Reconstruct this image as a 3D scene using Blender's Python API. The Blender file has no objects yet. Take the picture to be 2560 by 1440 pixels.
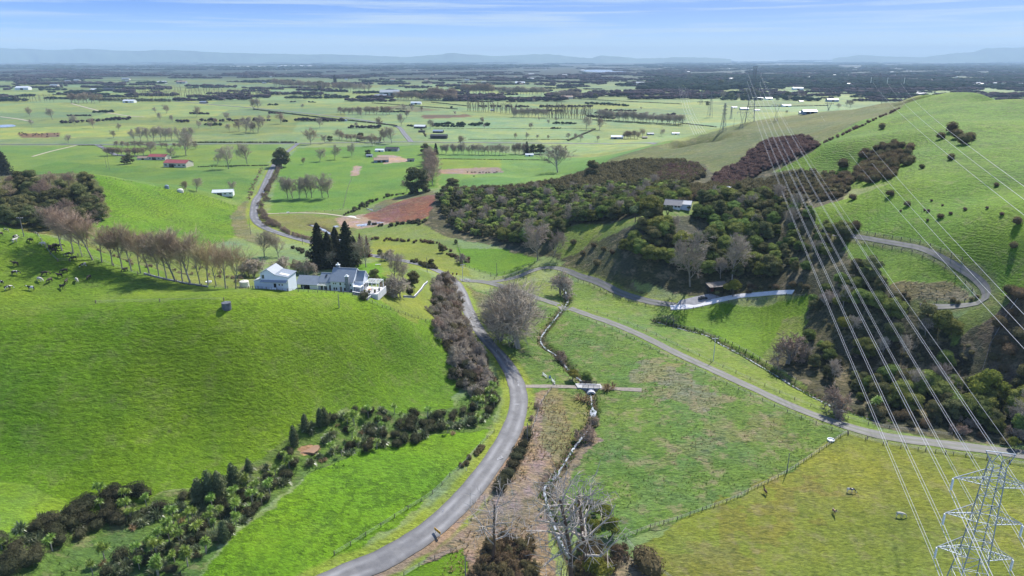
import bpy, bmesh, math, random
import numpy as np
from mathutils import Vector, Matrix
R = math.radians
rnd = random.Random(7)
rng = np.random.default_rng(11)
SC = bpy.context.scene
COL = SC.collection
# ------------------------------------------------------------------ camera, world, sun, exposure
CAMZ = 120.0; F = 1707.0; PITCH = math.atan(572.0 / F); K = 1.2      # K: metres per unit of the height notes below
cam_d = bpy.data.cameras.new('camera'); cam = bpy.data.objects.new('camera', cam_d); COL.objects.link(cam)
cam.location = (0, 0, CAMZ); cam.rotation_euler = (R(90) - PITCH, 0, 0)
cam_d.sensor_width = 36; cam_d.lens = 36 * F / 2560; cam_d.clip_start = 1; cam_d.clip_end = 90000
SC.camera = cam
SUN_EL, SUN_AZ = 47.0, 31.0          # azimuth measured from +Y (view direction) towards +X
SC.view_settings.view_transform = 'Standard'; SC.view_settings.look = 'None'
SC.view_settings.exposure = 0.62; SC.view_settings.gamma = 1; SC.view_settings.use_curve_mapping = False
SC.render.engine = 'CYCLES'
SC.cycles.use_denoising = True; SC.cycles.max_bounces = 5; SC.cycles.diffuse_bounces = 2; SC.cycles.glossy_bounces = 2
SC.cycles.transparent_max_bounces = 8; SC.cycles.volume_bounces = 0
sd = bpy.data.lights.new('sun', 'SUN'); sd.energy = 4.9; sd.angle = R(0.6); sd.color = (1.0, 0.95, 0.87)
so = bpy.data.objects.new('sun', sd); COL.objects.link(so)
sv = Vector((math.sin(R(SUN_AZ)) * math.cos(R(SUN_EL)), math.cos(R(SUN_AZ)) * math.cos(R(SUN_EL)), math.sin(R(SUN_EL))))
so.rotation_euler = sv.to_track_quat('Z', 'Y').to_euler(); so.location = (0, 0, 400)

def new_world():
    w = bpy.data.worlds.new('World'); SC.world = w; w.use_nodes = True
    nt = w.node_tree; nt.nodes.clear(); N = nt.nodes.new; L = nt.links.new
    out = N('ShaderNodeOutputWorld'); bg = N('ShaderNodeBackground'); L(bg.outputs[0], out.inputs[0])
    sky = N('ShaderNodeTexSky'); sky.sky_type = 'NISHITA'; sky.sun_disc = False
    sky.sun_elevation = R(SUN_EL); sky.sun_rotation = R(SUN_AZ); sky.air_density = 1.0; sky.dust_density = 0.3; sky.ozone_density = 3.0
    tc = N('ShaderNodeTexCoord'); sp = N('ShaderNodeSeparateXYZ'); L(tc.outputs['Generated'], sp.inputs[0])
    # a clear sky whose blue deepens quickly above a pale horizon, and goes on deepening to the zenith
    cr = N('ShaderNodeValToRGB'); L(sp.outputs['Z'], cr.inputs[0]); e = cr.color_ramp.elements
    stops = [(0.0, (0.80, 0.98, 1.06)), (0.014, (0.66, 0.90, 1.10)), (0.034, (0.27, 0.57, 1.12)), (0.065, (0.07, 0.29, 0.98)),
             (0.12, (0.06, 0.25, 0.88)), (0.4, (0.07, 0.24, 0.72)), (1.0, (0.05, 0.16, 0.55))]
    e[0].position = stops[0][0]; e[0].color = (*stops[0][1], 1); e[1].position = 1.0; e[1].color = (*stops[-1][1], 1)
    for p, c in stops[1:-1]:
        q = e.new(p); q.color = (*c, 1)
    sc = N('ShaderNodeVectorMath'); sc.operation = 'SCALE'; sc.inputs['Scale'].default_value = 7.5
    L(cr.outputs[0], sc.inputs[0])
    mx = N('ShaderNodeMix'); mx.data_type = 'RGBA'; mx.inputs[0].default_value = 0.85
    L(sky.outputs[0], mx.inputs[6]); L(sc.outputs[0], mx.inputs[7])
    # brighter towards the sun's side
    dx = N('ShaderNodeMapRange'); L(sp.outputs['X'], dx.inputs[0]); dx.inputs[1].default_value = -0.7; dx.inputs[2].default_value = 0.7
    dx.inputs[3].default_value = 0.0; dx.inputs[4].default_value = 0.26
    # thin streaks of high cloud
    mp = N('ShaderNodeMapping'); mp.inputs['Scale'].default_value = (2.0, 2.0, 75); L(tc.outputs['Generated'], mp.inputs[0])
    nz = N('ShaderNodeTexNoise'); nz.inputs['Scale'].default_value = 1.6; nz.inputs['Detail'].default_value = 7; nz.inputs['Roughness'].default_value = 0.6
    nz.inputs['Distortion'].default_value = 0.35
    L(mp.outputs[0], nz.inputs[0])
    c2 = N('ShaderNodeMapRange'); L(nz.outputs[0], c2.inputs[0]); c2.inputs[1].default_value = 0.48; c2.inputs[2].default_value = 0.70
    c2.inputs[3].default_value = 0; c2.inputs[4].default_value = 0.8
    ad = N('ShaderNodeMath'); ad.operation = 'ADD'; ad.use_clamp = True; L(c2.outputs[0], ad.inputs[0]); L(dx.outputs[0], ad.inputs[1])
    m2 = N('ShaderNodeMix'); m2.data_type = 'RGBA'; L(ad.outputs[0], m2.inputs[0]); L(mx.outputs[2], m2.inputs[6]); m2.inputs[7].default_value = (5.1, 6.1, 7.0, 1)
    L(m2.outputs[2], bg.inputs['Color']); bg.inputs['Strength'].default_value = 0.090
new_world()

# ------------------------------------------------------------------ tags
def tag(o, label=None, cat=None, group=None, kind=None):
    if label: o['label'] = label
    if cat: o['category'] = cat
    if group: o['group'] = group
    if kind: o['kind'] = kind
    return o
def empty(name, loc=(0, 0, 0), rz=0.0, **k):
    o = bpy.data.objects.new(name, None); COL.objects.link(o); o.location = loc; o.rotation_euler = (0, 0, rz)
    o.empty_display_size = 0.5
    return tag(o, **k)
def link(name, me, parent=None, loc=None, rz=None, **k):
    o = bpy.data.objects.new(name, me); COL.objects.link(o)
    if parent is not None: o.parent = parent
    if loc is not None: o.location = loc
    if rz is not None: o.rotation_euler = (0, 0, rz)
    return tag(o, **k)
KIDS = {}
def copy_tree(src, loc=None, rz=None, sc=None, parent=None, **k):
    c = src.copy(); COL.objects.link(c)
    if parent is not None: c.parent = parent
    if loc is not None: c.location = loc
    if rz is not None: c.rotation_euler = (0, 0, rz)
    if sc is not None: c.scale = sc if hasattr(sc, '__len__') else (sc, sc, sc)
    if src.name not in KIDS: KIDS[src.name] = list(src.children)
    for ch in KIDS[src.name]:
        copy_tree(ch, parent=c)
    return tag(c, **k)

# ------------------------------------------------------------------ materials
MATS = {}
def mat(name, col, rough=0.8, var=0.0, scale=1.0, spec=0.3, metal=0.0, rand=0.0, coords='Object', bump=0.0, col2=None, sub=0.0, emis=None, aniso=None):
    if name in MATS: return MATS[name]
    m = bpy.data.materials.new(name); m.use_nodes = True; nt = m.node_tree; N = nt.nodes.new; L = nt.links.new
    b = nt.nodes['Principled BSDF']; b.inputs['Roughness'].default_value = rough; b.inputs['Metallic'].default_value = metal
    b.inputs['Specular IOR Level'].default_value = spec; b.inputs['Base Color'].default_value = (*col, 1)
    src = None
    if var or col2:
        tc = N('ShaderNodeTexCoord'); nz = N('ShaderNodeTexNoise'); nz.inputs['Scale'].default_value = scale; nz.inputs['Detail'].default_value = 5
        nz.inputs['Roughness'].default_value = 0.65
        vec = tc.outputs[coords]
        if aniso:
            mp = N('ShaderNodeMapping'); mp.inputs['Scale'].default_value = aniso; L(vec, mp.inputs[0]); vec = mp.outputs[0]
        L(vec, nz.inputs[0])
        mr = N('ShaderNodeMapRange'); mr.inputs[1].default_value = 0.33; mr.inputs[2].default_value = 0.67; L(nz.outputs[0], mr.inputs[0])
        mx = N('ShaderNodeMix'); mx.data_type = 'RGBA'; L(mr.outputs[0], mx.inputs[0])
        a = tuple(c * (1 - var) for c in col); d = col2 if col2 else tuple(min(1, c * (1 + var)) for c in col)
        mx.inputs[6].default_value = (*a, 1); mx.inputs[7].default_value = (*d, 1); src = mx.outputs[2]
        if bump:
            bp = N('ShaderNodeBump'); bp.inputs['Strength'].default_value = bump; bp.inputs['Distance'].default_value = 0.2; L(nz.outputs[0], bp.inputs['Height']); L(bp.outputs[0], b.inputs['Normal'])
    if rand:
        oi = N('ShaderNodeObjectInfo'); mr2 = N('ShaderNodeMapRange'); L(oi.outputs['Random'], mr2.inputs[0]); mr2.inputs[3].default_value = 1 - rand; mr2.inputs[4].default_value = 1 + rand
        sc = N('ShaderNodeVectorMath'); sc.operation = 'SCALE'; L(mr2.outputs[0], sc.inputs['Scale'])
        if src is not None: L(src, sc.inputs[0])
        else: sc.inputs[0].default_value = col
        src = sc.outputs[0]
    if src is not None: L(src, b.inputs['Base Color'])
    MATS[name] = m
    return m
def leaf_mat(name, c1, c2, rand=0.25, hue=0.03, rough=0.78, spec=0.10, trans=0.32):
    """foliage: per-leaf tone from the mesh attribute 'tone', per-plant tone from the object's random value"""
    if name in MATS: return MATS[name]
    m = bpy.data.materials.new(name); m.use_nodes = True; nt = m.node_tree; N = nt.nodes.new; L = nt.links.new
    b = nt.nodes['Principled BSDF']; b.inputs['Roughness'].default_value = rough; b.inputs['Specular IOR Level'].default_value = spec
    at = N('ShaderNodeAttribute'); at.attribute_name = 'tone'
    mx = N('ShaderNodeMix'); mx.data_type = 'RGBA'; L(at.outputs['Fac'], mx.inputs[0]); mx.inputs[6].default_value = (*c1, 1); mx.inputs[7].default_value = (*c2, 1)
    oi = N('ShaderNodeObjectInfo')
    hs = N('ShaderNodeHueSaturation'); L(mx.outputs[2], hs.inputs['Color'])
    a = N('ShaderNodeMapRange'); L(oi.outputs['Random'], a.inputs[0]); a.inputs[3].default_value = 1 - rand; a.inputs[4].default_value = 1 + rand; L(a.outputs[0], hs.inputs['Value'])
    h = N('ShaderNodeMath'); h.operation = 'PINGPONG'; h.inputs[1].default_value = 0.13; L(oi.outputs['Random'], h.inputs[0])
    h2 = N('ShaderNodeMapRange'); L(h.outputs[0], h2.inputs[0]); h2.inputs[2].default_value = 0.13; h2.inputs[3].default_value = 0.5 - hue; h2.inputs[4].default_value = 0.5 + hue; L(h2.outputs[0], hs.inputs['Hue'])
    L(hs.outputs[0], b.inputs['Base Color'])
    if trans > 0:
        tr = N('ShaderNodeBsdfTranslucent'); L(hs.outputs[0], tr.inputs[0]); ms = N('ShaderNodeMixShader'); ms.inputs[0].default_value = trans
        L(b.outputs[0], ms.inputs[1]); L(tr.outputs[0], ms.inputs[2]); L(ms.outputs[0], nt.nodes['Material Output'].inputs[0])
    MATS[name] = m
    return m

# ------------------------------------------------------------------ mesh building
def mesh_np(name, verts, quads=None, tris=None, mats=(), mi=None, tone=None, smooth=False):
    me = bpy.data.meshes.new(name); verts = np.asarray(verts, dtype=np.float32)
    fl = []; tot = []
    if quads is not None and len(quads): fl.append(np.asarray(quads, dtype=np.int32).ravel()); tot.append(np.full(len(quads), 4, np.int32))
    if tris is not None and len(tris): fl.append(np.asarray(tris, dtype=np.int32).ravel()); tot.append(np.full(len(tris), 3, np.int32))
    fl = np.concatenate(fl); tot = np.concatenate(tot); st = np.concatenate([[0], np.cumsum(tot)[:-1]]).astype(np.int32)
    me.vertices.add(len(verts)); me.vertices.foreach_set('co', verts.ravel())
    me.loops.add(len(fl)); me.loops.foreach_set('vertex_index', fl)
    me.polygons.add(len(tot)); me.polygons.foreach_set('loop_start', st); me.polygons.foreach_set('loop_total', tot)
    if mi is not None: me.polygons.foreach_set('material_index', np.asarray(mi, dtype=np.int32))
    me.polygons.foreach_set('use_smooth', np.full(len(tot), smooth, dtype=bool))
    for m in mats: me.materials.append(m)
    if tone is not None:
        a = me.attributes.new('tone', 'FLOAT', 'POINT'); a.data.foreach_set('value', np.asarray(tone, dtype=np.float32))
    me.update(calc_edges=True)
    return me
class MB:
    """collects simple shapes into one mesh"""
    def __init__(s): s.v = []; s.f = []
    def quad(s, pts):
        n = len(s.v); s.v += [tuple(p) for p in pts]; s.f.append(tuple(range(n, n + len(pts)))); return s
    def box(s, x0, x1, y0, y1, z0, z1):
        n = len(s.v); s.v += [(x0, y0, z0), (x1, y0, z0), (x1, y1, z0), (x0, y1, z0), (x0, y0, z1), (x1, y0, z1), (x1, y1, z1), (x0, y1, z1)]
        s.f += [tuple(n + i for i in q) for q in ((0, 3, 2, 1), (4, 5, 6, 7), (0, 1, 5, 4), (1, 2, 6, 5), (2, 3, 7, 6), (3, 0, 4, 7))]; return s
    def bar(s, a, b, w, h=None, up=(0, 0, 1)):
        h = h or w; a = Vector(a); b = Vector(b); d = (b - a).normalized(); u = Vector(up)
        if abs(d.dot(u)) > 0.98: u = Vector((1, 0, 0))
        x = d.cross(u).normalized() * (w / 2); y = x.cross(d).normalized() * (h / 2); n = len(s.v)
        for p in (a, b):
            for q in (-x - y, x - y, x + y, -x + y): s.v.append(tuple(p + q))
        s.f += [tuple(n + i for i in q) for q in ((0, 1, 2, 3), (7, 6, 5, 4), (0, 4, 5, 1), (1, 5, 6, 2), (2, 6, 7, 3), (3, 7, 4, 0))]; return s
    def tube(s, pts, rad, n=6, cap=True):
        pts = [Vector(p) for p in pts]; rs = rad if hasattr(rad, '__len__') else [rad] * len(pts); base = len(s.v)
        for i, p in enumerate(pts):
            d = (pts[min(i + 1, len(pts) - 1)] - pts[max(i - 1, 0)]).normalized(); u = Vector((0, 0, 1)) if abs(d.z) < 0.9 else Vector((1, 0, 0))
            x = d.cross(u).normalized(); y = x.cross(d)
            for k in range(n):
                t = 2 * math.pi * k / n; s.v.append(tuple(p + x * math.cos(t) * rs[i] + y * math.sin(t) * rs[i]))
        for i in range(len(pts) - 1):
            for k in range(n):
                a = base + i * n + k; b = base + i * n + (k + 1) % n; s.f.append((a, b, b + n, a + n))
        if cap: s.f.append(tuple(base + k for k in range(n))[::-1]); s.f.append(tuple(base + (len(pts) - 1) * n + k for k in range(n)))
        return s
    def lathe(s, prof, n=16, cx=0, cy=0):
        base = len(s.v)
        for r, z in prof:
            for k in range(n): t = 2 * math.pi * k / n; s.v.append((cx + r * math.cos(t), cy + r * math.sin(t), z))
        for i in range(len(prof) - 1):
            for k in range(n): a = base + i * n + k; b = base + i * n + (k + 1) % n; s.f.append((a, b, b + n, a + n))
        s.f.append(tuple(base + (len(prof) - 1) * n + k for k in range(n)))
        return s
    def prism(s, poly, y0, y1):
        """poly in (x,z), extruded along y"""
        n = len(s.v); k = len(poly)
        s.v += [(x, y0, z) for x, z in poly] + [(x, y1, z) for x, z in poly]
        s.f.append(tuple(n + i for i in range(k))); s.f.append(tuple(n + k + i for i in reversed(range(k))))
        for i in range(k): j = (i + 1) % k; s.f.append((n + j, n + i, n + k + i, n + k + j))
        return s
    def slab(s, pts, th):
        """a planar polygon thickened downwards"""
        n = len(s.v); k = len(pts); s.v += [tuple(p) for p in pts] + [(p[0], p[1], p[2] - th) for p in pts]
        s.f.append(tuple(n + i for i in range(k))); s.f.append(tuple(n + k + i for i in reversed(range(k))))
        for i in range(k): j = (i + 1) % k; s.f.append((n + j, n + i, n + k + i, n + k + j))
        return s
    def mesh(s, name, m, smooth=False):
        me = bpy.data.meshes.new(name); me.from_pydata(s.v, [], s.f)
        for q in (m if isinstance(m, (list, tuple)) else [m]): me.materials.append(q)
        if smooth: me.polygons.foreach_set('use_smooth', [True] * len(me.polygons))
        me.update(); return me
    def build(s, name, m, parent=None, smooth=False, **k):
        return link(name, s.mesh(name, m, smooth), parent, **k)
# ------------------------------------------------------------------ the lie of the land
CP, SP = math.cos(PITCH), math.sin(PITCH)
def ray(px, py):
    """direction through a point of the view, in world axes"""
    a = (np.asarray(px, float) - 1280) / F; b = (720 - np.asarray(py, float)) / F
    return a, CP + b * SP, -SP + b * CP
def on_level(px, py, z):
    dx, dy, dz = ray(px, py); t = (z - CAMZ) / dz
    return dx * t, dy * t
ctrl = []
def cp(*rows):
    for px, py, z in rows:
        x, y = on_level(px, py, z * K); ctrl.append((float(x), float(y), z * K))
def crest(*rows, drop=(0.72, 0.3, 0.0), reach=(1.10, 1.25, 1.45)):
    for px, py, z in rows:
        x, y = on_level(px, py, z * K); ctrl.append((float(x), float(y), z * K))
        for d, r in zip(drop, reach): ctrl.append((float(x) * r, float(y) * r, z * K * d))
# valley floor and road
cp((860, 1440, 2), (1140, 1260, 2), (1262, 1110, 2), (1298, 990, 2), (1255, 895, 2), (1185, 810, 2.5), (1150, 730, 3), (1130, 692, 3.5),
   (1000, 640, 3), (900, 625, 2), (785, 610, 2), (720, 590, 1.5), (635, 545, 1), (640, 510, 1), (665, 460, 0), (705, 390, 0), (745, 362, 0),
   (1400, 1000, 0.5), (1500, 1100, 0.5), (1400, 1300, 0), (1600, 1300, 0), (1600, 1100, 1), (1800, 1100, 1.5), (1700, 1440, 0), (2000, 1440, 0), (2300, 1440, 0),
   (2560, 1440, 0), (2100, 1250, 0.5), (2400, 1250, 0.5), (1000, 1500, 1), (1300, 1500, 0.5), (2560, 1250, 0.5), (1500, 900, 1), (1350, 850, 0.5), (1300, 760, 1.5),
   (1440, 775, 2.5), (1600, 835, 3), (1800, 930, 3), (2000, 1025, 2.5), (2200, 1088, 2), (2560, 1130, 2), (1400, 720, 1), (1500, 760, 1), (1650, 800, 0.5),
   (1800, 850, 0), (1905, 910, 0), (2050, 990, 0), (1350, 672, 4), (1460, 695, 4), (1540, 730, 3.5), (1680, 765, 3), (1200, 640, 2), (1300, 640, 2.5), (1100, 610, 1.5),
   (1100, 570, 1), (950, 590, 1), (850, 560, 1), (750, 530, 0.5), (900, 520, 0), (1000, 550, 1), (1010, 498, 3), (1080, 492, 9), (1060, 540, 3))
# the big green knoll at the left
cp((300, 1200, 12), (500, 1100, 12.5), (300, 1100, 16), (300, 1000, 21.5), (300, 900, 27.5), (300, 820, 33), (600, 1000, 18), (600, 900, 26), (600, 820, 32),
   (100, 1100, 17), (100, 1000, 22.5), (100, 900, 28.5), (100, 830, 33), (850, 1000, 11), (850, 900, 19), (850, 820, 26.5), (1000, 950, 8), (1000, 880, 14), (1060, 850, 12), (1100, 950, 4.5),
   (0, 1150, 14), (80, 1225, 12), (180, 1290, 9), (0, 1300, 17.5), (100, 1330, 11), (0, 1380, 12))
cp((20, 812, 35), (150, 782, 36), (250, 762, 37), (400, 756, 37.6), (567, 768, 37), (650, 745, 36), (760, 735, 34), (850, 741, 31), (930, 755, 28), (1010, 790, 23), (1085, 812, 15))
cp((120, 752, 36.5), (300, 742, 35.5), (450, 736, 34.0), (560, 730, 32.2), (0, 740, 39))
cp((0, 640, 45), (120, 650, 43), (250, 700, 38), (150, 610, 46), (300, 668, 39), (450, 698, 34), (600, 716, 30.5), (80, 590, 48.5), (0, 572, 50.5))
cp((690, 716, 28.5), (780, 722, 28), (860, 732, 27.5), (930, 730, 26.5), (1000, 718, 21), (940, 668, 25), (1050, 700, 15), (1070, 680, 12), (1050, 760, 15), (1090, 740, 9), (880, 690, 26.5), (700, 690, 27))
for wx, wy, wz in ((-235, 262, 44), (-250, 300, 26), (-180, 300, 20), (-130, 300, 16), (-90, 320, 12), (-40, 330, 9), (-330, 330, 34), (-300, 250, 52), (-360, 220, 58), (-120, 345, 7)):
    ctrl.append((wx, wy, wz))
# gully with the planted shrubs, and the paddock beside the road
cp((60, 1410, 9), (300, 1320, 8), (520, 1240, 7.5), (720, 1160, 7), (900, 1090, 6), (1100, 1050, 4.5), (1230, 1000, 2.5), (600, 1360, 8.5), (800, 1240, 7), (950, 1180, 5.5), (1100, 1130, 4), (900, 1340, 4), (500, 1440, 9))
# fields behind
cp((450, 620, 12), (560, 640, 9), (700, 650, 6), (600, 600, 5), (400, 590, 12), (200, 580, 18), (540, 570, 3))
crest((0, 441, 36), (150, 440, 35), (250, 443, 32.5), (350, 459, 25), (450, 478, 16.5), (530, 493, 9))
cp((100, 520, 24), (0, 520, 26), (300, 520, 19), (400, 540, 11), (500, 530, 6), (590, 520, 1.5))
# right-hand hill
crest((1120, 477, 6), (1250, 470, 9), (1380, 457, 13), (1500, 420, 17), (1560, 394, 20.5), (1620, 373, 24), (1660, 362, 26), (1700, 352, 28), (1750, 336, 31), (1800, 322, 34), (1900, 300, 40), (2000, 286, 46), (2100, 275, 53),
      (2200, 265, 60), (2560, 247, 76), drop=(0.965, 0.78, 0.33, 0.0), reach=(1.035, 1.11, 1.28, 1.5))
crest((2245, 257, 62.5), (2290, 249, 65), (2335, 242, 68), (2380, 237, 71), (2420, 234, 73.5), (2460, 233, 75.5), drop=(0.93, 0.72, 0.3, 0.0), reach=(1.035, 1.10, 1.26, 1.5))
cp((1200, 600, 1), (1150, 560, 2), (1200, 540, 4), (1300, 560, 5), (1300, 500, 9), (1450, 500, 15), (1600, 450, 22), (1400, 665, 4), (1420, 572, 16), (1500, 560, 20), (1500, 700, 6), (1600, 548, 28), (1600, 740, 4),
   (1600, 640, 17), (1695, 516, 31), (1700, 660, 14), (1700, 450, 28), (1700, 400, 29), (1800, 480, 31), (1820, 478, 32), (1900, 400, 36), (1900, 350, 38.5), (1900, 450, 31), (1900, 550, 27), (1900, 650, 17), (1850, 738, 7),
   (1950, 731, 11), (2015, 731, 14), (2000, 680, 21), (2000, 600, 25), (2014, 533, 35), (2103, 503, 39.5), (2184, 480, 45), (2264, 452, 51), (2150, 440, 40), (2000, 470, 34), (2050, 410, 43), (2100, 350, 55), (2100, 310, 56),
   (1800, 360, 33), (2000, 340, 44.5), (1900, 325, 40), (1800, 341, 34), (2000, 312, 46), (1700, 375, 28), (1850, 341, 37.5), (1850, 322, 37.5), (1950, 325, 43), (1750, 360, 30.5), (1640, 400, 25), (2080, 290, 51), (2180, 285, 57), (2280, 280, 63.5), (1560, 425, 20.5), (2200, 400, 51), (2200, 330, 58), (2300, 400, 55), (2300, 330, 62), (2400, 400, 57), (2400, 300, 67), (2560, 300, 68), (2560, 400, 60), (2560, 500, 52), (2400, 500, 47), (2300, 550, 42),
   (2560, 600, 44), (2560, 700, 34), (2310, 625, 35.5), (2400, 670, 31), (2455, 710, 28), (2470, 745, 25), (2400, 768, 23), (2300, 765, 21), (2200, 720, 25), (2200, 650, 29), (2110, 590, 32), (2300, 690, 28),
   (1900, 800, 3), (2000, 820, 6), (2100, 780, 14), (2200, 850, 11), (2300, 900, 8), (2200, 960, 3), (2300, 1010, 2), (2500, 1070, 2), (2450, 900, 12), (2560, 830, 22), (2560, 950, 10))
for y, z in ((60, 0), (0, 0)):
    for x in (-150, -60, 0, 100, 200): ctrl.append((x, y, 6 if x < -60 else 0))
for x in (-700, -400, -150, 0, 200, 450):
    for y in (760, 950, 1200): ctrl.append((x, y, 0))
for x, y in ((800, 1100), (750, 1250), (-500, 620), (-250, 640), (-60, 660), (60, 700), (-700, 600)): ctrl.append((x, y, 0))
C = np.array(ctrl)
_d = np.hypot(C[:, None, 0] - C[None, :, 0], C[:, None, 1] - C[None, :, 1])
_keep = np.ones(len(C), bool)
for i in range(len(C)):
    if _keep[i]:
        for j in range(i + 1, len(C)):
            if _d[i, j] < 4: _keep[j] = False
C = C[_keep]
def kern(r): return np.sqrt(r * r + 14.0 ** 2)
_d = np.hypot(C[:, None, 0] - C[None, :, 0], C[:, None, 1] - C[None, :, 1])
n_ = len(C); A = np.zeros((n_ + 3, n_ + 3)); A[:n_, :n_] = kern(_d) - np.eye(n_) * 2.0
A[:n_, n_] = A[n_, :n_] = 1; A[:n_, n_ + 1] = A[n_ + 1, :n_] = C[:, 0] / 500; A[:n_, n_ + 2] = A[n_ + 2, :n_] = C[:, 1] / 500
W = np.linalg.solve(A, np.concatenate([C[:, 2], [0, 0, 0]]))
GX0, GX1, GY0, GY1, GS = -720.0, 900.0, 0.0, 1290.0, 3.0
gx = np.arange(GX0, GX1 + 1e-6, GS); gy = np.arange(GY0, GY1 + 1e-6, GS)
def smooth(e0, e1, x): t = np.clip((x - e0) / (e1 - e0), 0, 1); return t * t * (3 - 2 * t)
def vnoise(x, y, s, seed=0):
    """value noise, about -1..1"""
    x = x / s; y = y / s; xi = np.floor(x).astype(np.int64); yi = np.floor(y).astype(np.int64); fx = x - xi; fy = y - yi
    def h(a, b):
        n = (a * 374761393 + b * 668265263 + seed * 982451653) & 0x7fffffff; n = ((n ^ (n >> 13)) * 1274126177) & 0x7fffffff; n = n ^ (n >> 16)
        return (n & 0xffff) / 32767.5 - 1
    u = fx * fx * (3 - 2 * fx); v = fy * fy * (3 - 2 * fy)
    return (h(xi, yi) * (1 - u) + h(xi + 1, yi) * u) * (1 - v) + (h(xi, yi + 1) * (1 - u) + h(xi + 1, yi + 1) * u) * v
GXX, GYY = np.meshgrid(gx, gy)
HG = np.zeros_like(GXX)
for i in range(0, len(gy), 20):
    X = GXX[i:i + 20, :, None]; Y = GYY[i:i + 20, :, None]
    HG[i:i + 20] = kern(np.hypot(X - C[:, 0], Y - C[:, 1])) @ W[:n_] + W[n_] + W[n_ + 1] * X[..., 0] / 500 + W[n_ + 2] * Y[..., 0] / 500
HG = np.maximum(HG, -0.3) * (1 - smooth(1080, 1280, GYY))
_fl = smooth(2, 12, HG)                       # relief noise only on the hills
HG += _fl * (0.9 * vnoise(GXX, GYY, 38, 1) + 0.4 * vnoise(GXX, GYY, 15, 2)) * (1 - smooth(330, 420, GYY) * 0) * 0.8
def height(x, y):
    x = np.asarray(x, float); y = np.asarray(y, float)
    u = np.clip((x - GX0) / GS, 0, len(gx) - 1.001); v = np.clip((y - GY0) / GS, 0, len(gy) - 1.001)
    i = u.astype(int); j = v.astype(int); a = u - i; b = v - j
    return (HG[j, i] * (1 - a) + HG[j, i + 1] * a) * (1 - b) + (HG[j + 1, i] * (1 - a) + HG[j + 1, i + 1] * a) * b
_T = np.concatenate([np.geomspace(70, 1500, 420), np.geomspace(1510, 60000, 20)])
def at_many(P):
    """ground points seen at places of the view"""
    P = np.asarray(P, float).reshape(-1, 2); dx, dy, dz = ray(P[:, 0], P[:, 1]); s = 1 / np.hypot(dx, dy)
    dx, dy, dz = dx * s, dy * s, dz * s
    X = dx[:, None] * _T; Y = dy[:, None] * _T; Z = CAMZ + dz[:, None] * _T
    below = (Z < height(X, Y)); below[:, -1] = True; k = below.argmax(1)
    lo = _T[np.maximum(k - 1, 0)]; hi = _T[k]
    for _ in range(14):
        m = (lo + hi) / 2; b = CAMZ + dz * m < height(dx * m, dy * m); hi = np.where(b, m, hi); lo = np.where(b, lo, m)
    return np.stack([dx * hi, dy * hi, height(dx * hi, dy * hi)], 1)
def at(px, py): return Vector(at_many([(px, py)])[0])
def ground(x, y): return float(height(x, y))
def catmull(P, step):
    """smooth curve through points (any dimension), resampled every step metres"""
    P = np.asarray(P, float); Q = np.concatenate([[2 * P[0] - P[1]], P, [2 * P[-1] - P[-2]]]); out = []
    for i in range(1, len(Q) - 2):
        t = np.linspace(0, 1, 24, endpoint=False)[:, None]; a, b, c, d = Q[i - 1], Q[i], Q[i + 1], Q[i + 2]
        out.append(0.5 * ((2 * b) + (-a + c) * t + (2 * a - 5 * b + 4 * c - d) * t ** 2 + (-a + 3 * b - 3 * c + d) * t ** 3))
    out = np.concatenate(out + [P[-1:]]); L = np.concatenate([[0], np.cumsum(np.hypot(*np.diff(out[:, :2], axis=0).T))])
    n = max(2, int(L[-1] / step)); s = np.linspace(0, L[-1], n)
    return np.stack([np.interp(s, L, out[:, k]) for k in range(out.shape[1])], 1)
def path_px(P, step=2.0): return catmull(at_many(P)[:, :2], step)
# lines of the land, in places of the view
ROAD = [(700, 1520), (860, 1440), (960, 1398), (1060, 1337), (1140, 1268), (1207, 1190), (1260, 1112), (1290, 1045), (1297, 990), (1283, 940), (1253, 892), (1215, 850), (1187, 810), (1168, 770), (1153, 730), (1128, 696),
        (1060, 664), (960, 644), (860, 626), (785, 608), (720, 590), (668, 572), (638, 548), (636, 520), (648, 490), (665, 455), (683, 417), (705, 390), (728, 372), (745, 359)]
EASTROAD = [(-60, 361), (120, 361), (330, 362), (520, 360), (745, 358.5), (900, 356.5), (1025, 355), (1200, 357), (1400, 358.5), (1560, 359), (1640, 359.5)]
NORTHROAD = [(1028, 355), (1012, 336), (996, 318), (960, 309), (860, 294), (760, 283), (680, 274), (560, 264), (430, 253), (260, 244)]
TOWNROAD = [(2318, 262), (2302, 240), (2298, 222), (2294, 212)]
DRIVE = [(1150, 700), (1210, 705), (1290, 727), (1380, 757), (1450, 780), (1530, 808), (1610, 842), (1700, 887), (1800, 933), (1900, 979), (2000, 1024), (2100, 1060), (2200, 1088), (2330, 1107), (2450, 1122), (2600, 1140)]
LANE = [(1215, 706), (1262, 700), (1300, 690), (1330, 677), (1365, 669), (1405, 673), (1460, 694), (1540, 728), (1620, 753), (1690, 764)]
CONCRETE = [(1676, 770), (1720, 767), (1765, 758), (1810, 748), (1860, 739), (1920, 734), (1965, 731), (2000, 731)]
HAIRPIN = [(2085, 586), (2140, 592), (2210, 604), (2280, 616), (2330, 632), (2385, 662), (2430, 690), (2458, 716), (2466, 738), (2452, 755), (2410, 764), (2350, 767), (2300, 766)]
STREAM = [(1395, 690), (1408, 715), (1420, 742), (1412, 762), (1396, 782), (1375, 808), (1352, 840), (1360, 862), (1392, 884), (1410, 905), (1430, 928), (1468, 960), (1478, 985), (1479, 1005), (1484, 1030), (1474, 1062), (1440, 1106), (1414, 1146), (1388, 1186), (1362, 1208),
          (1366, 1246), (1380, 1290), (1400, 1340), (1430, 1400), (1450, 1460)]
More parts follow.
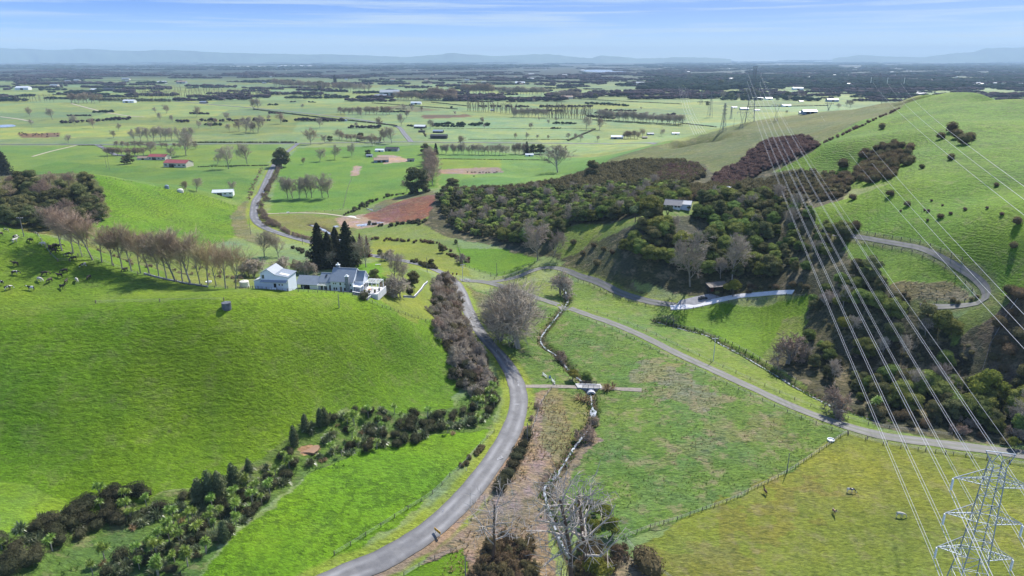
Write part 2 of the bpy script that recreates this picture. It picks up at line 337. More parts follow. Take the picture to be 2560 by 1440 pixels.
BROOK = [(1640, 800), (1700, 817), (1772, 836), (1800, 855), (1850, 880), (1905, 912), (1965, 948), (2030, 985), (2100, 1018), (2200, 1050)]
FARSTREAM = [(775, 560), (800, 568), (830, 585), (850, 600), (860, 612)]
# cut the streams, bench the roads
def dist_line(x, y, L):
    """distance from grid points to a polyline, and height along it"""
    best = np.full(x.shape, 1e9); 
    for i in range(len(L) - 1):
        a = L[i]; b = L[i + 1]; d = b - a; ll = (d ** 2).sum() + 1e-9; m = (x > min(a[0], b[0]) - 14) & (x < max(a[0], b[0]) + 14) & (y > min(a[1], b[1]) - 14) & (y < max(a[1], b[1]) + 14)
        if not m.any(): continue
        t = np.clip(((x[m] - a[0]) * d[0] + (y[m] - a[1]) * d[1]) / ll, 0, 1); r = np.hypot(x[m] - a[0] - t * d[0], y[m] - a[1] - t * d[1]); best[m] = np.minimum(best[m], r)
    return best
LINES = {k: path_px(v, 3.0) for k, v in dict(road=ROAD, drive=DRIVE, lane=LANE, concrete=CONCRETE, hairpin=HAIRPIN, stream=STREAM, brook=BROOK, farstream=FARSTREAM).items()}
# ------------------------------------------------------------------ the ground: one sheet to the horizon
ys = np.concatenate([np.linspace(1560, 560, 560), np.linspace(558, 160, 250)])
dep = PITCH + np.arctan((ys - 720) / F); rowD = CAMZ / np.tan(dep)
rowD = np.concatenate([np.linspace(-60, rowD[0] - 3, 30), rowD[rowD < 12000], np.geomspace(12500, 29500, 14)])
NC = 600; uu = np.linspace(-1, 1, NC)
TX = uu[None, :] * (np.maximum(rowD, 0)[:, None] * 0.86 + 62); TY = np.repeat(rowD[:, None], NC, 1)
TZ = height(TX, TY)
GSL = np.zeros_like(TZ)                        # 0..1 closeness to water (bank)
for nm, w, dpt in (('stream', 1.5, 1.3), ('brook', 1.5, 1.2), ('farstream', 2.5, 1.0)):
    d = dist_line(TX, TY, LINES[nm]); c = 1 - smooth(w * 0.5, w * 2.1, d + 0.5 * vnoise(TX, TY, 3, 5)); TZ -= c * dpt; GSL = np.maximum(GSL, 1 - smooth(w, w * 3.2, d))
near = 1 - smooth(500, 900, TY)
TZ += near * 0.10 * (vnoise(TX, TY, 2.2, 8) + 0.6 * vnoise(TX, TY, 1.1, 9))
def C3(*c): return np.array(c, float)
LUSH = C3(0.090, 0.190, 0.006); LUSH2 = C3(0.102, 0.190, 0.014); OLIVE = C3(0.145, 0.185, 0.022); PALE = C3(0.155, 0.222, 0.066); TAN = C3(0.245, 0.20, 0.125); RED = C3(0.20, 0.090, 0.052)
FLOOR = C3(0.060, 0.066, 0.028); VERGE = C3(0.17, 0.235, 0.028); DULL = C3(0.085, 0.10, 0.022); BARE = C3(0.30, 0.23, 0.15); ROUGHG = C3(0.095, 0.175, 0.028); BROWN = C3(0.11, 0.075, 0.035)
LAND = np.empty(TX.shape + (3,)); LAND[:] = PALE
RG = np.zeros_like(TX); TE = np.zeros_like(TX)
# paddocks of the plain: a skewed grid of fields, each with a green of its own
def fields(x, y):
    a = R(14); u = x * math.cos(a) + y * math.sin(a); v = -x * math.sin(a) + y * math.cos(a)
    row = np.floor(v / 210); off = (np.sin(row * 91.7) * 0.5 + 0.5) * 260; col = np.floor((u + off) / 260)
    h = np.sin(row * 12.9898 + col * 78.233) * 43758.5453; h -= np.floor(h); h2 = np.sin(row * 39.3 + col * 11.1) * 24634.63; h2 -= np.floor(h2)
    return h, h2
h1, h2 = fields(TX, TY)
m = smooth(560, 700, TY)[..., None]
fieldcol = PALE * (0.82 + 0.42 * h1[..., None]) * np.stack([0.88 + 0.24 * h2, np.ones_like(h2), 1.3 - 0.6 * h2], -1)
LAND = LAND * (1 - m) + fieldcol * m
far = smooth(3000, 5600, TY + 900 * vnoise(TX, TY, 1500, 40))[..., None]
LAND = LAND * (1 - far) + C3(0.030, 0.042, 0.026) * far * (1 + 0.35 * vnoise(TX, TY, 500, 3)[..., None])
JX = 1.2 * vnoise(TX, TY, 6, 21) + 0.6 * vnoise(TX, TY, 2.3, 22); JY = 1.2 * vnoise(TX, TY, 6, 23) + 0.6 * vnoise(TX, TY, 2.3, 24)
def inside(poly, x, y):
    r = np.zeros(x.shape, bool); n = len(poly)
    bx0, by0 = poly.min(0); bx1, by1 = poly.max(0); m = (x >= bx0) & (x <= bx1) & (y >= by0) & (y <= by1)
    if not m.any(): return r
    X = x[m]; Y = y[m]; q = np.zeros(X.shape, bool); j = n - 1
    for i in range(n):
        xi, yi = poly[i]; xj, yj = poly[j]
        q ^= ((yi > Y) != (yj > Y)) & (X < (xj - xi) * (Y - yi) / (yj - yi + 1e-12) + xi); j = i
    r[m] = q; return r
def region(pts, col, rough=None, terr=None, jit=1.0, mixf=1.0):
    poly = at_many(pts)[:, :2]; m = inside(poly, TX + JX * jit, TY + JY * jit)
    LAND[m] = LAND[m] * (1 - mixf) + np.asarray(col) * mixf
    if rough is not None: RG[m] = rough
    if terr is not None: TE[m] = terr
# far plain patches
region([(0, 560), (0, 365), (330, 364), (700, 362), (640, 460), (600, 560)], C3(0.12, 0.205, 0.03), 0.1, 0)
region([(0, 440), (140, 405), (330, 415), (560, 430), (640, 455), (600, 500), (400, 470)], C3(0.085, 0.17, 0.022), 0.1, 0)
region([(700, 420), (745, 370), (1090, 362), (1095, 470), (900, 520), (670, 535), (690, 460)], C3(0.095, 0.20, 0.022), 0.15, 0)
region([(1095, 365), (1700, 362), (1620, 400), (1300, 470), (1100, 490)], C3(0.105, 0.215, 0.035), 0.05, 0)
region([(1100, 396), (1250, 398), (1255, 420), (1100, 428)], C3(0.14, 0.22, 0.02), 0.1)
region([(1098, 424), (1250, 418), (1258, 430), (1180, 436), (1098, 434)], BARE * 0.8, 0.3)
region([(40, 334), (150, 332), (150, 343), (60, 345)], BROWN * 1.3, 0.3)
region([(1050, 288), (1170, 286), (1180, 292), (1060, 297)], BROWN, 0.2)
region([(960, 270), (1000, 262), (1100, 275), (1040, 280)], C3(0.12, 0.13, 0.05), 0.2)
region([(888, 415), (905, 415), (895, 440), (876, 440)], BARE, 0.3)
region([(940, 388), (985, 388), (1035, 402), (960, 410)], BARE * 1.1, 0.2)
# left middle hill
region([(0, 440), (150, 437), (350, 458), (530, 493), (640, 520), (620, 575), (500, 640), (300, 600), (0, 570)], LUSH * 1.05, 0.15, 0.9)
region([(0, 440), (250, 460), (280, 540), (150, 590), (0, 575)], DULL, 0.8, 0)
region([(605, 505), (625, 500), (618, 560), (640, 590), (700, 605), (660, 620), (590, 590), (575, 540)], C3(0.13, 0.15, 0.05), 0.8, 0)
# around the road behind the house
region([(665, 535), (900, 520), (1100, 500), (1130, 590), (1170, 640), (1120, 690), (900, 640), (780, 600), (690, 570)], C3(0.13, 0.19, 0.035), 0.35, 0)
region([(660, 540), (770, 537), (900, 560), (880, 590), (720, 570)], C3(0.14, 0.165, 0.04), 0.5)
region([(1140, 620), (1320, 610), (1345, 650), (1300, 675), (1240, 692), (1160, 665)], LUSH * 0.95, 0.0, 0)
region([(930, 590), (1060, 600), (1150, 650), (1180, 690), (1120, 685), (1000, 650), (930, 620)], C3(0.15, 0.20, 0.025), 0.2)
region([(840, 545), (905, 535), (960, 545), (975, 560), (900, 572), (850, 566)], BARE, 0.4)
region([(905, 540), (960, 515), (1010, 500), (1090, 484), (1115, 498), (1085, 530), (1050, 552), (960, 556), (925, 548)], RED, 0.5, 0.6, 0.6)
region([(915, 528), (960, 500), (1080, 478), (1110, 484), (1090, 487), (1000, 500), (940, 530)], C3(0.12, 0.13, 0.05), 0.6)
# big left hill and its neighbours
region([(0, 562), (160, 600), (620, 716), (940, 728), (1100, 800), (1140, 950), (1130, 1030), (860, 1020), (700, 1120), (560, 1210), (400, 1235), (180, 1330), (0, 1420)], LUSH, 0.22, 0.32)
region([(0, 562), (160, 600), (600, 720), (760, 740), (560, 752), (250, 758), (0, 800)], LUSH2, 0.15, 0.25)
region([(0, 1200), (90, 1215), (200, 1290), (100, 1370), (0, 1420)], C3(0.115, 0.215, 0.016), 0.1, 0.1)
region([(450, 1500), (560, 1370), (760, 1190), (900, 1130), (1130, 1080), (1230, 1075), (1180, 1140), (1060, 1260), (900, 1370), (700, 1500)], LUSH * 1.15, 0.05, 0.8)
region([(160, 600), (430, 640), (640, 660), (720, 700), (620, 722), (430, 700)], C3(0.13, 0.18, 0.03), 0.4)
region([(930, 655), (1010, 650), (1080, 690), (1090, 800), (1010, 800), (940, 745)], C3(0.14, 0.20, 0.025), 0.15)
region([(870, 665), (950, 655), (960, 700), (920, 700), (880, 690)], LUSH * 1.2, 0)
# the gully of planted shrubs
region([(0, 1440), (0, 1350), (200, 1290), (480, 1225), (640, 1150), (760, 1060), (900, 1030), (1130, 1020), (1190, 960), (1265, 950), (1250, 1010), (1230, 1075), (1100, 1085), (900, 1130), (740, 1200), (560, 1350), (450, 1500), (0, 1500)], ROUGHG * 0.85, 0.6, 0)
region([(1080, 700), (1130, 690), (1160, 760), (1190, 850), (1250, 950), (1170, 960), (1110, 860), (1085, 780)], C3(0.08, 0.07, 0.03), 0.8, 0)
region([(745, 1120), (775, 1110), (800, 1115), (795, 1135), (760, 1140)], C3(0.26, 0.17, 0.10), 0.0, 0, 0.4)
# rough paddock between road and drive
region([(1150, 705), (1300, 745), (1450, 785), (1610, 850), (1900, 985), (2110, 1075), (1980, 1170), (1660, 1320), (1560, 1350), (1400, 1300), (1330, 1060), (1310, 950), (1250, 870), (1190, 790)], ROUGHG, 0.8, 0)
region([(1320, 990), (1390, 960), (1440, 1100), (1470, 1060), (1500, 1100), (1420, 1200), (1370, 1290), (1400, 1500), (1000, 1500), (1120, 1330), (1230, 1230), (1300, 1120)], TAN * 0.85, 1.0, 0)
region([(1370, 960), (1470, 1000), (1475, 1060), (1400, 1170), (1350, 1110)], C3(0.14, 0.16, 0.05), 1.0, mixf=0.7)
region([(1580, 900), (1660, 900), (1750, 960), (1820, 1010), (1760, 1030), (1660, 1000), (1600, 950)], TAN * 0.9, 1.0, jit=5, mixf=0.55)
region([(1800, 1060), (1960, 1050), (2010, 1080), (1900, 1110), (1700, 1160), (1650, 1200), (1640, 1130)], C3(0.16, 0.17, 0.06), 1.0, jit=5, mixf=0.5)
region([(1160, 710), (1230, 740), (1230, 850), (1190, 790)], C3(0.16, 0.15, 0.06), 0.9, mixf=0.8)
region([(1360, 700), (1500, 765), (1660, 805), (1480, 790), (1350, 745), (1260, 715)], C3(0.13, 0.19, 0.035), 0.6)
# between the drive and the brook, concrete-drive paddock
region([(1420, 700), (1540, 740), (1680, 770), (1720, 810), (1900, 880), (2060, 980), (2300, 1090), (2100, 1055), (1800, 925), (1600, 835), (1450, 778)], C3(0.125, 0.205, 0.03), 0.45, 0)
region([(1680, 775), (1800, 752), (2020, 735), (2030, 800), (1960, 860), (1900, 905), (1800, 850), (1690, 805)], LUSH, 0.1, 0.3)
region([(1960, 800), (2040, 780), (2020, 860), (1940, 900), (1900, 900)], C3(0.12, 0.19, 0.03), 0.5)
# horse paddock
region([(2112, 1078), (2560, 1145), (2700, 1170), (2700, 1560), (1600, 1560), (1600, 1380), (1680, 1310), (1980, 1170)], OLIVE, 0.35, 0)
region([(1600, 1500), (1600, 1400), (1750, 1340), (1980, 1200), (2100, 1180), (1950, 1320), (1800, 1500)], C3(0.16, 0.155, 0.028), 0.5, jit=6, mixf=0.6)
region([(1520, 1400), (1540, 1375), (1590, 1400), (1620, 1450), (1530, 1450)], TAN, 0.8)
region([(1000, 1440), (1170, 1375), (1170, 1500), (1000, 1500)], LUSH, 0.2)
# right hill
region([(1520, 400), (1700, 352), (1900, 300), (2290, 246), (2250, 275), (1990, 390), (1900, 440), (1780, 480), (1600, 440), (1450, 450)], C3(0.098, 0.128, 0.028), 0.5, 0.4)
region([(1990, 392), (2250, 272), (2300, 246), (2460, 228), (2700, 240), (2700, 560), (2560, 500), (2280, 455), (2150, 470), (2000, 480), (1930, 440)], LUSH * 1.0, 0.3, 0.85)
region([(2000, 520), (2264, 448), (2400, 430), (2700, 520), (2700, 760), (2480, 770), (2470, 730), (2390, 660), (2310, 622), (2110, 584), (2040, 560)], LUSH * 1.08, 0.35, 0.5)
region([(2120, 596), (2300, 622), (2400, 668), (2440, 700), (2380, 720), (2230, 715), (2140, 690), (2100, 640)], C3(0.12, 0.22, 0.016), 0.2, 0.2)
region([(2230, 708), (2380, 700), (2455, 745), (2430, 760), (2300, 765), (2210, 740)], C3(0.16, 0.14, 0.055), 0.9, 0.2)
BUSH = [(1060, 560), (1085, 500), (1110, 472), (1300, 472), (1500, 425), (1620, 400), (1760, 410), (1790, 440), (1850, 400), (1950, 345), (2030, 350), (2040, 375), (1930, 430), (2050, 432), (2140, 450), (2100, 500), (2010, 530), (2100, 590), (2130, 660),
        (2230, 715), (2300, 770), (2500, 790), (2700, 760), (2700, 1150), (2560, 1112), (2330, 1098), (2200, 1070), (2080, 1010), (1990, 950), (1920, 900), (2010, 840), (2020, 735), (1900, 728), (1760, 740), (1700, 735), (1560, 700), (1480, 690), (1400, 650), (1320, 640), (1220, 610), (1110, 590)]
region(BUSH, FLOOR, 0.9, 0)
region([(1405, 570), (1480, 560), (1600, 542), (1700, 520), (1760, 500), (1840, 475), (1850, 490), (1720, 540), (1600, 560), (1500, 600), (1400, 650), (1385, 610)], C3(0.12, 0.19, 0.03), 0.6, 0)
region([(1690, 520), (1830, 472), (1860, 485), (1740, 530)], C3(0.15, 0.19, 0.03), 0.4)
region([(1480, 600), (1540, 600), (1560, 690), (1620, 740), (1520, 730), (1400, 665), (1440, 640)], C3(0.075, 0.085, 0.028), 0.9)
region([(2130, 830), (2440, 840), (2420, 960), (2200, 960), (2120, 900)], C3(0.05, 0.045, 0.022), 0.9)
region([(2490, 740), (2700, 740), (2700, 1000), (2480, 960), (2440, 830)], C3(0.12, 0.095, 0.045), 0.9)
region([(2350, 820), (2500, 725), (2530, 745), (2380, 860)], C3(0.14, 0.19, 0.03), 0.5)
region([(1600, 1000), (1590, 1040), (1600, 1000)], TAN)
# verges and banks
def along(nm, w0, w1, col, rough, mixf=1.0):
    d = dist_line(TX, TY, LINES[nm]) + 0.5 * vnoise(TX, TY, 3, 31); f = (1 - smooth(w0, w1, d))[..., None] * mixf
    LAND[:] = LAND * (1 - f) + col * f; RG[:] = RG * (1 - f[..., 0]) + rough * f[..., 0]; TE[:] *= 1 - f[..., 0]
along('road', 5.0, 6.8, VERGE, 0.15); along('drive', 3.0, 4.6, C3(0.14, 0.21, 0.03), 0.4, 0.8); along('lane', 2.6, 4.2, VERGE, 0.3, 0.7); along('hairpin', 2.4, 4.5, C3(0.14, 0.17, 0.04), 0.5, 0.9)
for nm, w in (('stream', 1.5), ('brook', 1.5), ('farstream', 2.5)):
    d = dist_line(TX, TY, LINES[nm]); f = (1 - smooth(w * 0.6, w * 1.8, d))[..., None]; LAND[:] = LAND * (1 - f) + C3(0.055, 0.042, 0.024) * f; RG[:] = np.maximum(RG, f[..., 0] * 0.9)
# gravel shoulder on the outside of the bend and below it
d = dist_line(TX, TY, LINES['road'] + np.array([3.6, -1.2])); f = ((1 - smooth(1.0, 2.4, d + 0.8 * vnoise(TX, TY, 4, 33))) * (TY < 205))[..., None]; LAND[:] = LAND * (1 - f) + BARE * 0.8 * f
FARMASK = smooth(420, 900, TY)

def land_material():
    m = bpy.data.materials.new('pasture'); m.use_nodes = True; nt = m.node_tree; N = nt.nodes.new; L = nt.links.new
    b = nt.nodes['Principled BSDF']; b.inputs['Roughness'].default_value = 0.75; b.inputs['Specular IOR Level'].default_value = 0.12
    b.inputs['Sheen Weight'].default_value = 0.0
    geo = N('ShaderNodeNewGeometry'); pos = geo.outputs['Position']
    A = N('ShaderNodeAttribute'); A.attribute_name = 'land'; RGH = N('ShaderNodeAttribute'); RGH.attribute_name = 'rough'; TER = N('ShaderNodeAttribute'); TER.attribute_name = 'terr'
    def noise(scale, det=4, ro=0.6, vec=pos, dist=0.0):
        n = N('ShaderNodeTexNoise'); n.inputs['Scale'].default_value = scale; n.inputs['Detail'].default_value = det; n.inputs['Roughness'].default_value = ro; n.inputs['Distortion'].default_value = dist; L(vec, n.inputs[0]); return n.outputs[0]
    def rng_(v, a, b_, c, d):
        n = N('ShaderNodeMapRange'); L(v, n.inputs[0])
        for i, q in enumerate((a, b_, c, d)): n.inputs[i + 1].default_value = q
        return n.outputs[0]
    def math_(op, a, c=None, clamp=False):
        n = N('ShaderNodeMath'); n.operation = op; n.use_clamp = clamp
        for i, q in enumerate((a, c)):
            if q is None: continue
            if isinstance(q, (int, float)): n.inputs[i].default_value = q
            else: L(q, n.inputs[i])
        return n.outputs[0]
    def mix(f, a, c, mode='MIX'):
        n = N('ShaderNodeMix'); n.data_type = 'RGBA'; n.blend_type = mode
        for i, q in ((0, f), (6, a), (7, c)):
            if isinstance(q, (int, float)): n.inputs[i].default_value = q
            elif isinstance(q, tuple): n.inputs[i].default_value = (*q, 1)
            else: L(q, n.inputs[i])
        return n.outputs[2]
    n_big = noise(0.013, 5, 0.6); n_mid = noise(0.075, 6, 0.68, dist=0.3)
    mp = N('ShaderNodeMapping'); mp.inputs['Scale'].default_value = (0.55, 1.25, 1.25); mp.inputs['Rotation'].default_value = (0, 0, R(-18)); L(pos, mp.inputs[0])
    n_fine = noise(1.25, 6, 0.78, mp.outputs[0], 0.6); n_tuft = noise(0.55, 3, 0.6, mp.outputs[0], 0.8)
    col = A.outputs['Color']
    # large drifts of yellower and bluer grass
    col = mix(rng_(n_big, 0.40, 0.62, 0, 1.0), col, mix(1.0, col, (1.42, 1.12, 0.9), 'MULTIPLY'))
    col = mix(rng_(noise(0.03, 5, 0.7, dist=0.5), 0.42, 0.62, 0, 0.7), col, mix(1.0, col, (0.68, 0.76, 0.9), 'MULTIPLY'))
    col = mix(rng_(n_mid, 0.47, 0.66, 0, 0.8), col, mix(1.0, col, (1.04, 1.02, 1.9), 'MULTIPLY'))
    col = mix(rng_(noise(0.11, 7, 0.75, dist=1.2), 0.55, 0.70, 0, 0.55), col, mix(1.0, col, (0.62, 0.66, 0.9), 'MULTIPLY'))
    col = mix(rng_(noise(0.35, 6, 0.8), 0.64, 0.74, 0, 0.5), col, mix(1.0, col, (1.9, 1.25, 1.6), 'MULTIPLY'))
    # blades and clumps
    v = rng_(n_fine, 0.30, 0.70, 0.36, 1.60)
    col = mix(1.0, col, v, 'MULTIPLY')
    # rough pasture: dark rushes, dead straw
    straw = math_('MULTIPLY', rng_(noise(0.17, 6, 0.7), 0.52, 0.64, 0, 0.75), RGH.outputs['Fac'])
    col = mix(straw, col, mix(n_fine, (0.15, 0.12, 0.06), (0.36, 0.29, 0.18)))
    dark = math_('MULTIPLY', rng_(n_tuft, 0.52, 0.64, 0, 0.85), RGH.outputs['Fac'])
    col = mix(dark, col, mix(1.0, col, (0.36, 0.48, 0.45), 'MULTIPLY'))
    # terracettes trodden along the contours
    sp = N('ShaderNodeSeparateXYZ'); L(pos, sp.inputs[0])
    wob = math_('MULTIPLY', noise(0.05, 6, 0.7), 9.0)
    ph = math_('MULTIPLY', math_('ADD', sp.outputs['Z'], wob), 5.2); sn = math_('SINE', ph)
    tmask = math_('MULTIPLY', TER.outputs['Fac'], rng_(noise(0.04, 5, 0.7), 0.38, 0.55, 0.15, 1.0))
    line = math_('MULTIPLY', rng_(sn, 0.1, 0.9, 0, 0.9), tmask)
    col = mix(line, col, mix(1.0, col, (0.50, 0.52, 0.6), 'MULTIPLY'))
    L(col, b.inputs['Base Color'])
    hgt = math_('ADD', math_('MULTIPLY', n_fine, 0.55), math_('MULTIPLY', n_tuft, math_('ADD', math_('MULTIPLY', RGH.outputs['Fac'], 1.1), 0.35)))
    hgt = math_('SUBTRACT', hgt, math_('MULTIPLY', math_('MULTIPLY', sn, tmask), 0.22))
    bp = N('ShaderNodeBump'); bp.inputs['Strength'].default_value = 0.85; bp.inputs['Distance'].default_value = 0.75; L(hgt, bp.inputs['Height']); L(bp.outputs[0], b.inputs['Normal'])
    return m
nr, nc = TX.shape
idx = np.arange(nr * nc).reshape(nr, nc); q = np.stack([idx[:-1, :-1], idx[:-1, 1:], idx[1:, 1:], idx[1:, :-1]], -1).reshape(-1, 4)
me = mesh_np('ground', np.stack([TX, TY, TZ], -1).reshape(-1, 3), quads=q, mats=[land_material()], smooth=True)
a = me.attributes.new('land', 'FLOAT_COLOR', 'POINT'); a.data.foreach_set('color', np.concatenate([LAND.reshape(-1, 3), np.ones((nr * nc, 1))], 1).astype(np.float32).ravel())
for nm, arr in (('rough', RG), ('terr', TE)):
    a = me.attributes.new(nm, 'FLOAT', 'POINT'); a.data.foreach_set('value', arr.astype(np.float32).ravel())
link('ground', me, label='green pasture and hills rolling out to the flat plain', kind='structure')
def tz(x, y):
    """height of the built sheet (with stream cuts)"""
    x = np.asarray(x, float); y = np.asarray(y, float); r = np.interp(y, rowD, np.arange(nr)); j = np.clip(r.astype(int), 0, nr - 2)
    def row(k):
        w = np.maximum(rowD[k], 0) * 0.86 + 62; u = np.clip((x / w + 1) / 2 * (NC - 1), 0, NC - 1.001); i = u.astype(int); f = u - i
        return TZ[k, i] * (1 - f) + TZ[k, i + 1] * f
    f = r - j; return row(j) * (1 - f) + row(j + 1) * f

# ------------------------------------------------------------------ roads, tracks and water laid on it
def ribbon(name, line, w, material, zo=0.1, across=5, wvar=0.0, label=None, kind='structure', level=False, crown=0.0, cat=None, group=None, smoothz=0):
    L2 = np.asarray(line, float); t = np.gradient(L2, axis=0); t /= np.linalg.norm(t, axis=1)[:, None] + 1e-9; nrm = np.stack([-t[:, 1], t[:, 0]], 1)
    ww = np.full(len(L2), w) if np.isscalar(w) else np.asarray(w, float)
    if wvar: ww = ww * (1 + wvar * vnoise(L2[:, 0], L2[:, 1], 4, 77))
    s = np.linspace(-0.5, 0.5, across); P = L2[:, None] + nrm[:, None] * (ww[:, None] * s)[..., None]
    Z = tz(P[..., 0], P[..., 1])
    if level: Z = np.repeat(Z.min(1)[:, None] if level == 'min' else Z.mean(1)[:, None], across, 1)
    if smoothz:
        k = np.ones(smoothz) / smoothz
        for c in range(across):
            Zp = np.pad(Z[:, c], smoothz // 2, mode='edge'); Z[:, c] = np.maximum(np.convolve(Zp, k, 'same')[smoothz // 2: smoothz // 2 + len(Z)], Z[:, c] - 0.0)
    Z = Z + zo + crown * (1 - (2 * s) ** 2)
    V = np.concatenate([P, Z[..., None]], -1); n, m = V.shape[:2]
    skirt = V[:, [0, -1]].copy(); skirt[..., 2] -= 0.35 + zo
    V = np.concatenate([skirt[:, :1], V, skirt[:, 1:]], 1); m += 2
    ii = np.arange(n * m).reshape(n, m); q = np.stack([ii[:-1, :-1], ii[1:, :-1], ii[1:, 1:], ii[:-1, 1:]], -1).reshape(-1, 4)[:, ::-1]
    me = mesh_np(name, V.reshape(-1, 3), quads=q, mats=[material], smooth=False)
    uv = me.attributes.new('across', 'FLOAT', 'POINT'); sa = np.concatenate([[-0.5], s, [0.5]]); uv.data.foreach_set('value', np.tile(sa, n).astype(np.float32))
    return link(name, me, label=label, kind=kind, cat=cat, group=group)
def road_mat(name, c1, c2, track, edge, grassy=0.0):
    m = bpy.data.materials.new(name); m.use_nodes = True; nt = m.node_tree; N = nt.nodes.new; L = nt.links.new; b = nt.nodes['Principled BSDF']
    b.inputs['Roughness'].default_value = 0.7; b.inputs['Specular IOR Level'].default_value = 0.4
    geo = N('ShaderNodeNewGeometry'); n1 = N('ShaderNodeTexNoise'); n1.inputs['Scale'].default_value = 0.35; n1.inputs['Detail'].default_value = 7; n1.inputs['Roughness'].default_value = 0.7; L(geo.outputs['Position'], n1.inputs[0])
    mr = N('ShaderNodeMapRange'); mr.inputs[1].default_value = 0.3; mr.inputs[2].default_value = 0.7; L(n1.outputs[0], mr.inputs[0])
    mx = N('ShaderNodeMix'); mx.data_type = 'RGBA'; mx.inputs[6].default_value = (*c1, 1); mx.inputs[7].default_value = (*c2, 1); L(mr.outputs[0], mx.inputs[0])
    at_ = N('ShaderNodeAttribute'); at_.attribute_name = 'across'; ab = N('ShaderNodeMath'); ab.operation = 'ABSOLUTE'; L(at_.outputs['Fac'], ab.inputs[0])
    # wheel tracks worn paler at a quarter of the width
    su = N('ShaderNodeMath'); su.operation = 'SUBTRACT'; L(ab.outputs[0], su.inputs[0]); su.inputs[1].default_value = 0.24; a2 = N('ShaderNodeMath'); a2.operation = 'ABSOLUTE'; L(su.outputs[0], a2.inputs[0])
    tr = N('ShaderNodeMapRange'); L(a2.outputs[0], tr.inputs[0]); tr.inputs[1].default_value = 0.02; tr.inputs[2].default_value = 0.15; tr.inputs[3].default_value = 0.75; tr.inputs[4].default_value = 0
    n2 = N('ShaderNodeTexNoise'); n2.inputs['Scale'].default_value = 0.12; n2.inputs['Detail'].default_value = 5; L(geo.outputs['Position'], n2.inputs[0])
    mu = N('ShaderNodeMath'); mu.operation = 'MULTIPLY'; L(tr.outputs[0], mu.inputs[0]); m3 = N('ShaderNodeMapRange'); L(n2.outputs[0], m3.inputs[0]); m3.inputs[1].default_value = 0.35; m3.inputs[2].default_value = 0.62; L(m3.outputs[0], mu.inputs[1])
    m2 = N('ShaderNodeMix'); m2.data_type = 'RGBA'; L(mu.outputs[0], m2.inputs[0]); L(mx.outputs[2], m2.inputs[6]); m2.inputs[7].default_value = (*track, 1)
    ed = N('ShaderNodeMapRange'); L(ab.outputs[0], ed.inputs[0]); ed.inputs[1].default_value = 0.41; ed.inputs[2].default_value = 0.49; L2 = L
    n4 = N('ShaderNodeMath'); n4.operation = 'MULTIPLY'; L(ed.outputs[0], n4.inputs[0]); n4.inputs[1].default_value = 0.8
    m4 = N('ShaderNodeMix'); m4.data_type = 'RGBA'; L(n4.outputs[0], m4.inputs[0]); L(m2.outputs[2], m4.inputs[6]); m4.inputs[7].default_value = (*edge, 1)
    last = m4.outputs[2]
    if grassy:
        ce = N('ShaderNodeMapRange'); L(ab.outputs[0], ce.inputs[0]); ce.inputs[1].default_value = 0.03; ce.inputs[2].default_value = 0.11; ce.inputs[3].default_value = grassy; ce.inputs[4].default_value = 0
        m5 = N('ShaderNodeMix'); m5.data_type = 'RGBA'; L(ce.outputs[0], m5.inputs[0]); L(last, m5.inputs[6]); m5.inputs[7].default_value = (0.10, 0.14, 0.03, 1); last = m5.outputs[2]
    L(last, b.inputs['Base Color']); return m
M_SEAL = road_mat('chip_seal', (0.088, 0.088, 0.095), (0.155, 0.155, 0.162), (0.25, 0.25, 0.26), (0.075, 0.073, 0.07))
M_GRAV = road_mat('gravel', (0.085, 0.083, 0.082), (0.135, 0.133, 0.13), (0.19, 0.187, 0.18), (0.13, 0.14, 0.07), 0.35)
M_TRK = road_mat('farm_race', (0.34, 0.29, 0.21), (0.42, 0.36, 0.27), (0.45, 0.40, 0.30), (0.22, 0.22, 0.10))
ribbon('road', catmull(LINES['road'], 2.0), 6.6, M_SEAL, 0.14, 7, crown=0.08, wvar=0.05, label='grey sealed country road winding down past the farmhouse')
ribbon('road', path_px(EASTROAD, 8.0), 7.0, M_SEAL, 0.30, label='straight grey road crossing the plain from side to side')
ribbon('road', path_px(NORTHROAD, 8.0), 8.5, M_SEAL, 0.32, label='grey road running away north-west past the dark farm sheds')
_tr = np.stack(on_level(np.array([2326, 2310, 2300, 2294]), np.array([275, 245, 226, 212]), 0), 1)
ribbon('road', catmull(_tr, 25.0), 34, mat('pale_seal', (0.42, 0.41, 0.40), var=0.1, scale=0.05), 0.6, label='pale straight road running towards the town beyond the hill')
ribbon('driveway', LINES['drive'], 5.2, M_GRAV, 0.13, wvar=0.09, label='long grey gravel driveway beside the rough paddock')
ribbon('lane', LINES['lane'], 4.0, M_GRAV, 0.14, wvar=0.09, label='narrow grey lane curving below the wooded hill')
ribbon('track', LINES['hairpin'], 2.8, M_GRAV, 0.16, label='gravel farm track with a hairpin bend on the green hill')
ribbon('driveway', path_px([(242, 362), (268, 375), (286, 386), (310, 389), (370, 392)], 6.0), 6.5, M_SEAL, 0.32, label='curving grey driveway leading to the red roofed farmhouse')
ribbon('track', path_px([(178, 259), (215, 269), (260, 280), (320, 290), (362, 293)], 10.0), 6.0, M_TRK, 0.32, label='pale earth track across the far left paddocks')
ribbon('track', path_px([(80, 392), (130, 378), (190, 364)], 10.0), 3.5, M_TRK, 0.30, label='faint worn track crossing the left paddock to the road')
ribbon('track', path_px([(0, 292), (40, 297), (80, 304)], 10.0), 6.0, M_TRK, 0.32, label='short pale track at the far left edge of the plain')
ribbon('track', path_px([(665, 535), (720, 533), (800, 534), (860, 541), (900, 548)], 4.0), 3.0, M_TRK, 0.2, label='pale earth track leading from the road to the red cutting')
